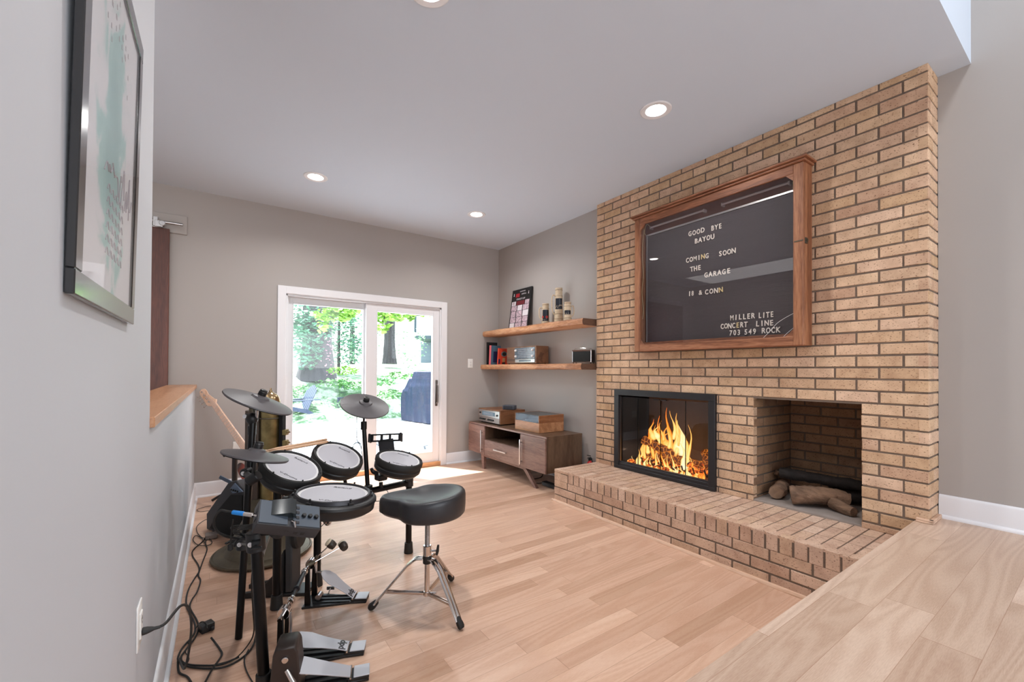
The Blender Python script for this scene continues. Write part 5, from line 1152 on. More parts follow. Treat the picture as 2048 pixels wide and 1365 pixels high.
# ================================================================ DRUM KIT
def scl(c, s): c = Vector(c); return CAMP+(c-CAMP)*s
def drum_pad(name, c, n, R, lab, kind, brand_dir):
    """electronic drum pad: mesh head of radius R, hoop, shell"""
    c = Vector(c); n = Vector(n).normalized(); t = thing(name, lab, 'drum pad', c, group=None if kind == 'snare' else 'mesh head tom pads of the drum kit')
    k = R/.1
    b = B()
    if kind == 'tom':
        lathe(b, [(R*1.005, -.004), (R*1.03, .004), (R*1.07, .008*k), (R*1.13, .006*k), (R*1.17, -.004), (R*1.17, -.018*k), (R*1.13, -.022*k), (R*1.12, -.03*k)], c, n, 56, caps=False); obj('rubber_hoop', b, M_RUB, t, world=True)
        b = B(); lathe(b, [(R*1.12, -.03*k), (R*1.15, -.034*k), (R*1.14, -.05*k), (R*1.0, -.066*k), (R*.5, -.074*k), (.004, -.075*k)], c, n, 56); obj('shell', b, M_BLACK, t, world=True)
    else:
        lathe(b, [(R*1.0, -.003), (R*1.005, .010), (R*1.03, .012), (R*1.07, .010), (R*1.085, .002), (R*1.10, -.004)], c, n, 64, caps=False); obj('rubber_hoop', b, M_DARK, t, world=True)
        b = B(); lathe(b, [(R*1.09, -.004), (R*1.2, -.006), (R*1.25, -.012), (R*1.26, -.022), (R*1.22, -.032), (R*1.21, -.055), (R*1.10, -.066), (R*.5, -.068), (.004, -.068)], c, n, 64); obj('shell', b, M_BLACK, t, world=True)
    b = B(); lathe(b, [(R*.90, .0005), (R*1.0, .0018), (R*1.01, -.002)], c, n, 56, caps=False); torus(b, c, n, R*.955, R*.018, 56, 6); obj('head_ring', b, M_HOOPW, t, world=True)
    b = B(); lathe(b, [(.002, .0005), (R*.5, .0006), (R*.92, .001), (R*.94, -.003), (.002, -.004)], c, n, 56); hd_ = obj('mesh_head', b, M_MESH, t, world=True)
    xx = Vector(brand_dir); xx = (xx-n*xx.dot(n)).normalized(); yy = n.cross(xx)
    text('lettering', 'Roland', R*.15, Mx(c+yy*R*.68+n*.0016, xx, yy), M_INK, t, .0002, 1.4)
    text('lettering', 'V-Drums', R*.15, Mx(c-yy*R*.68+xx*R*.2+n*.0016, xx, yy), M_INK, t, .0002, 1.3)
    for i in range(6):
        a = i*PI/3+.3; dr_ = xx*math.cos(a)+yy*math.sin(a); rr_ = R*(1.05 if kind == 'tom' else 1.06)
        b = B(); p = c+dr_*rr_; box(b, -.008*k, .008*k, -.006*k, .009*k, -.004, .006*k if kind == 'tom' else .012, .0015, Mx(p, yy*math.cos(a)-xx*math.sin(a), dr_)); cyl(b, p+dr_*.002+n*.004, p+dr_*.002+n*.012*k, .003*k, seg=8); obj('tension_lug', b, M_BLACK, t, world=True)
    return t, c, n, xx, yy
LOOK = CR
k_ = 1.18
TL = scl((.249, 1.894, .789), k_); TM = scl((.472, 2.112, .770), k_); TR = scl((.752, 2.069, .732), 1.20); SN = scl((.373, 1.745, .697), 1.13)
drum_pad('tom_pad', TL, (.286, -.364, .886), .1*k_, 'electronic tom pad with white mesh head, leftmost, behind the low hi-hat cymbal', 'tom', CR)
drum_pad('tom_pad', TM, (.231, -.417, .879), .1*k_, 'electronic tom pad with white mesh head, middle one, drumstick butts on its rim', 'tom', CR)
drum_pad('tom_pad', TR, (.148, -.214, .965), .1*1.20, 'electronic tom pad with white mesh head, rightmost, in front of the phone holder', 'tom', CR)
drum_pad('snare_pad', SN, (.082, -.036, .996), .127*1.13, 'large electronic snare pad with white mesh head, nearest of the drums', 'snare', CR)

def cymbal(c, n, R, lab, hub=1.0):
    c = Vector(c); n = Vector(n).normalized(); t = thing('cymbal_pad', lab, 'cymbal', c, group='grey rubber cymbal pads')
    b = B(); lathe(b, [(R, -.002), (R*.99, .0035), (R*.9, .006), (R*.5, .014), (R*.27, .020), (R*.24, .028), (R*.10, .034), (.010, .035), (.009, .022), (R*.24, .012), (R*.5, .004), (R*.88, -.004), (R*.97, -.006)], c, n, 64, caps=False); obj('cymbal_plate', b, M_CYM, t, world=True)
    b = B(); lathe(b, [(.017*hub, .030), (.018*hub, .034), (.018*hub, .05), (.016*hub, .052), (.016*hub, .058), (.013*hub, .06), (.001, .06)], c, n, 20, caps=False); obj('top_nut', b, M_BLACK, t, world=True)
    x = (-CR+CF*.4); x = (x-n*x.dot(n)).normalized()
    b = B(); box(b, R*.30, R*.74, -R*.16, R*.16, -.016, -.003, .004, Mx(c, x, n.cross(x))); obj('sensor_box', b, M_BLACK, t, world=True)
    return c, n
cL = scl((.158, 2.306, 1.025), .98); nL = (.36, -.173, .917)
cymbal(cL, nL, .152*.98, 'grey rubber crash cymbal tilted to the right, highest one at left')
cH = (.133, 2.067, .816); nH = (.24, .001, .971)
cymbal(cH, nH, .127, 'grey rubber hi-hat cymbal, lower one at left below the crash')
cR = scl((.781, 2.784, .945), .965); nR = (.051, -.45, .892)
cymbal(cR, nR, .152*.965, 'grey rubber crash cymbal on the tall black pole before the glass door')

# rack
r_ = .019
A_ = AT(817, 1106, Z=0); B_ = AT(553, 1217, Z=0); C_ = AT(634, 1172, Z=0); N_ = AT(529, 1383, Z=0); P_ = AT(477, 1279, Z=0)
rack = thing('drum_rack', 'black tube rack on five legs carrying the electronic drum kit', 'drum rack', ((A_.x+N_.x)/2, (A_.y+N_.y)/2, 0))
def post(p, top, r=.019, foot=True, lean=None):
    q = Vector((p.x, p.y, top)) if lean is None else Vector(lean)
    b = B(); p0 = p+(q-p)*(.012 if foot else .002); cyl(b, p0, q, r, seg=24, bev=.002); o = obj('post', b, M_BLACKM, rack, world=True)
    if foot: 
        b = B(); lathe(b, [(r*1.5, .001), (r*1.52, .006), (r*1.35, .05), (r*1.3, .066), (r*1.02, .068)], p, q-p, 24); obj('rubber_foot', b, M_RUB, o, world=True)
    return q
zb = .452
At = post(A_, .50); Ct = post(C_, .50); Bt = post(B_, .66)
Nt = PT(512, 1072, 1.56); Nt = post(N_, 0, .0195, lean=Nt)
Pt = PT(506, 838, 1.955); post(P_, 0, .0145, False, lean=Pt)
def bar(p, q, r=.019):
    b = B(); cyl(b, p, q, r, seg=22, bev=.002); obj('crossbar', b, M_BLACKM, rack, world=True)
Az = Vector((A_.x, A_.y, zb)); Cz = Vector((C_.x, C_.y, zb)); Bz = Vector((B_.x, B_.y, zb)); Nz = N_.lerp(Nt, zb/Nt.z)
bar(Az, Cz); bar(Cz+Vector((0, -.04, .0)), Bz+Vector((0, -.04, 0))); bar(Bz+Vector((.0, 0, .06)), Nz+Vector((0, 0, .04)))
def clamp(c, ax, r=.027, L=.05, wing=None, dot=False):
    b = B(); c = Vector(c); ax = Vector(ax).normalized(); cyl(b, c-ax*L/2, c+ax*L/2, r, seg=22, bev=.003)
    w_ = Vector(wing).normalized() if wing is not None else ax.cross(Vector((0, 1, .2))).normalized()
    box(b, -.014, .014, -.016, .016, 0, r+.016, .002, frame(c, w_)); cyl(b, c+w_*(r+.010), c+w_*(r+.036), .005, seg=10)
    box(b, -.018, .018, -.004, .004, r+.030, r+.044, .003, frame(c, w_))
    o = obj('clamp', b, M_BLACK, rack, world=True)
    if dot:
        b = B(); lathe(b, [(.009, 0), (.009, .003), (.006, .005), (.001, .005)], c+dot*(r+.001), dot, 16, caps=False); obj('bolt_cap', b, M_HOOPW, o, world=True)
tc_cam = (-CF).normalized()
clamp(Az, (0, 0, 1), wing=-CR); clamp(Cz, (0, 0, 1), wing=CR); clamp(Bz, (0, 0, 1), wing=-CR); clamp(Nt+Vector((0, 0, -.02)), Nt-N_, .032, .07, wing=CR*.6-CF, dot=tc_cam)
pm = P_.lerp(Pt, .56); pm2 = PT(487, 1085, 1.80); clamp(pm2, Pt-P_, .026, .06, wing=-CR, dot=tc_cam)
b = B(); cyl(b, Nt+Vector((0, 0, -.03)), pm2, .014, seg=16); obj('link_arm', b, M_BLACKM, rack, world=True)
# crash pole at right
pc = Az.lerp(Cz, .42); pc = PT(737, 972, (pc-CAMP).dot(CF)); pj = Vector((pc.x, pc.y, zb))
top = Vector(cR)-Vector(nR)*.03; mid = PT(727.5, 850, (pj-CAMP).dot(CF)*.6+(top-CAMP).dot(CF)*.4)
b = B(); cyl(b, pj+Vector((0, 0, -.05)), mid, .013, seg=18, bev=.001); cyl(b, mid+Vector((0, 0, -.03)), mid+Vector((0, 0, .02)), .018, seg=18, bev=.003); cyl(b, mid, top, .006, seg=12); obj('cymbal_arm', b, M_BLACKM, rack, world=True)
clamp(pj, (0, 0, 1), .024, .06, wing=CR*.3-CF)
# crash arm at left: black ball joint and short chrome rod
jn = PT(504, 838, 1.955); b = B(); lump(b, jn, .026, random.Random(1), 1, 1, 1.1, 2, .04); cyl(b, jn-Vector((0, 0, .03)), jn-Vector((0, 0, .075)), .018, seg=18, bev=.003); cyl(b, jn-CR*.03+_z*.012, jn+CR*.02+_z*.012, .012, seg=14, bev=.002); obj('tilter', b, M_BLACK, rack, world=True)
b = B(); cyl(b, jn+CR*.02+_z*.005, Vector(cL)-Vector(nL)*.01, .0065, seg=14); obj('chrome_rod', b, M_CHROME, rack, world=True)
b = B(); lathe(b, [(.009, 0), (.009, .004), (.001, .005)], jn-CR*.026+_z*.012-CF*.01, -CF, 14, caps=False); obj('bolt_cap', b, M_HOOPW, rack, world=True)
# hi-hat arm
ha = PT(493, 945, 1.87); hb_ = PT(505, 958, 1.80); b = B(); cyl(b, ha-CR*.01, hb_, .012, seg=16); cyl(b, hb_-CR*.018-_z*.012, hb_+CR*.026+_z*.016, .022, seg=20, bev=.003); cyl(b, ha-CF*.02, ha+CF*.02, .02, seg=18, bev=.003); cyl(b, hb_, Vector((cH[0], cH[1], cH[2])), .006, seg=12); cyl(b, ha, P_.lerp(Pt, .72), .010, seg=12); obj('hihat_arm', b, M_BLACK, rack, world=True)
b = B(); lathe(b, [(.009, 0), (.009, .004), (.001, .005)], ha-CF*.022, -CF, 16, caps=False); obj('bolt_cap', b, M_HOOPW, rack, world=True)
# tom and snare arms
def arm(p, q, r=.009, m=None, bend=None):
    b = B(); pts = [Vector(p), Vector(q)] if bend is None else [Vector(p), Vector(bend), Vector(q)]
    sweep(b, pts, r, 12, smooth=0 if bend is None else 5); obj('mounting_arm', b, m or M_BLACKM, rack, world=True)
tn = Vector((.286, -.364, .886)); arm(Vector(Bt)-_z*.01, TL-tn*.09, .01, M_CHROME, Bt+Vector((.01, -.02, .06))); clamp(Bt-_z*.03, (0, 0, 1), .025, .05, wing=CR)
tm_ = Vector((.231, -.417, .879)); bm_ = Az.lerp(Cz, .72); arm(bm_, TM-tm_*.09, .01, M_BLACKM, bm_+Vector((-.02, -.02, .12))); clamp(bm_, Az-Cz, .026, .05, wing=(0, 0, -1))
trn = Vector((.148, -.214, .965)); arm(At, TR-trn*.09, .01, M_BLACKM, At+Vector((-.02, -.03, .06))); clamp(At-_z*.02, (0, 0, 1), .026, .06, wing=CR*.2-CF)
sn_ = Vector((.082, -.036, .996)); arm(Cz-_z*.02, SN-sn_*.07, .011, M_CHROME, Vector((SN.x+.02, SN.y+.22, SN.z-.2))); clamp(Cz-_z*.08, (0, 0, 1), .024, .04, wing=CR)
# chrome tube with wing nut left of the snare
ch0 = PT(569, 1050, 2.28); ch1 = PT(564, 985, 2.28); b = B(); cyl(b, Vector((ch1.x, ch1.y, ch0.z-.06)), ch1, .011, seg=16); obj('chrome_tube', b, M_CHROME, rack, world=True); clamp(PT(566, 1000, 2.28), (0, 0, 1), .016, .03, wing=CR)
cl2 = PT(762, 955, (Az.lerp(Cz, .3)-CAMP).dot(CF)-.03); b = B(); box(b, -.03, .03, -.018, .018, -.03, .03, .006, Mx(cl2, Az-Cz, _z)); sweep(b, [cl2+_z*.02-CR*.02, cl2-CR*.05+_z*.035, cl2-CR*.06+_z*.055], [.014, .012, .008], 10, smooth=3); cyl(b, cl2-_z*.03, cl2-_z*.065, .012, seg=12, bev=.002); cyl(b, cl2-CF*.02, cl2-CF*.035, .014, seg=14, bev=.002); obj('wing_clamp', b, M_BLACK, rack, world=True)

# phone holder
ph = PT(772, 876, 2.70); t = thing('phone_holder', 'black plastic phone holder clamped behind the rightmost tom pad', 'phone holder', ph)
ux = (CR*.99+_z*.04).normalized(); uy = (_z*.75+CF*.25).normalized(); MH_ = Mx(ph, ux, uy); Wp_, Hp_ = .198, .050
b = B()
for a in ((-Wp_/2, Wp_/2, Hp_/2-.009, Hp_/2), (-Wp_/2, Wp_/2, -Hp_/2, -Hp_/2+.010), (-Wp_/2, -Wp_/2+.018, -Hp_/2, Hp_/2), (Wp_/2-.02, Wp_/2, -Hp_/2, Hp_/2), (-.035, -.02, -Hp_/2, Hp_/2), (.018, .032, -Hp_/2, Hp_/2)): box(b, *a, -.006, .006, .001, MH_)
for s in (-1, 1): box(b, s*Wp_/2-.006, s*Wp_/2+.006, -Hp_/2-.004, Hp_/2, -.01, .03, .002, MH_)
obj('cradle', b, M_BLACK, t, world=True)
b = B(); prism(b, [(-.05, 0), (.045, .01), (.07, -.13), (-.025, -.13)], MH_ @ Matrix.Translation((0, -Hp_/2+.01, -.006)), .008); obj('back_plate', b, M_DARK, t, world=True)
b = B(); q = MH_ @ Vector((.02, -.15, 0)); cyl(b, MH_ @ Vector((.02, -.14, 0)), cl2+_z*.02, .009, seg=12); obj('clamp_arm', b, M_BLACKM, t, world=True)

# drum sticks
m_tip = mat('stick_tip', (222, 190, 160), .4)
for i, (a, c, lab) in enumerate((((534, 905.5, 2.02), (657, 884, 2.44), 'hickory drumstick lying across two tom pads, nearer of the pair'), ((530, 902.5, 2.05), (654, 879.5, 2.48), 'hickory drumstick lying across two tom pads, farther of the pair'))):
    p, q = PT(*a), PT(*c); Ls = (q-p).length; t = thing('drumstick', lab, 'drumstick', p, group='drumsticks on the tom pads')
    b = B(); lathe(b, [(.0035, .010), (.0045, .03), (.0072, .08), (.0074, Ls-.01), (.005, Ls-.002), (.001, Ls)], p, q-p, 14); obj('shaft', b, M_STICK, t, world=True)
    b = B(); lathe(b, [(.001, -.004), (.005, -.002), (.006, .004), (.005, .009), (.0035, .012)], p, q-p, 12); obj('tip', b, m_tip, t, world=True)

# drum module
t = thing('drum_module', 'black electronic drum sound module tilted on the rack at lower left', 'drum module', PT(560, 1050, 1.52))
tv = (CR*.56+CU*.77-CF*.30).normalized(); av = (CR*.76-CU*.30+CF*.57); av = (av-tv*av.dot(tv)).normalized(); bv = tv.cross(av)
o0 = PT(502, 1068, 1.46); MM = Matrix(((av.x, bv.x, tv.x, o0.x), (av.y, bv.y, tv.y, o0.y), (av.z, bv.z, tv.z, o0.z), (0, 0, 0, 1)))
b = B(); LM, WM, TM_ = .215, .108, .052
m_mod = mat('module_black', (50, 50, 53), .45); m_modt = mat('module_top', (70, 80, 92), .38)
box(b, 0, LM, 0, WM, 0, TM_, .004, MM, seg=2); obj('case', b, m_mod, t, world=True)
b = B(); box(b, .004, .098, .006, WM-.006, TM_, TM_+.004, .001, MM); box(b, .115, LM-.004, .006, WM-.006, TM_, TM_+.003, .001, MM); obj('top_panel', b, m_modt, t, world=True)
b = B(); prism(b, [(.03, 0), (.125, 0), (.125, .004), (.118, .022), (.10, .026)], MM @ Matrix(((1, 0, 0, 0), (0, 0, -1, WM-.002), (0, 1, 0, TM_), (0, 0, 0, 1))), WM*.62); obj('display_hood', b, mat('module_screen', (34, 40, 42), .2, coat=.5), t, world=True)
for i in range(4):
    b = B(); box(b, .125, .137, .012+.022*i, .024+.022*i, TM_+.003, TM_+.006, .001, MM); obj('button', b, M_DARK, t, world=True)
for i in range(3):
    b = B(); cyl(b, MM @ Vector((.152+.022*i, .05, TM_+.003)), MM @ Vector((.152+.022*i, .05, TM_+.014)), .008, .007, 16, bev=.001); obj('knob', b, M_BLACK, t, world=True)
b = B(); p = MM @ Vector((.112, .022, TM_+.004)); sweep(b, [p, p+tv*.008+av*.006-bv*.010, p+av*.012-bv*.028+tv*.002], [.0055, .005, .0025], 10); obj('chrome_switch', b, M_CHROME, t, world=True)
b = B(); box(b, -.002, 0, WM*.30, WM*.36, TM_*.35, TM_*.75, .0005, MM); box(b, -.002, 0, WM*.55, WM*.72, TM_*.4, TM_*.8, .0005, MM)
for xx in (.13, .155): box(b, xx, xx+.014, -.0015, 0, TM_*.3, TM_*.6, .0005, MM)
obj('socket', b, M_INK, t, world=True)
text('lettering', 'TD-9', .010, MM @ Matrix(((1, 0, 0, .10), (0, 0, -1, -.0012), (0, 1, 0, .03), (0, 0, 0, 1))), M_INK, t, .0002)
b = B(); q = MM @ Vector((LM*.42, WM*.35, 0)); cyl(b, q, q-tv*.03, .03, seg=18, bev=.003); cyl(b, q-tv*.02, Nt+_z*.01, .013, seg=14); obj('mount_plate', b, M_BLACK, t, world=True)

# headphone plug and cable into the module
pj_ = MM @ Vector((-.001, WM*.45, TM_*.65)); dp = (-CR+CU*.12+CF*.05).normalized()
t = thing('audio_cable', 'thick black cable with blue-banded chrome jack plugged into the drum module', 'cable', pj_)
b = B(); cyl(b, pj_-dp*.004, pj_+dp*.016, .0035, seg=12); cyl(b, pj_+dp*.008, pj_+dp*.044, .0085, .0075, 18, bev=.0015); obj('jack_plug', b, M_CHROME, t, world=True)
b = B(); cyl(b, pj_+dp*.043, pj_+dp*.085, .008, .0075, 16, bev=.001); obj('blue_band', b, mat('blue_sleeve', (30, 132, 214), .4), t, world=True)
b = B(); cs = pj_+dp*.083
sweep(b, [cs, cs+dp*.02, PT(440, 1022, 1.50), PT(428, 1040, 1.52), PT(432, 1060, 1.54), PT(450, 1073, 1.58), PT(478, 1078, 1.62), Nt+Vector((0, 0, -.01))-CF*.02], .0042, 10, smooth=6)
obj('cable', b, M_RUB, t, world=True)
t = thing('audio_cable', 'bundle of thin black cables tied to the rack below the module', 'cable', Nt-_z*.02)
b = B()
for i in range(6): sweep(b, [MM @ Vector((.02+.03*i, WM*.5, -.001)), PT(500-3*i, 1050+2*i, 1.50), PT(470+2*i, 1052+3*i, 1.55), PT(462+i, 1058+2*i, 1.6), PT(480+3*i, 1066+2*i, 1.62), Nt-_z*(.01+.006*i)-CR*.02], .0022, 6, smooth=5)
obj('cable', b, M_RUB, t, world=True)
b = B(); sweep(b, [PT(466, 1040, 1.55), PT(463, 1062, 1.56), PT(461, 1090, 1.57)], .0025, 6, smooth=4); lathe(b, [(.004, 0), (.009, .002), (.009, .022), (.004, .026)], PT(461, 1088, 1.57), (0, 0, -1), 14); sweep(b, [PT(462, 1100, 1.57), PT(470, 1085, 1.6), PT(485, 1072, 1.66)], .003, 6, smooth=4); obj('ferrite', b, M_RUB, t, world=True)

# thin leads hanging from pads
def lead(pts, lab, r=.0019):
    b = B(); sweep(b, pts, r, 6, smooth=6); o = obj('trigger_cable', b, M_RUB); origin_to(o, pts[0]); tag(o, lab, 'cable', 'thin trigger cables of the drum kit')
lead([Vector(cR)-Vector(nR)*.02-CR*.05, PT(714, 850, 2.6), PT(714, 880, 2.55), PT(722, 890, 2.5), PT(723, 905, 2.55)], 'thin cable hanging from the crash cymbal beside its tall pole')
lead([PT(706, 898, 2.45), PT(708, 889, 2.47), PT(716, 886, 2.5), PT(722, 896, 2.5), PT(725, 920, 2.52)], 'thin cable looping from the middle tom pad to the pole')
lead([cl2-_z*.06, PT(776, 985, 2.45), PT(766, 1000, 2.3), PT(750, 1003, 2.1), SN+Vector((.15, .03, -.05))], 'thin cable curving from the rack clamp to the snare pad')
lead([SN-_z*.075, PT(648, 1048, 2.0), PT(640, 1056, 2.1), PT(634, 1064, 2.2)], 'thin cable running from under the snare pad to the rack post')
lead([TL-tn*.07-CR*.03, PT(551, 960, 1.98), PT(547, 995, 1.98), PT(549, 1030, 2.0), PT(560, 1090, 2.1), PT(556, 1115, 2.1), PT(545, 1128, 2.1)], 'thin cable hanging down from the leftmost tom pad')
lead([Nt-_z*.03+CR*.02, PT(504, 1150, 1.62), PT(506, 1220, 1.66), PT(508, 1262, 1.7), PT(498, 1288, 1.75), AT(470, 1318, Z=.006), AT(430, 1331, Z=.006)], 'black cable running down beside the near rack leg to the floor', .0028)

# kick drum tower
kt = AT(600, 1188, Z=0)+Vector((-.03, .05, 0)); t = thing('kick_pad', 'black kick drum trigger tower standing on the floor behind the double pedal', 'drum pad', kt, rotz=0)
dk = (AT(736, 1200, Z=0)-AT(608, 1205, Z=0)); dk.z = 0; dk.normalize(); sk = Vector((-dk.y, dk.x, 0)); MK = Matrix(((sk.x, dk.x, 0, kt.x), (sk.y, dk.y, 0, kt.y), (0, 0, 1, 0), (0, 0, 0, 1)))   # x: side, y: towards player
b = B(); prism(b, [(-.058, .02), (.058, .02), (.058, .37), (.04, .405), (-.04, .405), (-.058, .37)], MK @ Matrix(((1, 0, 0, 0), (0, 0, -1, .02), (0, 1, 0, 0), (0, 0, 0, 1))), .035, .006); obj('tower', b, mat('charcoal_rubber', (58, 56, 56), .6), t, world=True)
b = B(); lathe(b, [(.075, 0), (.08, .006), (.08, .022), (.072, .03), (.001, .031)], MK @ Vector((0, .018, .31)), dk, 40); obj('strike_pad', b, M_RUB, t, world=True)
for s in (-1, 1):
    b = B(); prism(b, [(0, .001), (.22, .001), (.22, .022), (.13, .035), (.06, .10), (.02, .20), (0, .24)], MK @ Matrix(((0, 0, 1, s*.05-.011), (-1, 0, 0, -.02), (0, 1, 0, 0), (0, 0, 0, 1))), .022); obj('foot_brace', b, M_BLACK, t, world=True)
b = B(); box(b, -.06, .06, -.08, .10, .001, .018, .003, MK); obj('base_plate', b, M_BLACK, t, world=True)

# pedals
M_FB = mat('brushed_footboard', (196, 196, 202), .42, .35, bump=.06, bscale=30)
def pedal(name, heel, toe, lab, width=.102, rise=.125, beaters=0, plate='fan', txt=True, tower=True, group='chrome foot pedals on the floor'):
    heel = Vector(heel); toe = Vector(toe); x = (toe-heel); x.z = 0; Lp_ = x.length; x.normalize(); y = Vector((-x.y, x.x, 0)); M = Matrix(((x.x, y.x, 0, heel.x), (x.y, y.y, 0, heel.y), (0, 0, 1, 0), (0, 0, 0, 1)))
    t = thing(name, lab, 'pedal', heel, group=group); w = width/2
    b = B(); prism(b, [(-.005, -w*.62), (.07, -w*.66), (Lp_*.55, -w*.95), (Lp_+.02, -w*1.35), (Lp_+.02, w*1.35), (Lp_*.55, w*.95), (.07, w*.66), (-.005, w*.62)], M @ Matrix.Translation((0, 0, .001)), .010, .002)
    for s in (-.6, 0, .6): box(b, .075, Lp_-.02, s*w-.003, s*w+.003, .010, .016, .001, M)
    box(b, -.006, .072, -w*.62, w*.62, .010, .022, .003, M)
    obj('base_plate', b, M_BLACK, t, world=True)
    b = B(); box(b, -.008, .050, -w*.64, w*.64, .0225, .0275, .002, M); obj('heel_plate', b, M_FB, t, world=True)
    b = B(); cyl(b, M @ Vector((.060, -w*.72, .026)), M @ Vector((.060, w*.72, .026)), .0035, seg=10); obj('hinge', b, M_CHROME, t, world=True)
    Lf = Lp_-.060-.01; al = math.asin(min(.9, rise/Lf)); MF_ = M @ Matrix.Translation((.062, 0, .026)) @ Matrix.Rotation(-al, 4, 'Y')
    prof = [(0, -w*.62), (Lf*.18, -w*.60), (Lf*.42, -w*.72), (Lf*.68, -w*1.0), (Lf*.86, -w*.86), (Lf*.97, -w*.42), (Lf, -w*.18), (Lf, w*.18), (Lf*.97, w*.42), (Lf*.86, w*.86), (Lf*.68, w*1.0), (Lf*.42, w*.72), (Lf*.18, w*.60), (0, w*.62)] if plate == 'fan' else [(0, -w*.62), (Lf*.4, -w*.74), (Lf*.85, -w*.95), (Lf, -w*.8), (Lf, w*.8), (Lf*.85, w*.95), (Lf*.4, w*.74), (0, w*.62)]
    b = B(); prism(b, prof, MF_, .0045, .0012); fb = obj('footboard', b, M_FB, t, world=True)
    if txt: text('lettering', 'pdp', .038, MF_ @ Matrix.Translation((Lf*.12, 0, .0048)) @ Matrix.Rotation(-PI/2, 4, 'Z'), M_INK, t, .0003, 1.0, offset=.0012)
    Mt = M @ Matrix.Translation((Lp_, 0, 0)); ht_ = .20
    if tower:
        for s in (-1, 1):
            b = B(); prism(b, [(-.014, .010), (.014, .010), (.010, ht_), (-.010, ht_)], Mt @ Matrix(((1, 0, 0, 0), (0, 0, 1, s*.045-.006), (0, 1, 0, 0), (0, 0, 0, 1))), .012, .002); obj('upright', b, M_BLACKM, t, world=True)
        b = B(); cyl(b, Mt @ Vector((0, -.062, ht_-.004)), Mt @ Vector((0, .062, ht_-.004)), .008, seg=14); cyl(b, Mt @ Vector((0, -.016, ht_-.004)), Mt @ Vector((0, .016, ht_-.004)), .024, seg=20, bev=.002); obj('axle', b, M_CHROME, t, world=True)
        b = B(); sweep(b, [Mt @ Vector((-.022, 0, ht_-.01)), Mt @ Vector((-.024, 0, ht_-.05)), MF_ @ Vector((Lf-.004, 0, .003))], .004, 6, flat=1.6); obj('chain', b, M_STEEL, t, world=True)
        b = B(); torus(b, Mt @ Vector((0, .072, ht_-.06)), (0, 0, 1), .0, .0065, 8, 8) if False else cyl(b, Mt @ Vector((.0, -.066, ht_-.01)), Mt @ Vector((.0, -.066, .045)), .0055, seg=12); cyl(b, Mt @ Vector((0, -.066, .045)), Mt @ Vector((0, -.066, .015)), .009, seg=12, bev=.002); obj('spring', b, M_CHROME, t, world=True)
        b = B(); cyl(b, Mt @ Vector((-.07, -w*.9, .016)), Mt @ Vector((-.07, -w*.9-.03, .03)), .0035, seg=8); box(b, -.09, -.05, -w*.9-.034, -w*.9-.028, .02, .038, .002, Mt); cyl(b, Mt @ Vector((-.04, -w*.4, .03)), Mt @ Vector((-.04, w*.4, .03)), .014, seg=14); obj('wing_screw', b, M_STEEL, t, world=True)
    for i in range(beaters):
        s = (-.030, .030)[i]; p = Mt @ Vector((0, s, ht_)); q = BEAT[i]; dv_ = (q-p).normalized(); b = B(); cyl(b, p, q, .0032, seg=10); o = obj('beater', b, M_CHROME, t, world=True)
        hd_ = -x; hd_ = (hd_-dv_*hd_.dot(dv_)).normalized(); b = B(); lathe(b, [(.001, -.024), (.017, -.022), (.021, -.006), (.021, .008), (.017, .014)], q+dv_*.004, -hd_, 20, sy=1.0); obj('beater_head', b, mat('beater_plastic', (56, 46, 38), .4) if i == 0 else bpy.data.materials['beater_plastic'], o, world=True)
        b = B(); lathe(b, [(.018, .013), (.020, .015), (.020, .021), (.014, .024), (.001, .024)], q+dv_*.004, -hd_, 20, caps=False); obj('felt', b, mat('cream_felt', (206, 192, 168), .9) if i == 0 else bpy.data.materials['cream_felt'], o, world=True)
        b = B(); cyl(b, p-dv_*.01, p+dv_*.03, .009, seg=12, bev=.002); obj('beater_hub', b, M_BRONZE, o, world=True)
    return M, Mt, Lp_
h1 = AT(733, 1201, Z=0); t1 = AT(622, 1205, Z=0)
BEAT = [PT(661, 1090, 2.16), PT(685, 1093, 2.22)]
M1, Mt1, _ = pedal('kick_pedal', h1, t1, 'chrome bass drum pedal with two beaters in front of the kick tower', beaters=2)
h2 = AT(727, 1303, Z=0); t2 = AT(568, 1322, Z=0)
M2, Mt2, _ = pedal('kick_pedal', h2, t2, 'left slave pedal of the double kick pedal, pdp plate facing up', rise=.065)
h3 = AT(735, 1352, Z=0); t3 = AT(575, 1385, Z=0)
M3, Mt3, L3 = pedal('hihat_pedal', h3, t3, 'plain chrome hi-hat controller pedal, nearest the bottom of the photo', plate='plain', txt=False, tower=False, rise=.07)
t = [o for o in bpy.data.objects if o.name.startswith('hihat_pedal')][0]
b = B(); prism(b, [(-.055, .001), (.055, .001), (.040, .17), (.030, .19), (-.030, .19), (-.040, .17)], Mt3 @ Matrix(((1, 0, 0, .0), (0, 0, 1, -.05), (0, 1, 0, 0), (0, 0, 0, 1))), .10, .005); obj('housing', b, mat('dark_brown_housing', (52, 42, 38), .45), t, world=True)
b = B(); sgy = -1 if (Mt3 @ Vector((0, -1, 0))-CAMP).length < (Mt3 @ Vector((0, 1, 0))-CAMP).length else 1; cyl(b, Mt3 @ Vector((.0, sgy*.048, .15)), Mt3 @ Vector((.0, sgy*.058, .15)), .011, seg=16, bev=.002); cyl(b, Mt3 @ Vector((-.005, sgy*.048, .11)), Mt3 @ Vector((-.035, sgy*.08, .075)), .009, seg=14, bev=.001); obj('chrome_bolt', b, M_CHROME, t, world=True)
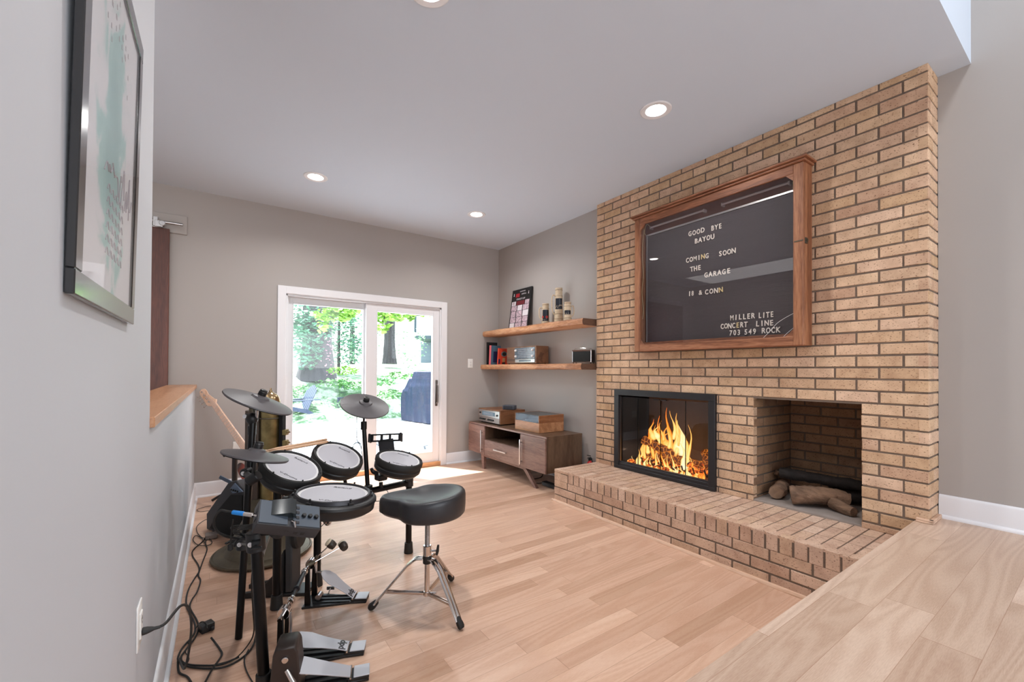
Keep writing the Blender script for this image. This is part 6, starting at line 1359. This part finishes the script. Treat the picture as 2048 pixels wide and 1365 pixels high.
# drive shaft between the two kick pedals
ja, jb = Mt1 @ Vector((0, .075, .196)), Mt2 @ Vector((0, -.075, .196))
ja = Mt1 @ Vector((0, -.075 if (Mt1 @ Vector((0, -.075, .2))-jb).length < (Mt1 @ Vector((0, .075, .2))-jb).length else .075, .196)); s2_ = min((-.075, .075), key=lambda s: (Mt2 @ Vector((0, s, .196))-ja).length); jb = Mt2 @ Vector((0, s2_, .196))
t = thing('drive_shaft', 'grey telescopic drive shaft joining the two kick pedals', 'drive shaft', ja)
b = B(); dv_ = (jb-ja).normalized(); cyl(b, ja.lerp(jb, .10), ja.lerp(jb, .60), .011, seg=16, bev=.001); cyl(b, ja.lerp(jb, .60), ja.lerp(jb, .90), .007, seg=14); cyl(b, ja.lerp(jb, .57), ja.lerp(jb, .63), .014, seg=16, bev=.002); obj('shaft_tube', b, M_DARK, t, world=True)
for p, q in ((ja, ja.lerp(jb, .12)), (jb, jb.lerp(ja, .12))):
    b = B(); cyl(b, p, q, .013, seg=14, bev=.003); lump(b, p.lerp(q, .5), .016, random.Random(2), 1, 1, 1, 2, .03); obj('universal_joint', b, M_CHROME, t, world=True)

# drum throne
fl_, fn_, fb_ = AT(744, 1222, Z=0), AT(921, 1260, Z=0), AT(902, 1164, Z=0)
sc = Vector(((fl_.x+fn_.x+fb_.x)/3, (fl_.y+fn_.y+fb_.y)/3, 0)); sh = AT(854, 1170, Z=.13); sc = Vector((sh.x, sh.y, 0))
throne = thing('drum_throne', 'black motorcycle-style drum stool on chrome tripod legs', 'stool', sc)
xs_ = (-CR+CF*.10); xs_ = Vector((xs_.x, xs_.y, 0)).normalized(); ysd = Vector((-xs_.y, xs_.x, 0))
MS = Matrix(((xs_.x, ysd.x, 0, sc.x), (xs_.y, ysd.y, 0, sc.y), (0, 0, 1, .476), (0, 0, 0, 1)))
b = B(); NA = 96; rings = []
def seatR(a):
    """outline: round behind, shallow waist, blunt nose in front (a = 0)"""
    base = .185; c = math.cos(a); nose = .055*math.exp(-(a/.42)**2) if abs(a) < PI else 0
    waist = -.026*math.exp(-((abs(a)-.85)/.36)**2)
    return base+nose+waist
prof = [(0.001, .0), (.3, .002), (.55, .008), (.75, .018), (.88, .025), (.95, .022), (.985, .012), (1.0, -.004), (1.0, -.045), (.985, -.062), (.94, -.072), (.8, -.076), (.001, -.076)]
for s, z in prof:
    ring = []
    for i in range(NA):
        a = -PI+2*PI*i/NA; R_ = seatR(a)*s; x_, y_ = R_*math.cos(a), R_*math.sin(a)
        dz = (.020*max(0, -math.cos(a)) - .018*max(0, math.cos(a))**2)*(s**2) if z > -.05 else 0
        ring.append(b.verts.new(MS @ Vector((x_, y_, .076+z+dz))))
    rings.append(ring)
for p, q in zip(rings, rings[1:]):
    for i in range(NA): b.faces.new((p[i], p[(i+1) % NA], q[(i+1) % NA], q[i]))
b.faces.new(rings[0]); b.faces.new(rings[-1][::-1]); obj('seat_cushion', b, M_LEATH, throne, world=True, ang=60)
b = B(); cyl(b, sc+_z*.30, sc+_z*.477, .011, seg=20)
for i in range(24): torus(b, sc+_z*(.315+i*.0058), (0, 0, 1), .0112, .0016, 20, 6)
obj('threaded_rod', b, M_STEEL, throne, world=True)
b = B(); cyl(b, sc+_z*.272, sc+_z*.322, .0205, seg=28, bev=.002); obj('chrome_collar', b, M_CHROME, throne, world=True)
b = B(); wq = sc+_z*.295+CR*.02; cyl(b, wq, wq+CR*.022, .005, seg=10); obj('wing_stem', b, M_CHROME, throne, world=True)
b = B(); sweep(b, [wq+CR*.026-_z*.02, wq+CR*.030, wq+CR*.034+_z*.028], [.006, .008, .005], 10, smooth=3); obj('wing_nut', b, M_BLACK, throne, world=True)
b = B(); cyl(b, sc+_z*.235, sc+_z*.272, .021, seg=24, bev=.002); obj('leg_hub', b, M_BLACK, throne, world=True)
b = B(); cyl(b, sc+_z*.075, sc+_z*.24, .0125, seg=20, bev=.001); cyl(b, sc+_z*.078, sc+_z*.098, .016, seg=20, bev=.001); cyl(b, sc+_z*.088+CR*.012, sc+_z*.088+CR*.045, .005, seg=10); box(b, .03, .045, -.003, .003, -.008, .008, .002, Mx(sc+_z*.088, CR, _z)); obj('centre_tube', b, M_CHROME, throne, world=True)
for f in (fl_, fn_, fb_):
    d_ = (f-sc); d_.z = 0; Lg = d_.length; d_.normalize(); sd = Vector((-d_.y, d_.x, 0)); Ft = sc+d_*(Lg-.012)+_z*.035
    b = B()
    for s in (-1, 1):
        o_ = sd*s*.0115; pts = [sc+d_*.022+_z*.258+o_*.6, sc+d_*.055+_z*.256+o_, sc+d_*.095+_z*.226+o_, Ft+o_*.75]; sweep(b, smoothpath(pts[:3], 5)+[pts[3]], .0062, 8, flat=1.6, up=sd)
    lg = obj('leg', b, M_CHROME, throne, world=True)
    b = B()
    m_ = sc+d_*(.06)+_z*.23; q_ = Ft.lerp(m_, .30); 
    for s in (-1, 1): sweep(b, [sc+d_*.014+_z*.088+sd*s*.006, q_+sd*s*.007], .0035, 8, flat=2, up=_z)
    cyl(b, q_-sd*.014, q_+sd*.014, .0035, seg=8); obj('brace', b, M_CHROME, lg, world=True)
    b = B(); ax = (Ft-m_).normalized(); lathe(b, [(.010, -.012), (.013, -.008), (.0175, .018), (.017, .032), (.012, .040)], Ft-ax*.006, ax, 8, sx=1.0); 
    zmin = min(v.co.z for v in b.verts)
    for v in b.verts: v.co.z -= zmin-.0005
    obj('rubber_foot', b, M_RUB, lg, world=True)
# ================================================================ LEFT CORNER
# wall plate behind the guitar
b = B(); p = AT(480, 895, Y=D); box(b, p.x-.058, p.x+.058, D-.006, D-.0005, p.z-.058, p.z+.058, .003); t = obj('wall_plate', b, M_WHITEP); origin_to(t, (p.x, D, p.z)); tag(t, 'white double wall plate on the back wall behind the bass guitar neck', 'wall plate')

# bass guitar
o0 = PT(428, 809, 3.72); d1 = PT(507, 922, 3.52); yv = (o0-d1).normalized(); zv = (-CF*.9+CR*.25).normalized(); xv = yv.cross(zv).normalized(); zv = xv.cross(yv)
G = Matrix(((xv.x, yv.x, zv.x, o0.x), (xv.y, yv.y, zv.y, o0.y), (xv.z, yv.z, zv.z, o0.z), (0, 0, 0, 1)))
LN = (o0-d1).length
t = thing('bass_guitar', 'bass guitar with maple neck leaning in the left back corner', 'guitar', G @ Vector((0, -LN-.33, 0)))
b = B(); prism(b, [(-.022, 0), (.022, 0), (.030, -LN-.05), (-.030, -LN-.05)], G @ Matrix.Translation((0, 0, -.012)), .022, .004); obj('neck', b, M_MAPLE, t, world=True)
b = B()
for i in range(12): y = -LN*(1-.5**((i+1)/9)); box(b, -.0225-.003*i/12, .0225+.003*i/12, y-.001, y+.001, .010, .0115, 0, G)
obj('frets', b, M_STEEL, t, world=True)
b = B(); prism(b, [(-.022, .0), (-.046, .022), (-.052, .04), (-.048, .10), (-.050, .16), (-.040, .195), (-.015, .205), (.010, .19), (.014, .16), (.010, .12), (.028, .045), (.040, .025), (.022, 0)][::-1], G @ Matrix.Translation((0, 0, -.010)), .014, .002); hd_ = obj('headstock', b, M_MAPLE, t, world=True)
for i in range(4):
    y = .045+.042*i; b = B(); cyl(b, G @ Vector((-.020, y, .002)), G @ Vector((-.020, y, .016)), .006, seg=14, bev=.001); cyl(b, G @ Vector((-.046, y, -.006)), G @ Vector((-.078, y, -.006)), .0028, seg=8); lathe(b, [(.001, 0), (.012, .001), (.013, .004), (.001, .006)], G @ Vector((-.080, y, -.006)), xv*-1, 12, sy=.35); obj('tuning_peg', b, M_CHROME, t, world=True)
b = B()
for i in range(4):
    x0 = -.015+.010*i; sweep(b, [G @ Vector((-.020, .045+.042*i, .012)), G @ Vector((x0, 0, .012)), G @ Vector((x0*1.5, -LN-.27, .018))], .0011, 5)
obj('strings', b, M_STEEL, t, world=True)
body = [(-.03, .06), (-.07, .075), (-.085, .12), (-.115, .13), (-.145, .08), (-.15, 0), (-.12, -.08), (-.125, -.14), (-.165, -.22), (-.165, -.30), (-.11, -.37), (-.02, -.395), (.07, -.37), (.135, -.31), (.15, -.23), (.115, -.14), (.095, -.08), (.105, -.01), (.125, .05), (.11, .085), (.075, .07), (.045, .03), (.03, .03)]
mb_ = mat('sunburst_finish', (184, 70, 30), .22, coat=.7); n = mb_.node_tree.nodes; L = mb_.node_tree.links; tcn = n.new('ShaderNodeTexCoord'); mp = n.new('ShaderNodeMapping'); L.new(tcn.outputs['Generated'], mp.inputs[0]); mp.inputs['Location'].default_value = (-.5, -.5, -.5); ln_ = n.new('ShaderNodeVectorMath'); ln_.operation = 'LENGTH'; L.new(mp.outputs[0], ln_.inputs[0]); r = n.new('ShaderNodeValToRGB'); L.new(ln_.outputs['Value'], r.inputs[0]); e = r.color_ramp.elements; e[0].position = .18; e[0].color = srgb(206, 96, 40); e[1].position = .66; e[1].color = srgb(34, 20, 16); k = e.new(.5); k.color = srgb(150, 48, 24); L.new(r.outputs[0], n['Principled BSDF'].inputs['Base Color'])
b = B(); prism(b, [(p.x, p.y) for p in smoothpath([(x, y, 0) for x, y in body]+[(body[0][0], body[0][1], 0)], 3)[:-1]][::-1], G @ Matrix.Translation((0, -LN-.06, -.034)), .036, .004); obj('body', b, mb_, t, world=True)
b = B(); prism(b, [(-.06, .03), (-.075, -.08), (-.05, -.16), (.03, -.17), (.08, -.20), (.095, -.12), (.06, -.03), (.05, .02), (.03, -.02), (-.03, -.02)][::-1], G @ Matrix.Translation((0, -LN-.06, .0025)), .002); obj('pickguard', b, M_HOOPW, t, world=True)
b = B(); box(b, -.04, .04, -LN-.26, -LN-.24, .003, .013, .002, G); box(b, -.045, .0, -LN-.15, -LN-.125, .004, .014, .002, G); box(b, -.0, .045, -LN-.175, -LN-.15, .004, .014, .002, G); box(b, -.04, .04, -LN-.36, -LN-.31, .003, .012, .002, G); obj('pickup', b, M_BLACK, t, world=True)
# guitar stand
gs = PT(469, 985, 3.78); t = thing('guitar_stand', 'black upright guitar stand behind the bass guitar and amplifier', 'guitar stand', (gs.x, gs.y, 0))
zt = PT(469, 905, 3.78).z; b = B(); cyl(b, (gs.x, gs.y, .04), (gs.x, gs.y, zt), .022, seg=18, bev=.002); obj('column', b, M_BLACK, t, world=True)
b = B(); sweep(b, [Vector((gs.x, gs.y, zt-.02))-CR*.06-CF*.06, Vector((gs.x, gs.y, zt-.01))-CR*.03, Vector((gs.x, gs.y, zt)), Vector((gs.x, gs.y, zt-.01))+CR*.05, Vector((gs.x, gs.y, zt-.02))+CR*.07-CF*.06], .012, 10, smooth=4); obj('yoke', b, M_RUB, t, world=True)
b = B()
for a in (0.6, 2.7, 4.8): sweep(b, [(gs.x, gs.y, .10), (gs.x+.10*math.cos(a), gs.y+.10*math.sin(a), .06), (gs.x+.18*math.cos(a), gs.y+.18*math.sin(a), .013)], .011, 10, smooth=4)
obj('tripod_base', b, M_BLACK, t, world=True)

# stage monitor amplifier
Lp, Rp = AT(413, 1060, Z=0), AT(480, 1084, Z=0); uu = (Rp-Lp); uu.z = 0; uu.normalize(); nn_ = Vector((uu.y, -uu.x, 0)); nn_ = nn_ if nn_.dot(CAMP-Lp) < 0 else -nn_   # pointing away from the camera
def onp(px, py):
    v = ray(px, py); tt = (Lp-CAMP).dot(nn_)/v.dot(nn_); return CAMP+v*tt
MA = Matrix(((uu.x, 0, nn_.x, Lp.x), (uu.y, 0, nn_.y, Lp.y), (0, 1, 0, 0), (0, 0, 0, 1)))
def uv(px, py, dz=0): p = onp(px, py)-Lp; return (p.dot(uu), max(p.z, .004))
t = thing('monitor_amplifier', 'black wedge-shaped amplifier leaning on the floor by the left wall', 'amplifier', Lp)
b = B(); prism(b, [uv(413, 1060), uv(413, 1028), uv(457, 965), uv(472, 962), uv(490, 984), (uv(490, 984)[0], .004)], MA, .17, .004); obj('cabinet', b, mat('charcoal_tolex', (66, 64, 66), .75, bump=.5, bscale=260), t, world=True)
b = B(); prism(b, [uv(421, 1057), uv(436, 1022), uv(463, 990), uv(486, 991), (uv(487, 984)[0], .02)], MA @ Matrix.Translation((0, 0, -.006)), .005, .001); obj('grille', b, mat('black_grille_cloth', (17, 16, 16), .9, bump=.6, bscale=400), t, world=True)
b = B(); prism(b, [uv(472, 966), uv(488, 984), uv(468, 987), uv(462, 978)], MA @ Matrix.Translation((0, 0, -.010)), .009, .002); cp = obj('control_panel', b, mat('slate_panel', (96, 112, 134), .4, .3), t, world=True)
for i in range(4):
    q = onp(466+4.2*i, 979+1.3*i)-nn_*.010; b = B(); cyl(b, q, q-nn_*.008, .007, seg=10); obj('knob', b, M_BLACK, cp, world=True)
b = B(); q0 = onp(455, 960); box(b, -.05, .05, -.012, .012, -.004, .004, .002, Mx(q0-nn_*.01, (CR-_z*.5), _z+CR*.2)); obj('flip_panel', b, mat('slate_flap', (80, 92, 110), .4), t, world=True)
b = B(); q = AT(423, 1070, Z=.02); box(b, q.x-.035, q.x+.035, q.y-.05, q.y+.02, .003, .035, .004); tag(origin_to(obj('cable_adapter', b, mat('grey_adapter', (126, 112, 104), .5)), (q.x, q.y, 0)), 'small grey power adapter on the floor under the amplifier', 'adapter')

# tall antique brass cylinder on a flared base
hc = AT(527, 1106, Z=0); t = thing('antique_brass_cylinder', 'tall antique brass cylinder with domed top standing on a wide flared base', 'antique', hc)
b = B(); lathe(b, [(.262, .001), (.275, .006), (.275, .020), (.262, .028), (.215, .034), (.205, .048), (.15, .16), (.105, .25), (.085, .33), (.078, .36), (.001, .36)], hc, (0, 0, 1), 56); torus(b, hc+_z*.018, (0, 0, 1), .274, .009, 56, 8); obj('flared_base', b, M_BRONZE, t, world=True)
dcy = (hc-CAMP).dot(CF); ccx = PT(541, 850, dcy); cx_, cy_ = ccx.x, ccx.y; z1_ = PT(541, 805, dcy).z; R_ = 21/FPX*dcy*.86
cc = Vector((cx_, cy_, 0)); b = B(); lathe(b, [(R_*.98, .30), (R_, .32), (R_, z1_-.05), (R_*1.03, z1_-.045), (R_*1.03, z1_-.02), (R_*.97, z1_-.012), (R_*.97, z1_)], cc, (0, 0, 1), 40); obj('brass_body', b, M_BRASS, t, world=True)
b = B(); lathe(b, [(R_*.93, z1_), (R_*.92, z1_+.012), (R_*.84, z1_+.032), (R_*.68, z1_+.046), (R_*.46, z1_+.056), (.017, z1_+.061), (.014, z1_+.064), (.0105, z1_+.067), (.009, z1_+.076), (.0045, z1_+.080), (.0045, z1_+.09), (.001, z1_+.092)], cc, (0, 0, 1), 36); obj('dome', b, mat('polished_brass', (176, 150, 112), .25, .95), t, world=True)
ml = -CR; ml = Vector((ml.x, ml.y, 0)).normalized(); fw_ = Vector((-CF.x, -CF.y, 0)).normalized()
for (dx, w0, w1, mm, zt_) in ((.062, .0, .035, M_BROWNM, z1_-.02), (.098, 0, .022, M_BRONZE, z1_-.03), (.122, .01, .03, M_BROWNM, z1_-.05)):
    b = B(); c0 = cc+ml*dx+fw_*.02; box(b, -.012, .012, -.03, .03, .30, zt_, .003, Matrix(((ml.x, fw_.x, 0, c0.x), (ml.y, fw_.y, 0, c0.y), (0, 0, 1, 0), (0, 0, 0, 1)))); obj('side_channel', b, mm, t, world=True)
b = B(); c0 = cc+ml*.075+fw_*.055; box(b, -.03, .03, -.006, .006, .34, .70, .003, Matrix(((ml.x, fw_.x, 0, c0.x), (ml.y, fw_.y, 0, c0.y), (0, 0, 1, 0), (0, 0, 0, 1)))); obj('front_plate', b, M_BROWNM, t, world=True)
c0 = cc-ml*(R_+.018); b = B(); box(b, -.013, .013, -.02, .02, .30, z1_-.06, .003, Matrix(((ml.x, fw_.x, 0, c0.x), (ml.y, fw_.y, 0, c0.y), (0, 0, 1, 0), (0, 0, 0, 1)))); obj('side_bar', b, M_BLACKM, t, world=True)
for py in (865, 886):
    q = PT(571, py, dcy); b = B(); box(b, -.02, .012, -.02, .02, -.018, .018, .003, Matrix(((CR.x, fw_.x, 0, q.x), (CR.y, fw_.y, 0, q.y), (0, 0, 1, q.z), (0, 0, 0, 1)))); cyl(b, q, q+CR*.03, .004, seg=8); box(b, .012, .018, -.018, .018, -.007, .007, .002, Matrix(((CR.x, fw_.x, 0, q.x), (CR.y, fw_.y, 0, q.y), (0, 0, 1, q.z), (0, 0, 0, 1)))); obj('wing_nut', b, M_BRASS, t, world=True)
for zz in (z1_-.10, .50): 
    b = B(); torus(b, cc+_z*zz, (0, 0, 1), R_+.003, .005, 40, 6); obj('band', b, M_BRONZE, t, world=True)

# plug, adapter and cables on the floor
pl0 = PLM @ Vector((0, -.020, .009)); t = thing('mains_cable', 'black power cord plugged into the left wall outlet, looping to the small adapter', 'cable', pl0)
b = B(); lathe(b, [(.010, 0), (.012, .002), (.011, .010), (.008, .019), (.0055, .025), (.0048, .036), (.0038, .038)], pl0, (1, 0, 0), 18, sy=.8); obj('plug', b, M_RUB, t, world=True)
def F(px, py, z=.005): return AT(px, py, Z=z)
b = B(); ad = F(413, 1262, .0); e0 = pl0+Vector((.034, 0, 0))
sweep(b, [e0, e0+Vector((.015, .012, .002)), Vector((XL+.085, 1.60, .475)), Vector((XL+.10, 1.72, .40)), Vector((XL+.10, 1.84, .26)), Vector((XL+.08, 1.93, .10)), F(357, 1318), F(358, 1345), F(376, 1356), F(392, 1382), F(405, 1374), F(424, 1340, .012), F(443, 1312), F(440, 1300), F(430, 1286), F(422, 1276, .02)], .0038, 8, smooth=6); obj('cable', b, M_RUB, t, world=True)
t = thing('power_adapter', 'small black cube power adapter on the floor among the cables', 'adapter', ad, rotz=.35); b = B(); box(b, -.026, .026, -.022, .022, .0005, .036, .004, seg=2); obj('housing', b, mat('adapter_black', (30, 31, 32), .35), t)
b = B(); box(b, .006, .02, -.036, -.018, .006, .022, .003); obj('plug', b, M_DARK, t)
def fcable(pts, lab, r=.0036, z=.005):
    P = [F(p[0], p[1], p[2] if len(p) > 2 else z) for p in pts]; b = B(); sweep(b, P, r, 8, smooth=6); o = obj('floor_cable', b, M_RUB); origin_to(o, P[0]); tag(o, lab, 'cable', 'black cables along the left wall')
fcable([(428, 1062), (412, 1075), (404, 1085), (387, 1100), (385, 1112), (396, 1130), (398, 1143), (389, 1158), (379, 1175), (373, 1195), (374, 1215), (386, 1240), (391, 1256), (386, 1272), (366, 1295), (357, 1312), (358, 1322), (378, 1334), (420, 1338), (455, 1333), (490, 1312), (507, 1290), (512, 1268)], 'black cable snaking along the skirting and curling right to the near rack leg')
fcable([(420, 1070), (411, 1085), (414, 1100), (405, 1125), (397, 1150), (401, 1162), (394, 1185), (384, 1200), (380, 1216), (393, 1240), (397, 1256), (390, 1276), (372, 1300), (362, 1316), (370, 1328), (400, 1332), (440, 1330), (478, 1315)], 'black cable running beside the other along the skirting', z=.0055)
fcable([(430, 1040), (412, 1040), (395, 1052), (394, 1064), (404, 1076), (418, 1078), (424, 1086), (414, 1092), (395, 1090), (386, 1080), (392, 1072), (404, 1078), (412, 1090)], 'tangled loop of thin black cable beside the amplifier', .0026, .009)
fcable([(422, 1012), (405, 1016), (394, 1020), (400, 1024), (418, 1022)], 'thin black cable sticking out behind the amplifier', .0022)
fcable([(391, 1258, .012), (402, 1245, .03), (412, 1247, .04), (414, 1258, .03)], 'short black lead looping into the cube adapter', .0026)
fcable([(374, 1284), (378, 1292), (371, 1304), (378, 1318), (374, 1330), (384, 1336)], 'thin wavy black lead beside the cable bundle', .0018)
fcable([(497, 1300), (489, 1318), (492, 1340), (505, 1365), (520, 1385)], 'thin black cable curving down to the bottom of the photo', .0024)

split_islands({'side_panel', 'box_frame', 'door_stile', 'door_rail', 'photo_print', 'light_tube', 'foot', 'socket', 'relief_band', 'cover_picture', 'loose_wire', 'pickup', 'red_crest', 'relief_figure', 'wheel', 'edge_channel', 'trophy_print', 'top_panel', 'chrome_bolt', 'leg_rail', 'glass_crack', 'board_edging', 'pull_handle'})
